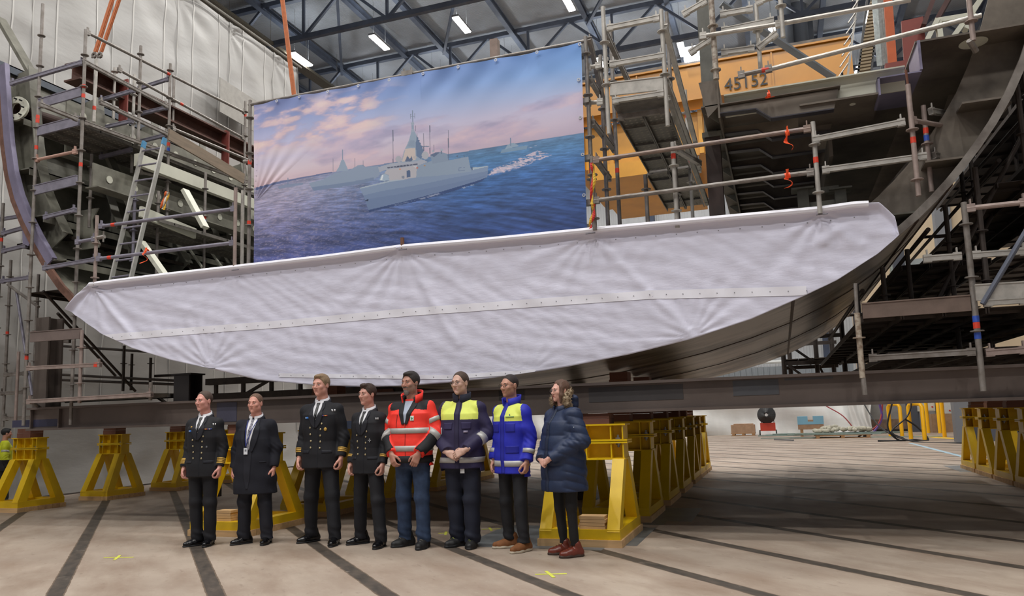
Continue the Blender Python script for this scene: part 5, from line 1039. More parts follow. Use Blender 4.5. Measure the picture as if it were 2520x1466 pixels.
def patch(sd, rows, d, name, m, parent, s, ang=0., thick=.006, nx=8, dz=.012, label=None, y0=-.42):
    rows = sorted(rows); zs = [r[0] for r in rows]; nz = max(2, int((zs[-1]-zs[0])/dz)+1); Z = np.linspace(zs[0], zs[-1], nz+1)
    xl = np.interp(Z, zs, [r[1] for r in rows]); xr = np.interp(Z, zs, [r[2] for r in rows]); T = np.linspace(0, 1, nx+1)
    X = xl[:, None]*(1-T)+xr[:, None]*T; P, n = front(sd, X, np.repeat(Z[:, None], nx+1, 1), ang, y0); O = (P+n*d).reshape(-1, 3); I = (P-n*thick).reshape(-1, 3); N = len(O)
    g = np.arange(N).reshape(nz+1, nx+1); F = np.stack([g[:-1, :-1], g[:-1, 1:], g[1:, 1:], g[1:, :-1]], -1).reshape(-1, 4).tolist(); F = [tuple(f) for f in F]
    bd = list(g[0, :])+list(g[1:, -1])+list(g[-1, -2::-1])+list(g[-2:0:-1, 0])
    for a, b in zip(bd, bd[1:]+bd[:1]): F.append((int(b), int(a), int(a)+N, int(b)+N))
    return mk(name, np.concatenate([O, I]), F, m, parent, label, s=s)
def band(sd, a, b, t0, t1, d, name, m, parent, s, n=40, rows=3, label=None, rmax=.3, arc=None, tilt=0):
    """strip around the axis a-b between t0 and t1 lying on the garment"""
    a = np.array(a, float); b = np.array(b, float); ax = (b-a)/np.linalg.norm(b-a); u = np.cross(ax, (0, 1, 0)); u /= np.linalg.norm(u); v = np.cross(ax, u)
    th = np.linspace(0, 2*PI, n, endpoint=False) if arc is None else np.linspace(arc[0], arc[1], n); V = []
    for k in range(rows):
        c = a+(b-a)*(t0+(t1-t0)*k/(rows-1)); D_ = np.cos(th)[:, None]*u+np.sin(th)[:, None]*v; lo = np.zeros(n); hi = np.full(n, rmax); st = np.linspace(0, rmax, 50); out = np.full(n, rmax); dn = np.zeros(n, bool)
        for r in st: q = (sd.ev(c+D_*r) > 0) & ~dn & (r > 0); out[q] = r; dn |= q
        lo = out-rmax/49; hi = out
        for _ in range(6): m_ = (lo+hi)/2; o_ = sd.ev(c+D_*m_[:, None]) > 0; hi = np.where(o_, m_, hi); lo = np.where(o_, lo, m_)
        V.append(c+D_*(hi+d)[:, None])
    ed0 = V[0]*1.0; ed1 = V[-1]*1.0
    cin0 = a+(b-a)*t0; cin1 = a+(b-a)*t1
    V = [cin0+(ed0-cin0)*(1-(.008+d)/np.linalg.norm(ed0-cin0, axis=1))[:, None]]+V+[cin1+(ed1-cin1)*(1-(.008+d)/np.linalg.norm(ed1-cin1, axis=1))[:, None]]
    R_ = len(V); F = []; cl = arc is None
    for k in range(R_-1):
        for i in range(n if cl else n-1): F.append((k*n+i, k*n+(i+1) % n, (k+1)*n+(i+1) % n, (k+1)*n+i))
    return mk(name, np.concatenate(V), F, m, parent, label, s=s)
def mbl(parent, s):
    class L_(MB):
        def done(q, name, m, smooth=True, label=None, par=None): return mk(name, np.array(q.v), [tuple(f) for f in q.f], m, par or parent, label, smooth, s)
    return L_()
def hand_sdf(sd, w, d, n, t, curl=.5, size=1.0, spread=.0):
    """w wrist, d towards the fingers, n palm normal (curl side), t thumb side"""
    w, d, n, t = (np.array(v, float) for v in (w, d, n, t)); d /= np.linalg.norm(d); n = n-d*(n@d); n /= np.linalg.norm(n); t = t-d*(t@d)-n*(t@n); t /= np.linalg.norm(t)
    S_ = size
    sd.cone(w-d*.05, w+d*.01, .026*S_, .024*S_, .012)
    for k in (-1, -.33, .33, 1): sd.cone(w+d*.012+t*k*.018*S_, w+d*.078*S_+t*k*.027*S_-n*.004, .0165*S_, .0125*S_, .012)
    for k, (o, L_) in enumerate(((.029, .070), (.0100, .078), (-.0095, .073), (-.0275, .058))):
        p = w+d*.082*S_+t*o*S_-n*.003; a = curl*.55; dd = d.copy(); r = .0098*S_
        for sg in range(3):
            dirv = math.cos(a)*d+math.sin(a)*n+t*(spread*o*4); q = p+dirv*L_*S_*(.42, .32, .26)[sg]; sd.cone(p, q, r, r*.9, .0035); p = q; r *= .9; a += curl*(.85 if sg == 0 else .7)
    p = w+d*.022*S_+t*.024*S_+n*.006; q = p+(d*.62+t*.62+n*.35)*.040*S_; e = q+(d*.86+t*.18+n*.42)*.032*S_; f_ = e+(d*.9-t*.05+n*.45)*.022*S_
    sd.cone(p, q, .0155*S_, .0125*S_, .010); sd.cone(q, e, .0120*S_, .0105*S_, .004); sd.cone(e, f_, .0105*S_, .0085*S_, .004)
SKINM = {}
def skin(c): return mat('skin_'+c, c, .5, var=.06, scale=30, sss=.12)
def bob(i, P, amp): return amp*(np.sin(P[..., 2]*(31+i)+7*P[..., 0]+i)+np.sin(P[..., 2]*17-23*P[..., 0]+11*P[..., 1]+2*i)*.8+np.sin(P[..., 0]*41+P[..., 2]*9+i*3)*.5)
def person(pid, foot_px, top_px, yaw, label, kind, shoulders=1.0, girth=1.0, head_yaw=0, head_tilt=0, skinc='c98d76', hair='5a4638', hairk='short', beard=None, glasses=None, arms='down', legs=None, mid_px=None, female=False, hem=None, legw=1.0, belly=0):
    fl = [G(*p) for p in foot_px]; c = (fl[0]+fl[1])/2; hgt = PY(top_px[0], top_px[1], c[1])[2]; s = hgt/1.80; ps = math.radians(yaw)
    root = thing('person', label, 'person', (c[0], c[1], 0)); root.rotation_euler = (0, 0, ps)
    ca, sa = math.cos(-ps), math.sin(-ps)
    def loc(P): d = (np.array(P)-c)/s; return np.array([ca*d[0]-sa*d[1], sa*d[0]+ca*d[1], d[2]])
    F0, F1 = loc(fl[0]), loc(fl[1])     # viewer-left foot is the person's right foot (-x)
    g = girth; fm = .93 if female else 1.0
    sx = .188*shoulders
    # joints
    hipx = .092*(1+.3*(g-1)); J = {}
    for sgn, F_ in ((-1, F0), (1, F1)):
        an = np.array([F_[0], F_[1]+.04, .095]); hp = np.array([sgn*hipx, .005, .90]); kn = hp*.5+an*.5+np.array([sgn*.006, -.022, .0]); kn[2] = .495; J[sgn] = (hp, kn, an)
    # ----- arms
    A = {}
    for sgn in (-1, 1):
        sh = np.array([sgn*(sx-.030), .014, 1.405])
        if arms == 'down': el = np.array([sgn*(sx+.030+.03*(g-1)*2), .045, 1.130]); wr = np.array([sgn*(sx+.036+.06*(g-1)), -.035, .895]); hd = ((-.06*sgn, -.15, -1), (-sgn, -.15, 0), (0, -1, -.15))
        elif arms == 'thigh': el = np.array([sgn*(sx+.075), .03, 1.165]); wr = np.array([sgn*.150, -.165, .945]); hd = ((-sgn*.35, -.2, -.9), (-sgn*.5, .8, -.1), (-sgn*.6, -.5, -.3))
        else: el = np.array([sgn*(sx+.075+.03*(g-1)), .02, 1.16]); wr = np.array([sgn*.095, -.175-.09*(g-1)*2-(.035 if sgn > 0 else 0), .985-(.02 if sgn < 0 else 0)]); hd = ((-sgn*.92, -.12, -.42), (-sgn*.1, .95, -.35), (-sgn*.25, .1, .95))
        A[sgn] = (sh, el, wr, hd)
    # ----- body: head, neck, hands finely, the clothed rest coarsely, one mesh
    hc = np.array([0, -.012, 1.678]); hs = Sdf()
    def hp_(*p): return hc+np.array(p)*fm
    hs.ell(hp_(0, .018, .033), np.array((.075, .094, .086))*fm, .01); hs.ell(hp_(0, -.018, -.022), np.array((.064, .072, .086))*fm*(1, 1, 1), .03)
    jw = 1+.5*(g-1)
    hs.cone(hp_(0, -.030, -.060), hp_(0, -.066, -.098), .042*fm*jw, .0225*fm, .03)
    for q in (-1, 1): hs.ell(hp_(q*.036*jw, -.008, -.062), (.026*jw, .038, .032), .025); hs.ell(hp_(q*.040, -.060, -.022), (.022, .022, .020), .02)
    hs.cone(hp_(0, .022, -.055), (0, .030, 1.46), .055*fm*(1+.25*(g-1)), .062*fm*(1+.3*(g-1)), .025)
    hs.cone(hp_(-.034, -.078, .024), hp_(.034, -.078, .024), .011, .011, .018)
    for q in (-1, 1): hs.ell(hp_(q*.031, -.098, .006), (.0165, .0125, .0095), .010, True)
    hs.cone(hp_(0, -.083, .014), hp_(0, -.104, -.027), .0075, .0125, .010)
    for q in (-1, 1): hs.ell(hp_(q*.0125, -.096, -.031), (.0085, .010, .008), .006)
    for q in (-1, 1): hs.ell(hp_(q*.0075, -.098, -.041), (.004, .005, .004), .003, True)
    hs.cone(hp_(-.020, -.079, -.0565), hp_(.020, -.079, -.0565), .0075, .0075, .008); hs.cone(hp_(-.017, -.078, -.067), hp_(.017, -.078, -.067), .0085, .0085, .007)
    hs.cone(hp_(-.026, -.092, -.0615), hp_(.026, -.092, -.0615), .0022, .0022, .003, True)
    for q in (-1, 1): hs.ell(hp_(q*.0775, .012, -.004), (.0085, .019, .031), .008); hs.ell(hp_(q*.0865, .008, .0), (.0055, .010, .018), .004, True)
    hy, ht = math.radians(head_yaw), math.radians(head_tilt)
    piv = np.array([0, .02, 1.56])
    def turn(V):
        V = np.array(V, float); w = np.clip((V[:, 2]-1.50)/.10, 0, 1); d = V-piv; cy_, sy_ = np.cos(hy*w), np.sin(hy*w); x = cy_*d[:, 0]-sy_*d[:, 1]; y = sy_*d[:, 0]+cy_*d[:, 1]; z = d[:, 2]
        ct, st = np.cos(ht*w), np.sin(ht*w); y2 = ct*y-st*z; z2 = st*y+ct*z; return np.stack([x, y2, z2], 1)+piv
    V, Fh = surfnets(*hs.grid(.0045)); V0_ = V; VS = [turn(V)]; FS = [Fh]; nv_ = len(V)
    lipsel = [(np.abs(V[:, 0]) < .022) & (np.abs(V[:, 2]-hc[2]+.0615*fm) < .0075) & (V[:, 1] < hc[1]-.074)]
    for sgn in (-1, 1):
        h_ = Sdf(); sh, el, wr, hd = A[sgn]; hand_sdf(h_, wr, *hd, curl=.95 if arms == 'down' else .8, size=.92 if female else 1.04); V, F_ = surfnets(*h_.grid(.0038)); VS.append(V); FS.append(F_+nv_); nv_ += len(V)
    bs = Sdf(); bs.stack([(.86, .15*g, .10, 0, 0), (1.05, .13*g, .09, 0, 0), (1.3, .16, .10, 0, .0), (1.43, .15, .08, 0, .01), (1.49, .07, .06, 0, .02)])
    for sgn in (-1, 1):
        hp2, kn, an = J[sgn]; bs.cone(hp2, kn, .072, .048, .02); bs.cone(kn, an, .046, .034, .02); sh, el, wr, hd = A[sgn]; bs.cone(sh, el, .042, .034, .02); bs.cone(el, wr, .034, .025, .02)
    V, F_ = surfnets(*bs.grid(.018)); VS.append(V); FS.append(F_+nv_)
    body = mk('body', np.concatenate(VS), np.concatenate(FS), skin(skinc), root, s=s); lm = mat('lips_'+skinc+str(female), 'b0766a' if not female else 'b0645c', .5); body.data.materials.append(lm)
    ls = np.zeros(nv_+len(V), bool); ls[:len(lipsel[0])] = lipsel[0]; mi = ls[FS[0]].all(1).astype(np.int32); full = np.zeros(len(body.data.polygons), np.int32)
    if len(full) == sum(len(f) for f in FS): full[:len(mi)] = mi
    if len(full) == sum(len(f) for f in FS) and beard:
        body.data.materials.append(mat('stubble_'+beard[0], beard[2], .75, var=.1, scale=90)); v0 = V0_[FS[0]].mean(1)-hc; zl = -.043+np.clip((.02-v0[:, 1]-.06)*0, 0, 1)+np.where(np.abs(v0[:, 0]) > .04, .02*(np.abs(v0[:, 0])-.04)/.02, 0)
        full[:len(mi)][(v0[:, 2] < zl) & (v0[:, 2] > -.118) & (v0[:, 1] < .022) & (mi == 0)] = 2
    if True: body.data.polygons.foreach_set('material_index', full)
    def hm(name, b, m_, par=None, lab=None): return mk(name, turn(np.array(b.v)), [tuple(f) for f in b.f], m_, par or root, lab, s=s)
    # eyes, brows
    for q in (-1, 1):
        b = MB(); e = hp_(q*.031, -.0792, .0045); b.ball(e, (.0118, .0095, .0062), 12, 8); ey = hm('eye', b, mat('eye white', 'a89e98', .4)); b = MB(); b.ball(e+np.array([-.0025, -.0060, 0]), (.0056, .0048, .0056), 10, 6); hm('iris', b, mat('dark iris', '2c211c', .3), ey)
        b = MB(); b.path([hp_(q*.016, -.0905, .0215), hp_(q*.030, -.0895, .0265), hp_(q*.046, -.078, .0215)], [.0030, .0036, .002], 6); hm('eyebrow', b, mat('brow_'+hair, hair, .8))
    # hair
    hairm = mat('hair_'+hair, hair, .65, var=.35, scale=60, stretch=(3, 3, .6), bump=.3, bscale=80)
    H_ = Sdf(); o = {'shaved': .0035, 'receding': .0055}.get(hairk, .0095)
    H_.ell(hp_(0, .021, .036), np.array((.075+o, .094+o, .086+o))*fm, .01)
    if hairk in ('short', 'tousled'): H_.ell(hp_(0, -.035, .095), (.050, .050, .024), .02)
    if hairk == 'quiff': H_.ell(hp_(0, -.050, .102), (.046, .042, .026), .02)
    fr = {'short': .083, 'tousled': .085, 'quiff': .078, 'shaved': .088, 'receding': .106, 'long': .088}[hairk]
    H_.add(lambda P: np.sqrt((((P-hp_(0, -.110, -.030))/np.array((.094, .108, fr+.030)))**2).sum(-1)).__sub__(1)*.085, hp_(-.1, -.22, -.2), hp_(.1, 0, .12), .008, True)
    def cutlow(P, d):
        z = P[..., 2]-hc[2]; y = P[..., 1]-hc[1]; lim = np.where(y > .03, -.052, np.where(y > .0, .012, -.010)); return np.maximum(d, lim-z) if hairk != 'long' else d
    H_.post.append(cutlow)
    if hairk == 'tousled' or hairk == 'quiff': H_.post.append(lambda P, d: d-.0022*(np.sin(P[..., 0]*190)*np.sin(P[..., 1]*170+P[..., 2]*90)))
    if hairk == 'long':
        for q in (-1, 1):
            H_.cone(hp_(q*.064, -.02, .03), hp_(q*.073, -.030, -.055), .026, .026, .02); H_.cone(hp_(q*.073, -.030, -.055), hp_(q*.070, -.045, -.130), .025, .014, .02)
        H_.ell(hp_(0, .05, -.03), (.072, .055, .075), .02); H_.post.append(lambda P, d: d-.002*np.sin(P[..., 0]*150+P[..., 1]*60))
    V, F_ = surfnets(*H_.grid(.0045)); hr = mk('hair', turn(V), F_, hairm, root, s=s)
    if beard and beard[1] != 'short':
        B_ = Sdf(); bo = .0 if beard[1] == 'short' else .003; B_.cone(hp_(0, -.030, -.061), hp_(0, -.0665, -.0985), .0425*jw+bo, .0235+bo, .03)
        for q in (-1, 1): B_.ell(hp_(q*.0362*jw, -.0085, -.062), (.0268*jw+bo, .0388+bo, .0328+bo), .025)
        B_.cone(hp_(-.020, -.0795, -.047), hp_(.020, -.0795, -.047), .0078, .0078, .012); B_.ell(hp_(0, -.055, -.022), (.058, .034, .020), .008, True); B_.cone(hp_(-.017, -.092, -.0615), hp_(.017, -.092, -.0615), .010, .010, .005, True)
        if beard[1] == 'goatee': B_.post.append(lambda P, d: np.maximum(d, np.abs(P[..., 0])-.040)); B_.cone(hp_(0, -.070, -.10), hp_(0, -.076, -.116), .024, .018, .02); B_.cone(hp_(-.024, -.083, -.048), hp_(.024, -.083, -.048), .0085, .0085, .006); 
        B_.post.append(lambda P, d: np.maximum(d, P[..., 2]-(hc[2]-.035)))
        V, F_ = surfnets(*B_.grid(.0045)); mk('beard', turn(V), F_, mat('beard_'+beard[0], beard[0], .8, var=.3, scale=90), root, s=s)
    if glasses:
        gm = mat('glasses_'+glasses, glasses, .35, .3); b = MB()
        for q in (-1, 1):
            cc = hp_(q*.0315, -.1035, .0025); pts = [cc+np.array([.0225*math.cos(a), .004*abs(math.cos(a))*(1 if q*math.cos(a) > 0 else 0), .0175*math.sin(a)]) for a in np.linspace(0, 2*PI, 17)]; b.path(pts, .0016, 5); b.tube(cc+np.array([q*.0225, .004, .004]), hp_(q*.080, -.0, .008), .0014, 5)
        b.tube(hp_(-.009, -.1045, .006), hp_(.009, -.1045, .006), .0015, 5); hm('glasses', b, gm)
    return dict(root=root, s=s, J=J, A=A, F=(F0, F1), hc=hc, turn=turn, g=g, sx=sx, hm=hm, hp=hp_, fm=fm, body=body)
def trousers(p, m, r=(.093, .074, .066), hemz=.055, pid=0, fold=.0035, top=1.0, pelv=(.158, .118)):
    g = p['g']; T = Sdf(); T.stack([(.80, pelv[0]*g, pelv[1]*g, 0, 0), (.93, pelv[0]*g, pelv[1]*g, 0, 0), (top, (pelv[0]-.01)*g, (pelv[1]-.005)*g, 0, 0)], .04)
    for sgn in (-1, 1):
        hp, kn, an = p['J'][sgn]; T.cone(hp-np.array([0, 0, .02]), kn, r[0]*(1+.4*(g-1)), r[1], .035); e = np.array([an[0], an[1]-.012, hemz]); T.cone(kn, e, r[1], r[2], .03)
    def post(P, d):
        z = P[..., 2]; w = np.exp(-((z-.50)/.09)**2)*.8+np.exp(-((z-.14)/.08)**2)*1.3+.45; d = d+bob(pid, P, fold)*w*.6+fold*.9*np.sin(z*70+30*P[..., 0]+pid)*np.exp(-((z-.13)/.06)**2)
        return np.maximum(d, hemz-z)
    T.post.append(post); T.p[0] = (T.p[0][0], T.p[0][1], T.p[0][2], .04, False)
    o = mesh_sdf(T, .009, 'trousers', m, p['root'], p['s']); p['T'] = T; return o
def shoes(p, m, angs=(-30, 14), solem=None, kind='dress', L_=.285):
    for sgn, F_, a in ((-1, p['F'][0], angs[0]), (1, p['F'][1], angs[1])):
        S_ = Sdf(); aa = math.radians(a); fw_ = np.array([math.sin(aa), -math.cos(aa), 0]); sd_ = np.array([math.cos(aa), math.sin(aa), 0]); base = np.array([F_[0], F_[1], 0]); k = L_/.285; up_ = np.array([0, 0, 1])
        heel = base-fw_*.085*k; toe = base+fw_*.125*k; bulk = 1.0 if kind == 'dress' else 1.14
        S_.cone(heel+up_*.040, base+up_*.042+fw_*.02, .036*bulk, .042*bulk, .03); S_.cone(base+up_*.040+fw_*.02, toe+up_*.030*bulk, .044*bulk, .029*bulk, .03); S_.cone(heel+up_*.04, heel+up_*.12+fw_*.03, .036*bulk, .044, .03)
        S_.cone(base+fw_*.075+up_*.03+sd_*.012, base+fw_*.075+up_*.03-sd_*.012, .036*bulk, .036*bulk, .02)
        S_.post.append(lambda P, d: np.maximum(d, .016-P[..., 2])); sh = mesh_sdf(S_, .007, 'shoe', m, p['root'], p['s'])
        Q = Sdf(); Q.cone(heel+up_*.008, base+fw_*.06+up_*.008, .042*bulk, .050*bulk, .02); Q.cone(base+fw_*.06+up_*.008, toe+fw_*.004+up_*.008, .049*bulk, .030*bulk, .02); zz = .018 if kind == 'dress' else .028
        Q.post.append(lambda P, d: np.maximum(np.maximum(d, -P[..., 2]+.0015), P[..., 2]-zz)); mesh_sdf(Q, .007, 'sole', solem or mat('black rubber sole', '17171a', .6), sh, p['s'])
        if kind != 'dress' :
            b = MB(); top = base+fw_*.02+up_*.088*bulk
            for i in range(4): cc = base+fw_*(.0+.028*i)+up_*(.098-.012*i)*bulk; b.path([cc-sd_*.022, cc+up_*.008, cc+sd_*.022], .0028, 5)
            mk('lace', np.array(b.v), [tuple(f) for f in b.f], p.get('lacem') or mat('dark lace', '2e2b28', .8), sh, s=p['s'])
def torso_prof(p, hem, ah=.205, bh=.135, aw=.178, bw=.122, ac=.205, bc=.132, belly=0, flare=0):
    g = p['g']; k = p['sx']/.2; return [(hem, ah*g+flare, bh*g+flare, 0, .0), (.95, ah*g*.985, bh*g, 0, -.002-belly*.5), (1.08, aw*g, bw*g, 0, -.004-belly), (1.25, ac*.98*(.5*g+.5), bc*(.6*g+.4), 0, -.004-belly*.6), (1.36, ac*k*.97, bc*(.3*g+.7), 0, .0), (1.415, .168*k, .112, 0, .010), (1.465, .112, .088, 0, .018), (1.51, .070, .064, 0, .02)]
def jacket(p, m, hem=.80, name='jacket', pid=0, ar=(.068, .058, .047), fold=.0028, belly=0, collar=None, cuffend=.93, h=.0075, quilt=0, **kw):
    T = Sdf(); T.stack(torso_prof(p, hem-.03, belly=belly, **kw), .03); g = p['g']
    R = {}
    for sgn in (-1, 1):
        sh, el, wr, hd = p['A'][sgn]; a_ = Sdf(); e = el+(wr-el)*cuffend; a_.cone(sh, el, ar[0]*(.6+.4*g), ar[1]*(.6+.4*g), .03); a_.cone(el, wr, ar[1]*(.6+.4*g), ar[2]*.98, .03); f0 = a_.p[-1][0]; ax_ = (wr-el)/np.linalg.norm(wr-el); a_.p[-1] = ((lambda P, f0=f0, e=e, ax_=ax_: np.maximum(f0(P), (P-e)@ax_)),)+a_.p[-1][1:]; R[sgn] = a_
    U_ = Sdf(); U_.p = list(T.p)
    for sgn in (-1, 1):
        for q in R[sgn].p: U_.p.append((q[0], q[1], q[2], .028, False))
        sh = p['A'][sgn][0]; U_.cone(np.array([sgn*.055, .016, 1.452]), sh, .046, ar[0]*.93*(.6+.4*g), .035)
    if collar:
        U_.cone((0, .018, 1.47), (0, .012, 1.47+collar[0]), collar[1], collar[1]-.006, .02)
    if quilt:
        def qf(P, d):
            z = P[..., 2]; x = np.abs(P[..., 0]); tor = np.clip((p['sx']*1.02-x)/.03, 0, 1); qz = np.abs(np.sin(PI*(z-.02)/.150))**.5*.016; qa = np.abs(np.sin(PI*(z+.3*P[..., 1])/.082))**.5*.010; return d-(qz*tor+qa*(1-tor))+.006
        T.post.append(qf); U_.post.append(qf)
        for sgn in (-1, 1): R[sgn].post.append(qf)
    def fold_f(P, d):
        z = P[..., 2]; x = np.abs(P[..., 0]); arm = np.clip((x-p['sx']*.95)/.03, 0, 1); d = d+bob(pid, P, fold)*(.55+.6*arm)
        e = p['A'][1][1][2]; return d+.0030*arm*np.sin(z*95+P[..., 1]*75+P[..., 0]*60+pid)*np.exp(-((z-e)/.06)**2)
    hemf = lambda P, d: np.maximum(d, (hem-P[..., 2]))
    for q in (U_, T): q.post += [fold_f]
    for sgn in (-1, 1): R[sgn].post += [fold_f]
    ends = []
    def cuff(P, d):
        z = P[..., 2]; x = P[..., 0]; tor = T.ev(P) if False else None; return np.where((np.abs(x) < p['sx']*1.04+.02*(g-1)), np.maximum(d, hem-z), d)
    if hem < .90: U_.post.append(cuff if hem > .7 else hemf)
    else: U_.post.append(lambda P, d: np.where((np.abs(P[..., 0]) < .17) | (P[..., 2] < .75), np.maximum(d, hem-P[..., 2]), d) if p.get('armsdown') else np.maximum(d, hem-P[..., 2]))
    o = mesh_sdf(U_, h, name, m, p['root'], p['s']); p['JT'] = T; p['JA'] = R; p['JU'] = U_; p['jacket'] = o; return o
def neck_ring(p, r0, r1, z0, z1, name, m, tilt=.25, open_=0, thick=.006, par=None, cy=.018, lab=None, ry=.95):
    n = 36; V = []; F = []; th = np.linspace(-PI/2+open_, 1.5*PI-open_, n)
    for (rr, z, o) in ((r0, z0, 0), (r0+thick, z0, 0), (r1+thick, z1, 0), (r1, z1, 0)):
        for t in th: V.append((rr*math.cos(t), cy+rr*ry*math.sin(t), z+tilt*rr*(math.sin(t))))
    for k in range(4):
        for i in range(n-1): F.append((k*n+i, k*n+i+1, ((k+1) % 4)*n+i+1, ((k+1) % 4)*n+i))
    F += [(0, n, 2*n, 3*n), (n-1, 2*n-1, 3*n-1, 4*n-1)]
    return mk(name, V, F, m, par or p['root'], lab, s=p['s'])
def button(p, sd, x, z, r, name, m, par, flat=.5, ang=0, d=.004, label=None):
    P, n = front(sd, np.array([x]), np.array([z]), ang); c = P[0]+n*d; b = MB(); b.ball((0, 0, 0), (r, r*flat, r), 10, 6); ca, sa = math.cos(ang), math.sin(ang)
    V = np.array(b.v); V = np.stack([ca*V[:, 0]-sa*V[:, 1], sa*V[:, 0]+ca*V[:, 1], V[:, 2]], 1)+c; return mk(name, V, [tuple(f) for f in b.f], m, par, label, s=p['s'])

def paint_faces(p, m_, pred):
    o = p['jacket']; me = o.data; me.materials.append(m_); k = len(me.materials)-1; n = len(me.polygons); c = np.empty(n*3); me.polygons.foreach_get('center', c); c = c.reshape(-1, 3)/p['s']
    mi = np.zeros(n, np.int32); me.polygons.foreach_get('material_index', mi); mi[pred(c[:, 0], c[:, 1], c[:, 2])] = k; me.polygons.foreach_set('material_index', mi)
# ================================================================ the people in the row
NV = mat('black navy wool uniform', '0f1018', .78, var=.12, scale=14, bump=.05, bscale=200); NV2 = mat('black navy uniform lapel', '131520', .72); WSH = mat('white shirt cotton', 'dfe0e6', .6); BTIE = mat('black tie silk', '101116', .4)
GOLD = mat('gold braid', 'c9a24e', .45, .3, var=.2, scale=90); BUT = mat('brass button', 'cdbf98', .3, .8); BLK = mat('polished black leather', '0e0e11', .22)
SILV = mat('reflective silver tape', 'b3b2b0', .4, .15, var=.06, scale=20)
def shirt_and_lapels(p, m_lap, zlow=1.225, wtop=.054, tie=BTIE, lapw=.055, tiew=.016, shirtm=WSH):
    T = p['JT']; r = p['jacket']; s = p['s']
    sh = patch(T, [(1.305, .004, .012), (1.35, -.020, .030), (1.44, -wtop, wtop), (1.485, -wtop*.95, wtop*.95), (1.505, -wtop*.9, wtop*.9)], .0035, 'shirt_front', shirtm, p['root'], s)
    patch(T, [(1.315, -.004, .014), (1.40, -tiew, tiew*1.1), (1.452, -.012, .013), (1.462, -.017, .018), (1.488, -.019, .020)], .010, 'tie', tie, p['root'], s, nx=5)
    for q in (-1, 1):
        rows = [(zlow-.005, .002, .014), (1.27, .004, .058), (1.31, .008, .074), (1.35, .024, .082), (1.385, .036, .080), (1.392, .042, .066), (1.44, .050, .082), (1.487, .046, .072)]
        rows = [(z, q*a, q*b) if q > 0 else (z, -b, -a) for z, a, b in rows]; patch(T, rows, .011, 'lapel', m_lap, r, s, nx=6)
    neck_ring(p, .080, .068, 1.482, 1.545, 'shirt_collar', shirtm, .36, .16); neck_ring(p, .096, .084, 1.470, 1.522, 'jacket_collar', m_lap, .42, .62, par=r)
def uniform(p, pid, stripes, ribbons, badge, right_name=True, round_badge=False, belly=0):
    p['armsdown'] = True; trousers(p, NV, pid=pid); jacket(p, NV, .795, 'uniform_jacket', pid, belly=belly); shirt_and_lapels(p, NV2); T = p['JT']; J_ = p['jacket']; s = p['s']; root = p['root']
    for (x, z) in ((-.062, 1.225), (-.058, 1.155), (-.055, 1.085), (-.053, 1.015), (.075, 1.265), (.062, 1.205), (.058, 1.14), (.055, 1.075), (.053, 1.01)): button(p, T, x, z, .0105, 'button', BUT, J_)
    patch(T, [(.80, .02, .026), (1.22, .026, .032)], .003, 'front_edge', NV2, J_, s, nx=2)
    for q in (-1, 1): patch(T, [(.955, q*.125-.05, q*.125+.05), (.985, q*.125-.05, q*.125+.05)], .004, 'pocket_flap', NV2, J_, s)
    x0 = .066; wd = .013
    for i, c in enumerate(ribbons): patch(T, [(1.342, x0+i*wd, x0+i*wd+wd*.92), (1.354, x0+i*wd, x0+i*wd+wd*.92)], .006, 'ribbon_bar', mat('ribbon_'+c, c, .6), J_, s, nx=2)
    if right_name: nb = patch(T, [(1.318, -.125, -.070), (1.340, -.125, -.070)], .006, 'name_badge', mat('blue enamel badge', '2a6fc0', .4), J_, s, nx=3); patch(T, [(1.322, -.121, -.110), (1.336, -.121, -.110)], .0075, 'badge_flag', mat('white enamel', 'e8eef5', .4), nb, s, nx=2)
    if round_badge: button(p, T, -.088, 1.375, .014, 'round_badge', GOLD, J_, .35)
    if badge == 'oval': button(p, T, .112, 1.205, .019, 'oval_badge', GOLD, J_, .35); 
    if badge == 'cross':
        P, n = front(T, np.array([.105]), np.array([1.165])); b = MB(); c = P[0]+n*.006; b.box(c+(-.020, -.002, -.005), c+(.020, .002, .005)); b.box(c+(-.005, -.002, -.020), c+(.005, .002, .020)); mk('cross_badge', np.array(b.v), [tuple(f) for f in b.f], mat('silver badge', 'b9bcc0', .35, .7), J_, None, False, s)
    if badge == 'grey': button(p, T, .110, 1.14, .013, 'oval_badge', mat('pewter badge', '6f7378', .4, .6), J_, .35)
    # small white marks on the left shoulder
    for k in (0, 1): patch(p['JU'], [(1.392, .014+k*.016, .022+k*.016), (1.414, .014+k*.016, .022+k*.016)], .004, 'shoulder_mark', mat('white thread', 'd8dade', .6), J_, s, nx=2, ang=math.radians(62))
    for sgn in (-1, 1):
        sh, el, wr, hd = p['A'][sgn]; n_ = stripes; L_ = np.linalg.norm(wr-el); w_ = .0125/L_; gap = .0175/L_
        for k in range(n_):
            t0 = .60+k*gap if n_ > 1 else .62; band(p['JA'][sgn], el, wr, .56+k*gap, .56+k*gap+w_, .0035, 'sleeve_stripe', GOLD, J_, s, n=26)
    shoes(p, BLK)
def mk_officer(pid, foot, top, yaw, label, **k):
    u = {x: k.pop(x) for x in ('stripes', 'ribbons', 'badge', 'round_badge', 'right_name', 'belly') if x in k}; p = person(pid, foot, top, yaw, label, 'officer', **k); uniform(p, pid, **u); return p
mk_officer(1, ((482, 1342), (513, 1342)), (500, 962), 8, 'man in black navy uniform with four gold cuff stripes, leftmost of the row', head_yaw=-12, skinc='d0968a', hair='4a3a30', hairk='receding', shoulders=1.04, stripes=4, ribbons=('b8423f', '8f3540', 'd9a23f', 'b04a3a', '4a55a8', 'c9c4bd', '35489c'), badge='grey', round_badge=True)
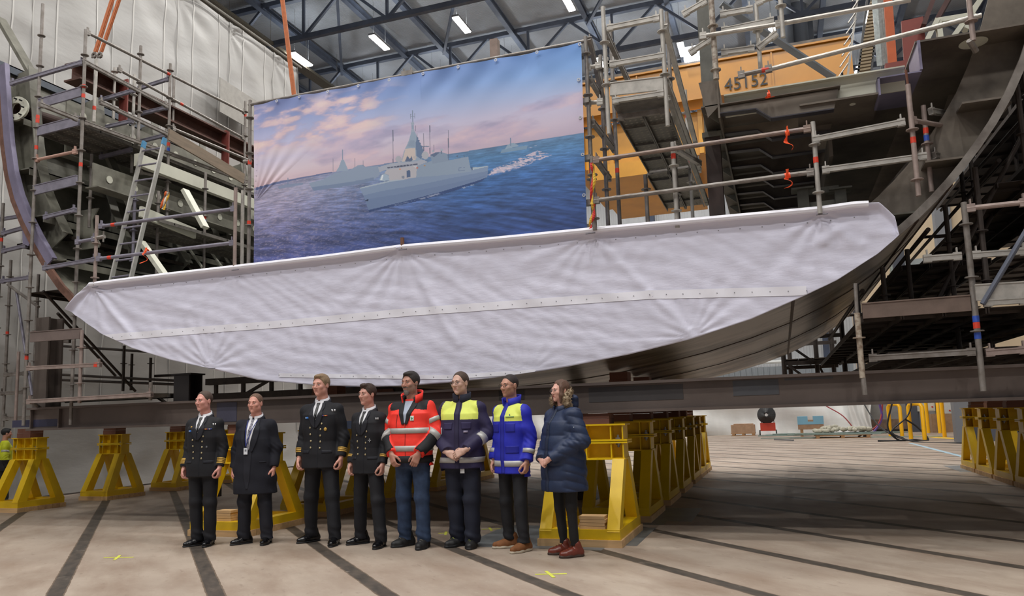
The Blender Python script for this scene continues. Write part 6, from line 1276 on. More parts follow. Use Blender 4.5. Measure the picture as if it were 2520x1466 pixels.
mk_officer(3, ((762, 1333), (822, 1341)), (797, 920), 5, 'tallest uniformed man, sandy hair, three gold cuff stripes, beside the overcoat man', head_yaw=-6, skinc='d39c8c', hair='8a7358', hairk='short', shoulders=1.10, girth=1.06, stripes=3, ribbons=('a8383f', '3d4a9a', '8f3540', 'd9a23f', 'b5533c'), badge='oval')
mk_officer(4, ((884, 1338), (934, 1347)), (907, 944), -8, 'slim young uniformed man with two gold cuff stripes and a cross badge', head_yaw=-8, skinc='cb998a', hair='3a2a20', hairk='quiff', shoulders=1.0, girth=.95, stripes=2, ribbons=(), badge='cross', right_name=False)
# man in the long overcoat
p = person(2, ((597, 1338), (655, 1338)), (636, 968), 12, 'stout man in a long dark overcoat, white shirt and lanyard with badge', 'coat', girth=1.24, shoulders=1.08, head_yaw=-2, skinc='d59a8a', hair='6e5444', hairk='receding')
OC = mat('black blue overcoat wool', '0f111e', .85, var=.1, scale=20); OC2 = mat('dark overcoat lapel', '121421', .8); SUIT = mat('navy pinstripe suit', '131522', .7)
p['armsdown'] = True; trousers(p, SUIT, r=(.098, .080, .070), pid=2, fold=.004); jacket(p, OC, .60, 'overcoat', 2, ar=(.074, .064, .056), belly=.02, fold=.0035, flare=.012); T = p['JT']; s = p['s']; J_ = p['jacket']
patch(T, [(.66, -.03, -.005), (.80, -.06, .02), (1.0, -.068, .035), (1.2, -.07, .05), (1.44, -.062, .062), (1.487, -.055, .058)], .003, 'suit_front', SUIT, p['root'], s)
patch(T, [(1.13, -.022, .004), (1.3, -.038, .034), (1.44, -.052, .054), (1.487, -.048, .05)], .007, 'shirt_front', WSH, p['root'], s)
tm = mat('grey patterned tie', '8f8d98', .5, col2='3c3d52', scale=60, contrast=(.45, .55)); patch(T, [(1.12, -.022, .0), (1.36, -.020, .018), (1.452, -.013, .013), (1.487, -.018, .018)], .012, 'tie', tm, p['root'], s, nx=5)
for q in (-1, 1):
    rows = [(1.10, .028, .045), (1.22, .046, .098), (1.33, .056, .118), (1.395, .058, .112), (1.40, .058, .096), (1.487, .052, .082)]
    rows = [(z, q*a, q*b) if q > 0 else (z, -b-.0, -a-.01) for z, a, b in rows]; patch(T, rows, .013, 'lapel', OC2, J_, s, nx=6)
neck_ring(p, .086, .074, 1.482, 1.548, 'shirt_collar', WSH, .36, .16); neck_ring(p, .104, .084, 1.475, 1.525, 'coat_collar', OC2, .42, .6, par=J_)
lan = mat('blue lanyard', '3a4696', .6); t_ = thing('name_tag', 'white name tag hanging on a blue lanyard from the overcoat man', 'name tag', (0, 0, 0)); t_.parent = p['root']; 
t_['category'] = 'name tag'
def lanyard(p, par, m_, z0=1.475, z1=1.16, xb=-.03):
    zz = np.linspace(z0, z1, 14)
    for q in (-1, 1):
        xs = np.interp(zz, [z1, z0], [xb, q*.058]); P, n = front(p['JT'], xs, zz); b = MB(); b.path([v+n*.016 for v in P], .0042, 5); mk('strap', np.array(b.v), [tuple(f) for f in b.f], m_, par, s=p['s'])
    P, n = front(p['JT'], np.array([xb]), np.array([z1-.05])); c = P[0]+n*.018; b = MB(); b.box(c+(-.024, -.002, -.038), c+(.024, .002, .038)); o = mk('card', np.array(b.v), [tuple(f) for f in b.f], mat('white card', 'e2e6ee', .4), par, None, False, p['s'])
    b = MB(); b.box(c+(-.010, -.0035, -.002), c+(.012, -.002, .022)); mk('photo', np.array(b.v), [tuple(f) for f in b.f], mat('grey card photo', '777b84', .5), o, None, False, p['s'])
lanyard(p, p['root'], lan); bpy.data.objects.remove(t_)
patch(T, [(.97, .13, .20), (.985, .13, .20)], .004, 'pocket_flap', OC2, J_, s)
shoes(p, BLK, (-38, 6))
# man in the red hi-vis jacket
p = person(5, ((995, 1343), (1041, 1348)), (1010, 914), 0, 'bearded man in a bright red hi-vis jacket with reflective bands and blue jeans', 'hivis', girth=1.06, shoulders=1.13, head_yaw=-12, skinc='b58473', hair='2a2422', hairk='short', beard=('6b615c', 'goatee', '9a7d70'), arms='thigh')
RED = mat('fluorescent red orange jacket', 'ff3b2e', .6, var=.05, scale=12, bump=.1, bscale=30); BKF = mat('black jacket panel', '15161b', .75); JN = mat('blue denim', '2f4260', .8, col2='22324d', scale=12, contrast=(.35, .65))
trousers(p, JN, r=(.096, .076, .070), pid=5, fold=.005, hemz=.06); jacket(p, RED, .86, 'hivis_jacket', 5, ar=(.080, .070, .056), fold=.0045, belly=.012, ah=.215, bh=.15, aw=.205, bw=.145, ac=.22, bc=.145, cuffend=.95); T = p['JT']; J_ = p['jacket']; s = p['s']
band(T, (0, 0, .8), (0, 0, 1.5), .085, .185, .005, 'black_waistband', BKF, J_, s, 60); 
for z in (1.005, 1.185): band(T, (0, 0, .8), (0, 0, 1.5), (z-.8-.028)/.7, (z-.8+.028)/.7, .006, 'reflective_band', SILV, J_, s, 60)
for sgn in (-1, 1):
    sh, el, wr, hd = p['A'][sgn]; R_ = p['JA'][sgn]; band(R_, sh, el, .42, .60, .005, 'reflective_band', SILV, J_, s, 30); band(R_, el, wr, .10, .28, .007, 'reflective_band', SILV, J_, s, 30); band(R_, el, wr, .24, .945, .004, 'black_cuff', BKF, J_, s, 30, rows=10)
    pass
paint_faces(p, BKF, lambda x, y, z: (z > 1.405-.12*(np.abs(x)-.10)) & (np.abs(x) > .055) & (np.abs(x) < p['sx']*1.0) & (z < 1.53))
patch(T, [(1.26, -.010, .012), (1.40, -.035, .036), (1.49, -.052, .052)], .004, 'shirt_front', mat('pale grey blue shirt', 'a9b2c4', .7), p['root'], s)
for q in (-1, 1):
    rows = [(1.25, .004, .030), (1.36, .022, .070), (1.44, .038, .096), (1.49, .048, .092)]; rows = [(z, q*a, q*b) if q > 0 else (z, -b, -a) for z, a, b in rows]; patch(T, rows, .012, 'collar_flap', BKF, J_, s)
neck_ring(p, .096, .108, 1.475, 1.575, 'hood_collar', RED, .35, .75, thick=.012, par=J_); neck_ring(p, .085, .094, 1.475, 1.555, 'inner_collar', BKF, .35, .6, thick=.01, par=J_)
patch(T, [(1.285, .062, .098), (1.335, .062, .098)], .007, 'chest_logo', mat('white cloth badge', 'dfeee6', .5), J_, s, nx=3); patch(T, [(1.292, .072, .078), (1.328, .072, .078)], .009, 'logo_stroke', mat('green logo print', '2a9a6a', .5), J_, s, nx=2); patch(T, [(1.305, .076, .090), (1.313, .076, .090)], .009, 'logo_stroke', MATS['green logo print'], J_, s, nx=2)
patch(T, [(1.22, -.104, -.100), (1.35, -.098, -.094)], .004, 'chest_zip', BKF, J_, s, nx=2); patch(T, [(.88, .004, .008), (1.26, .004, .008)], .003, 'front_zip', mat('dark red zip', '7a1e1a', .6), J_, s, nx=2)
p['lacem'] = mat('grey lace', '77756e', .8); shoes(p, mat('black work shoe', '1b1b1d', .6), (-28, 6), kind='work')
# man in the dark violet work jacket
p = person(6, ((1126, 1343), (1161, 1347)), (1138, 914), 4, 'man in glasses and a dark violet work jacket with yellow shoulders, hands clasped', 'work', girth=1.06, shoulders=1.06, head_yaw=-16, skinc='cfa898', hair='4a3a30', hairk='receding', glasses='6b6460', arms='clasp')
VIO = mat('dark violet blue workwear', '2b2548', .75, var=.1, scale=10, bump=.12, bscale=25); YEL = mat('fluorescent yellow cloth', 'dde86a', .6, var=.04, scale=14); NVC = mat('dark navy collar', '171a2e', .8)
trousers(p, mat('navy work trousers', '161b2d', .8, var=.1, scale=10), r=(.102, .086, .082), pid=6, fold=.006, hemz=.05); jacket(p, VIO, .80, 'work_jacket', 6, ar=(.080, .070, .058), fold=.0045, belly=.012, ah=.218, bh=.155, aw=.212, bw=.152, ac=.222, bc=.148); T = p['JT']; J_ = p['jacket']; s = p['s']
def yoke(p, zl, m_, gap=.035):
    k = p['sx']
    def pred(x, y, z): ax = np.abs(x); lim = k*(1.03-.0)-.35*np.maximum(0, z-1.40); q = (z > zl) & (ax < lim) & (z < 1.56); return q & ((y > .02) | (ax > gap)) & ~((np.hypot(x, y-.015) < .092) & (z > 1.485))
    paint_faces(p, m_, pred)
yoke(p, 1.30, YEL, .033); neck_ring(p, .078, .083, 1.46, 1.575, 'collar', NVC, .22, .10, thick=.016, par=J_)
patch(T, [(.80, -.024, .024), (1.50, -.024, .024)], .006, 'front_placket', mat('violet placket', '262141', .75), J_, s, nx=3)
band(T, (0, 0, .7), (0, 0, 1.5), (.86-.7)/.8, (.915-.7)/.8, .005, 'reflective_band', SILV, J_, s, 60)
for sgn in (-1, 1): sh, el, wr, hd = p['A'][sgn]; band(p['JA'][sgn], el, wr, .22, .42, .006, 'reflective_band', SILV, J_, s, 30); patch(T, [(1.20, sgn*.10-.045, sgn*.10+.045), (1.27, sgn*.10-.05, sgn*.10+.05)], .006, 'chest_pocket', mat('violet pocket', '2f2950', .75), J_, s)
patch(T, [(1.165, .075, .115), (1.185, .075, .115)], .008, 'chest_print', mat('pale print', '9a93ab', .6), J_, s, nx=2); patch(T, [(1.15, -.19, -.175), (1.22, -.19, -.175)], .006, 'side_tag', mat('pale grey tag', 'a9a9b4', .5), J_, s, nx=2)
b = MB(); P_, n_ = front(p['T'], np.array([.045]), np.array([.80])); c = P_[0]+n_*.02; b.box(c+(-.022, -.003, -.045), c+(.022, .003, .04)); mk('hanging_tag', np.array(b.v), [tuple(f) for f in b.f], mat('white plastic tag', 'd4d6d9', .4), p['root'], None, False, s)
p['lacem'] = mat('lime lace', 'b3c25a', .8); shoes(p, mat('black work shoe', '1b1b1d', .6), (-34, 8), kind='work')
# man in the royal blue jacket
p = person(7, ((1250, 1347), (1285, 1357)), (1252, 921), -22, 'man in glasses and a royal blue jacket with yellow shoulders and brown shoes', 'work', girth=.98, shoulders=1.02, head_yaw=-2, skinc='c69480', hair='2c2320', hairk='shaved', glasses='2a2423', beard=('4a3a33', 'short', 'a87d68'))
BLU = mat('royal blue workwear', '2028b4', .65, var=.07, scale=10, bump=.1, bscale=25)
p['armsdown'] = True; trousers(p, mat('black trousers', '14151b', .75, var=.1, scale=10), r=(.088, .068, .062), pid=7, fold=.005, hemz=.085); jacket(p, BLU, .775, 'work_jacket', 7, ar=(.076, .066, .060), fold=.004, ah=.205, bh=.148, aw=.195, bw=.142, ac=.212, bc=.14); T = p['JT']; J_ = p['jacket']; s = p['s']
yoke(p, 1.31, YEL, .03); neck_ring(p, .078, .094, 1.46, 1.565, 'collar', BLU, .25, .32, thick=.014, par=J_)
patch(T, [(.78, -.026, .022), (1.49, -.026, .022)], .006, 'front_placket', mat('deep blue placket', '1b229c', .65), J_, s, nx=3)
band(T, (0, 0, .7), (0, 0, 1.5), (.85-.7)/.8, (.91-.7)/.8, .005, 'reflective_band', SILV, J_, s, 60)
for sgn in (-1, 1): sh, el, wr, hd = p['A'][sgn]; band(p['JA'][sgn], el, wr, .48, .66, .006, 'reflective_band', SILV, J_, s, 30)
for (x0, x1, z0, z1) in ((.045, .15, 1.20, 1.29), (.04, .17, .985, 1.06), (-.16, -.05, 1.20, 1.29)): patch(T, [(z0, x0, x1), (z1, x0, x1)], .006, 'jacket_pocket', mat('deep blue placket', '1b229c'), J_, s)
patch(p['JU'], [(1.352, .05, .135), (1.358, .05, .135)], .007, 'chest_print', mat('green print', '4a8a6a', .6), J_, s, nx=6); button(p, p['JU'], .092, 1.375, .008, 'chest_emblem', mat('blue emblem', '2f5aa0', .5), J_, .3, d=.006)
p['lacem'] = mat('tan lace', '8a6440', .8); shoes(p, mat('brown suede', '7a4c28', .8, var=.12, scale=20), (-36, -2), solem=mat('off white rubber sole', 'b9ae9c', .6), kind='sneaker', L_=.30)
# woman in the dark blue padded coat
p = person(8, ((1383, 1363), (1410, 1370)), (1393, 932), -38, 'woman with glasses in a long dark blue padded coat with a fur trimmed hood', 'coat', girth=1.24, shoulders=1.08, head_yaw=-4, skinc='dbaa9a', hair='5e4436', hairk='long', glasses='8a7d78', arms='clasp', female=True)
PUF = mat('dark blue padded coat', '1c2c4c', .6, var=.12, scale=8, bump=.15, bscale=18)
trousers(p, mat('black leggings', '0d0d11', .7), r=(.078, .056, .042), pid=8, fold=.003, hemz=.11); jacket(p, PUF, .655, 'padded_coat', 8, ar=(.084, .076, .058), fold=.003, belly=.01, ah=.205, bh=.165, aw=.195, bw=.155, ac=.205, bc=.145, quilt=1, cuffend=.93); T = p['JT']; J_ = p['jacket']; s = p['s']
patch(T, [(.655, -.030, .018), (1.49, -.030, .018)], .010, 'front_placket', mat('dark coat placket', '18253f', .6), J_, s, nx=3)
for z in (1.40, 1.34, 1.28): button(p, T, .0, z, .006, 'snap_button', mat('dark snap', '2e3542', .4, .5), J_, d=.012)
neck_ring(p, .080, .092, 1.46, 1.545, 'collar', PUF, .3, .25, thick=.02, par=J_)
Hd = Sdf(); Hd.ell((0, .105, 1.545), (.125, .080, .085), .03); Hd.ell((0, .10, 1.60), (.135, .05, .05), .03); Hd.post.append(lambda P, d: d-.004*np.sin(P[..., 2]*60)); mesh_sdf(Hd, .008, 'hood', PUF, J_, s)
fur = mat('cream brown fur trim', 'b8a68c', .9, col2='7d6a55', scale=40, contrast=(.4, .65)); b = MB(); rr = np.random.RandomState(5)
ring = [np.array([.118*math.cos(t), .085-.105*abs(math.cos(t))**2*1.0+.0, 1.575+.095*math.sin(t)]) for t in np.linspace(-.75, PI+.75, 44)]
b.path(ring, [.038+.007*math.sin(i*1.7) for i in range(44)], 10)
for i in range(2600):
    k = rr.randint(0, 44); c = ring[k]; a = rr.uniform(0, 2*PI); t_ = ring[min(43, k+1)]-ring[max(0, k-1)]; t_ /= np.linalg.norm(t_); u = np.cross(t_, (0, 1, .1)); u /= np.linalg.norm(u); v = np.cross(t_, u); d = math.cos(a)*u+math.sin(a)*v+rr.normal(0, .35, 3); d /= np.linalg.norm(d); q = c+d*.024; l_ = rr.uniform(.016, .036); e = q+d*l_+rr.normal(0, .006, 3); w_ = np.cross(d, t_)*.005; b.add([q-w_, q+w_, e], [(0, 1, 2)]); w_ = t_*.005; b.add([q-w_, q+w_, e], [(0, 1, 2)])
mk('fur_trim', np.array(b.v), [tuple(f) for f in b.f], fur, J_, None, False, s)
button(p, p['JU'], .01, 1.30, .007, 'sleeve_logo', mat('pale embroidery', 'a9b4c6', .6), J_, .3, ang=math.radians(75))
p['lacem'] = mat('brown lace', '4a2418', .7); shoes(p, mat('oxblood brown leather', '6b2f22', .3, var=.12, scale=14), (-24, -12), solem=mat('dark brown sole', '3a2a22', .6), kind='boot', L_=.26)
# partly hidden worker at the far left edge
p = person(9, ((0, 1241), (14, 1243)), (4, 1054), 150, 'partly visible worker in a yellow hi-vis jacket at the left edge by the tent', 'hivis', girth=1.1, shoulders=1.08, skinc='b58473', hair='17171a', hairk='short')
YJ = mat('bright yellow hi-vis jacket', 'c6cf22', .6, var=.06, scale=10); trousers(p, mat('black work trousers', '15161a', .8), r=(.10, .085, .08), pid=9); jacket(p, YJ, .80, 'hivis_jacket', 9, ar=(.080, .072, .060), fold=.005); T = p['JT']
paint_faces(p, BKF, lambda x, y, z: z < 1.06)
for sgn in (-1, 1): sh, el, wr, hd = p['A'][sgn]; band(p['JA'][sgn], sh, el, .45, .62, .005, 'reflective_band', SILV, p['jacket'], p['s'], 26)
shoes(p, mat('black work shoe', '1b1b1d', .6), kind='work')
# ================================================================ things on the far floor and walls
def small(nm, lab, cat, P, group=None): return thing(nm, lab, cat, P, group)
pal = mat('pallet wood', 'a37d57', .8, var=.15, scale=6)
def pallet(par, x, y, w=1.2, d=.8, z=0):
    for k in range(3): b = MB(); xx = x-w/2+.06+k*(w-.24)/2; b.box((xx, y-d/2, z+.02), (xx+.14, y+d/2, z+.10)); b.build('block', pal, par)
    b = MB(); b.box((x-w/2, y-d/2, z+.10), (x+w/2, y+d/2, z+.13)); b.box((x-w/2, y-d/2, z), (x+w/2, y-d/2+.1, z+.02)); b.build('deck_board', pal, par)
p = np.array([PY(1830, 1068, 40.9)[0], 40.9, 0]); t = small('pallet_crate', 'brown boxed pallet standing against the far white sheeting', 'crate', p); pallet(t, p[0], p[1]); b = MB(); b.box((p[0]-.58, p[1]-.38, .13), (p[0]+.58, p[1]+.38, .55)); b.box((p[0]-.45, p[1]-.3, .55), (p[0]+.5, p[1]+.3, .60)); b.build('box', mat('brown cardboard', 'a5866c', .8, var=.12, scale=4), t)
# red trolley with black hose coil
p = np.array([PY(1891, 1066, 40.7)[0], 40.7, 0]); t = small('hose_trolley', 'red trolley carrying a big coil of black hose by the far sheeting', 'trolley', p); x, y = p[0], p[1]
b = MB(); b.box((x-.36, y-.25, .22), (x+.36, y+.25, .62)); b.build('body', mat('red trolley paint', 'c2402c', .5), t)
for q in (-1, 1): b = MB(); b.tube((x+q*.36, y-.3, .14), (x+q*.42, y-.3, .14), .14, 14); b.build('wheel', mat('black rubber', '1a1a1b', .6), t)
b = MB(); b.tube((x-.3, y+.1, .6), (x-.3, y+.1, 1.55), .02, 6); b.tube((x+.3, y+.1, .6), (x+.3, y+.1, 1.55), .02, 6); b.tube((x-.3, y+.1, 1.55), (x+.3, y+.1, 1.55), .02, 6); b.build('frame', mat('black rubber', '1a1a1b'), t)
for k in range(9): b = MB(); b.path([(x+(.40-.035*k)*math.cos(a)-.03, y-.2-.05*k+.03*math.sin(3*a), 1.02+(.40-.035*k)*math.sin(a)) for a in np.linspace(0, 2*PI, 26)], .045, 8); b.build('hose_coil', mat('black hose', '2c2d2f', .45), t)
p = G(1997, 1073); t = small('pallet_crate', 'blue topped wooden box standing on the long steel stack', 'crate', p); x, y = p[0], p[1]; b = MB(); b.box((x-.55, y-.3, .32), (x+.55, y+.3, .75)); b.build('box', mat('brown cardboard', 'a5866c'), t); b = MB(); b.box((x-.56, y-.31, .55), (x-.12, y+.31, .92)); b.box((x+.12, y-.31, .55), (x+.56, y+.31, .92)); b.box((x-.12, y-.31, .55), (x+.12, y+.31, .68)); b.build('plastic_cover', mat('light blue plastic', '7fb2cc', .5), t)
for q in (-.4, .4): b = MB(); b.box((x+q-.06, y-.28, 0), (x+q+.06, y+.28, .32)); b.build('leg', pal, t)
p = G(2060, 1077); t = small('steel_stack', 'long pale steel bars and netting stacked on a pallet on the far floor', 'steel stack', p); x, y = p[0], p[1]; pallet(t, x+.2, y, 2.2, .8)
for k in range(7): b = MB(); b.bar((x-3.2+.3*k, y+.15*math.sin(k)-.4, .16+.03*(k % 3)), (x+2.9-.4*k, y+.3*math.cos(k), .16+.03*(k % 3)), .08, .04); b.build('bar', mat('pale blue green steel', '8fa19c', .5, .3, var=.1), t)
rr = np.random.RandomState(3)
b = MB()
for k in range(46): a = rr.uniform(-.9, 1.3); b.ball((x+a, y+rr.uniform(-.3, .3), .3+.18*rr.rand()*(1-abs(a)*.4)), (.16*rr.uniform(.6, 1.2), .13, .09), 7, 5)
o = b.build('netting_heap', mat('beige netting', 'b5b2a3', .9, var=.2, scale=9), t)
p = G(1925, 1078); b = MB(); b.bar(p+np.array([-.9, 0, .02]), p+np.array([6.2, -1.6, .02]), .12, .04); single(b, 'steel_bar', mat('pale blue green steel', '8fa19c'), 'long thin steel bar lying on the floor before the far stack', 'steel bar')
p = G(1932, 1083); b = MB(); b.bar(p+np.array([-.4, .3, .03]), p+np.array([.3, -.9, .03]), .10, .06); single(b, 'steel_clamp', mat('zinc bolt', '8d9095'), 'small steel clamp lying on the floor near the far steel bar', 'clamp')
# yellow bollards
byel = mat('bright yellow bollard', 'f5b70d', .4)
def bollard(px, py, h, lab, yy=None):
    p = G(px, py); t = small('bollard', lab, 'bollard', p, 'yellow hoop bollards on the far floor'); b = MB(); x, y = p[0], p[1]; w = .38
    b.path([(x-w/2, y+.5, 0), (x-w/2, y+.5, h-.12), (x-w/2+.05, y+.44, h-.02), (x, y+.25, h), (x+w/2-.05, y+.06, h-.02), (x+w/2, y, h-.12), (x+w/2, y, 0)], .075, 10); b.build('hoop', byel, t, True)
bollard(2208, 1074, 1.35, 'yellow hoop bollard on the far floor, left of the two near the cable drop'); bollard(2262, 1084, 1.35, 'yellow hoop bollard on the far floor, nearest to the dark cables'); bollard(2302, 1066, 1.9, 'yellow tall bollard in front of the grey electrical cabinets'); bollard(2345, 1076, 1.7, 'yellow bollard with red and white tape beside the cabinets')
def cable(pts, r, m_, lab, nm='cable'):
    b = MB(); P = [np.array(q, float) for q in pts]; out = []
    for i in range(len(P)-1):
        p0, p1, p2, p3 = P[max(0, i-1)], P[i], P[i+1], P[min(len(P)-1, i+2)]
        for k in range(8): t = k/8; out.append(.5*((2*p1)+(-p0+p2)*t+(2*p0-5*p1+4*p2-p3)*t*t+(-p0+3*p1-3*p2+p3)*t**3))
    out.append(P[-1]); b.path(out, r, 6); o = b.build(nm, m_, None, True); tag(recenter(o), lab, 'cable')
K = mat('black cable', '1c1c1f', .5); PU = mat('violet hose', '5b3f86', .5); RD = mat('red hose', '9b3238', .5)
q = G(2262, 1084)
cable([q+np.array(v) for v in ((-.4, .3, 2.4), (-.8, .1, 1.3), (-1.0, .0, .5), (-.7, -.1, .05), (-.2, -.2, .04), (.3, 0, .03), (0, .2, .5), (-.4, .1, .8))], .035, K, 'black cable looping down beside the nearest yellow hoop bollard')
cable([q+np.array(v) for v in ((-.2, .5, 2.5), (-.1, .3, 1.5), (-.3, .1, .9), (-.9, -.1, .35), (-.5, -.2, .05), (-1.4, -.2, .03))], .03, K, 'thin black cable hanging behind the nearest yellow hoop bollard')
q = G(2208, 1074)
cable([q+np.array(v) for v in ((-.5, .3, 2.8), (-.55, .3, 1.6), (-.5, .2, .8), (-.9, .0, .2), (-1.3, -.1, .03))], .05, PU, 'violet hose hanging beside the left hoop bollard on the far floor')
cable([q+np.array(v) for v in ((-.42, .3, 2.8), (-.42, .3, 1.4), (-.7, .1, .5), (-1.5, .0, .03))], .035, RD, 'red hose hanging beside the violet hose on the far floor')
cable([q+np.array(v) for v in ((-3.4, .8, 2.6), (-2.9, .6, 1.6), (-2.0, .2, .9), (-1.5, 0, .1))], .025, RD, 'thin red cable drooping from the white curtain to the far floor')
q = G(2390, 1092); cable([q+np.array(v) for v in ((-2.6, 6, 1.6), (-2.2, 4, .5), (-1.4, 2, .03), (0, 0, .03))], .03, K, 'black cable lying on the floor before the electrical cabinets')
# wooden crates and cabinets at the inner wall
p = G(2185, 1062); b = MB(); b.box((p[0]-1, p[1]+.2, .12), (p[0]+1.0, p[1]+.8, .62)); b.mi = 1; b.box((p[0]-1, p[1]+.2, 0), (p[0]+1.0, p[1]+.8, .12)); single(b, 'wooden_crate', [mat('grey brown planks', '6f5c4e', .8, var=.2, scale=4), mat('dark gap', '26211e', .9)], 'low brown wooden crate beside the white curtain at the far end', 'crate')
p = G(2305, 1064); b = MB(); b.box((p[0]-.15, p[1], 0), (p[0]+.75, p[1]+.6, .85)); single(b, 'wooden_crate', mat('raw plywood', '94765a', .8, var=.1), 'plywood crate under the cables beside the electrical cabinets', 'crate')
YW = 40.5
def cab(px0, px1, py0, py1, lab, col, d=.5, Y=YW):
    a = PY(px0, py1, Y); c = PY(px1, py0, Y); t = small('electrical_cabinet', lab, 'cabinet', ((a[0]+c[0])/2, Y, 0)); b = MB(); b.box((a[0], Y, 0 if d > .55 else max(0, a[2])), (c[0], Y+d, c[2]+.6)); b.build('casing', mat('cab_'+col, col, .5, .1, var=.04), t)
    b = MB(); b.box((a[0]+.04, Y-.02, max(.05, a[2])+.05), (c[0]-.04, Y, c[2]+.5)); dr = b.build('door', mat('cab_'+col, col), t); b = MB(); b.tube((c[0]-.12, Y-.05, (a[2]+c[2])/2), (c[0]-.12, Y, (a[2]+c[2])/2), .04, 8); b.build('knob', mat('red rotary switch', 'b03226', .5), dr); return t
cab(2262, 2300, 990, 1012, 'pale beige electrical box hung on the dark column at the far end', 'c9c3b4', Y=40.69); cab(2308, 2342, 990, 1030, 'tall light grey electrical cabinet on the far inner wall', 'bdbfbd', d=.6)
b = MB(); a = PY(2238, 1065, 41.2); c = PY(2262, 1060, 41.2); b.box((a[0], 41.2, 0), (a[0]+.5, 41.7, 12)); single(b, 'steel_column', mat('dark blue grey column', '41454f', .6), 'dark blue grey steel column behind the bollards at the far end', 'column')
b = MB(); a = G(2356, 1088); b.box((a[0], a[1], 0), (a[0]+.5, a[1]+.5, 9)); single(b, 'steel_column', mat('grey column paint', '6f7176', .6), 'grey steel column beside the cabinets at the right edge row of pedestals', 'column')
b = MB(); a = G(2385, 1088); b.box((a[0]+.1, a[1]+.6, 0), (a[0]+1.6, a[1]+1.6, 2.3)); b.box((a[0]+1.65, a[1]+.6, 0), (a[0]+1.95, a[1]+1.6, 2.2)); single(b, 'switch_cabinet', mat('dark blue grey cabinet', '50525c', .55), 'dark blue grey switch cabinet seen behind the far right pedestals', 'cabinet')
# painted lines
b = MB(); p = G(2240, 1090); q = G(2380, 1126); b.bar(p+np.array([0, 0, .002]), q+np.array([0, 0, .002]), .14, .001); single(b, 'floor_line', mat('faded blue line', '9db6c4', .8), 'faded blue line painted across the far floor', 'floor line')
b = MB(); p = G(2262, 1072); q = G(2358, 1080); b.bar(p+np.array([0, 0, .003]), q+np.array([0, 0, .003]), .5, .001); single(b, 'floor_line', mat('yellow floor paint', 'd8b23e', .8, var=.2, scale=4), 'yellow painted strip on the floor before the cabinets', 'floor line')
# galvanised duct and its machine above the right girder
Yd = 44.2; pts = [PY(2203, 640, Yd), PY(2205, 700, Yd), PY(2210, 728, Yd), PY(2232, 742, Yd), PY(2275, 738, Yd)]; p = PY(2220, 715, 44); q = PY(2290, 640, 44); t = small('air_handler', 'dark grey ventilation unit with a bent duct on the beige wall at the right', 'ventilation unit', (p[0], 44, p[2]))
b = MB(); b.box((p[0], 43.8, p[2]), (q[0], 44.99, q[2]-.75)); d_ = MB(); d_.path(pts+[np.array((p[0]+.2, 44.2, pts[-1][2]))], .28, 14); d_.build('air_duct', mat('galvanised duct', '9aa39f', .4, .5, var=.15, scale=6), t, True); b.build('casing', mat('dark machine grey', '3d4247', .5, .2), t); b = MB(); b.box((p[0]-.2, 43.75, q[2]-.7), (q[0], 44.99, q[2]+.1)); b.build('top_panel', mat('pale machine panel', '9fa6a8', .5), t)
b = MB(); c_ = PY(2298, 672, 43.7); b.tube(c_, c_+np.array([0, .4, 0]), .5, 20); b.build('fan_cover', mat('grey fan cover', '77736d', .5), t)
for k in (0, 1): b = MB(); xx = p[0]+.2+k*(q[0]-p[0]-.5); b.box((xx, 43.9, p[2]-.15), (xx+.1, 44.99, p[2])); b.build('wall_bracket', DKT, t)
# vertical ducts and chain conveyor under the roof at the upper right
for k, (x, r_) in enumerate(((1938, .35), (1968, .55), (1998, .3))): p = PY(x, 130, 40); b = MB(); b.tube((p[0], 40+k, 15), (p[0], 40+k, 22.39), r_, 16); single(b, 'vertical_duct', mat('dull metal duct', '6f7379', .4, .4), 'vertical metal duct under the roof behind the crane, %s of three' % ('left', 'middle', 'right')[k], 'duct', smooth=True)
t = small('cable_chain', 'steep ladder like cable chain hanging behind the rails at the upper right', 'cable chain', PY(2100, 185, 12))
for dx in (0, .14, .32, .46): b = MB(); b.bar(PY(2082, 195, 12)+np.array([dx, 0, -.1]), PY(2122, -20, 12)+np.array([dx, 0, .3]), .03, .05, (0, 1, 0)); b.build('side_rail', mat('dark chain steel', '4a4a4b', .5, .4) if dx else GALW, t)
for k in range(26): f = k/26; p = PY(2082+40*f, 195-215*f, 12); b = MB(); b.bar(p+np.array([.14, 0, 0]), p+np.array([.32, 0, 0]), .05, .03); b.build('chain_link', mat('brass brown link', '8a7a62', .5, .4), t)
for k in range(8): f = k/8; p = PY(2082+40*f, 195-215*f, 12); b = MB(); b.tube(p+np.array([-.12, -.1, 0]), p+np.array([.05, 0, .25]), .012, 5); b.build('stay', GALW, t)
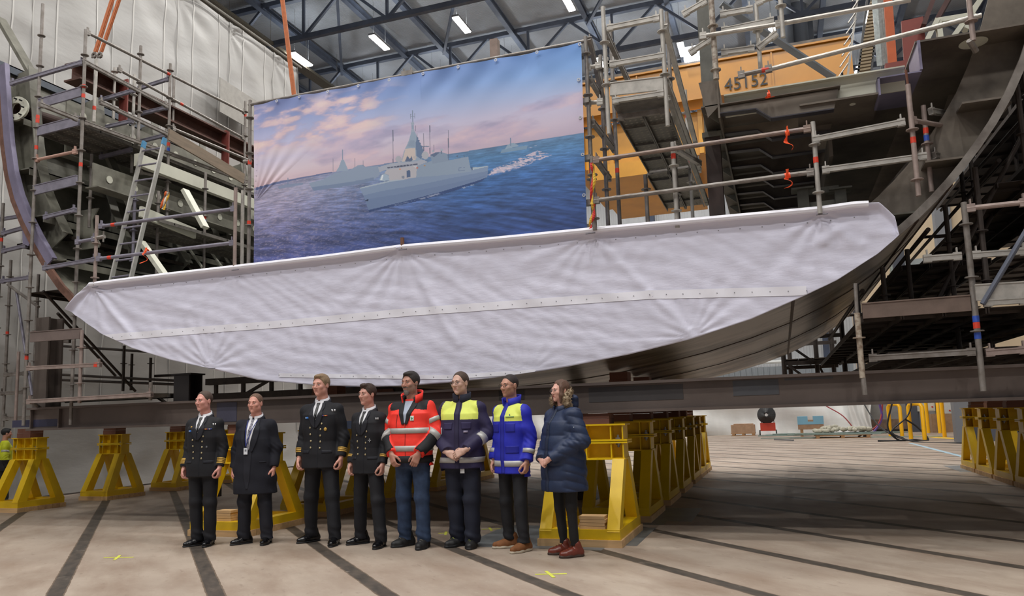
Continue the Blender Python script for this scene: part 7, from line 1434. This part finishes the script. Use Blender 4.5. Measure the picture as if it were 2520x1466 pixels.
# red brown frame, corrugated strip and orange column at the upper right
b = MB(); p = PY(2196, 160, 10.5); q = PY(2188, 0, 10.5); b.bar(p+np.array([0, 0, -.1]), q+np.array([0, 0, .8]), .10, .06, (0, 1, 0)); single(b, 'steel_post', mat('orange primed steel', 'b4562a', .55, var=.12, scale=5), 'orange primed steel post at the upper right above the pale beam', 'post')
b = MB(); p = PY(2176, 160, 10.7); q = PY(2166, 15, 10.7)
for k in range(5): b.bar(p+np.array([-.07+.035*k, .01*(k % 2), 0]), q+np.array([-.07+.035*k, .01*(k % 2), .8]), .034, .012, (0, 1, 0))
single(b, 'corrugated_strip', mat('zinc corrugated strip', 'a3acab', .35, .6, var=.2, scale=20), 'shiny corrugated zinc strip left of the orange post at the upper right', 'metal strip')
t = small('red_oxide_frame', 'red oxide painted steel frame on the upper right deck', 'steel frame', PY(2240, 160, 9.6))
for (a, c, w, Y_) in (((2215, 30), (2222, 108), .0, 9.6),):
    pl = [PY(2218, 52, 9.6), PY(2272, 40, 9.6), PY(2278, 104, 9.6), PY(2268, 150, 9.6), PY(2225, 150, 9.6)]; b = MB(); b.prism(pl, (0, .04, 0)); b.build('plate', redox, t)
for (a, c, Y_) in (((2270, 70), (2300, -10), 9.5), ((2300, 60), (2345, -20), 9.4)): b = MB(); b.bar(PY(*a, Y_), PY(*c, Y_), .05, .22, (0, 1, 0)); b.build('inclined_beam', mat('dark oxide beam', '4a2e2b', .6, var=.15), t)
b = MB(); p = PY(2178, 168, 9.4); q = PY(2235, 158, 9.4); b.bar(p, q, .08, .08); b.build('foot_rail', redox, t)
t = small('primed_bracket', 'pale primed steel brackets and ribs standing on the upper right deck', 'bracket', PY(2330, 95, 8.9))
for (a, c, w) in (((2280, 102), (2306, 50), .10), ((2314, 98), (2308, 50), .09), ((2306, 52), (2380, 40), .06), ((2345, 92), (2420, -10), .05), ((2375, 60), (2425, -20), .07), ((2375, 75), (2400, 40), .12), ((2484, 70), (2504, -10), .05), ((2470, 72), (2492, -10), .04), ((2498, 66), (2520, 10), .05)): b = MB(); b.bar(PY(*a, 8.9), PY(*c, 8.9), .05, w, (0, 1, 0)); b.build('rib', primerl, t)
b = MB(); b.prism([PY(2420, 85, 9.3), PY(2530, 70, 9.3), PY(2540, -40, 9.3), PY(2440, -40, 9.3)], (0, .03, 0)); b.build('back_plate', primer, t)
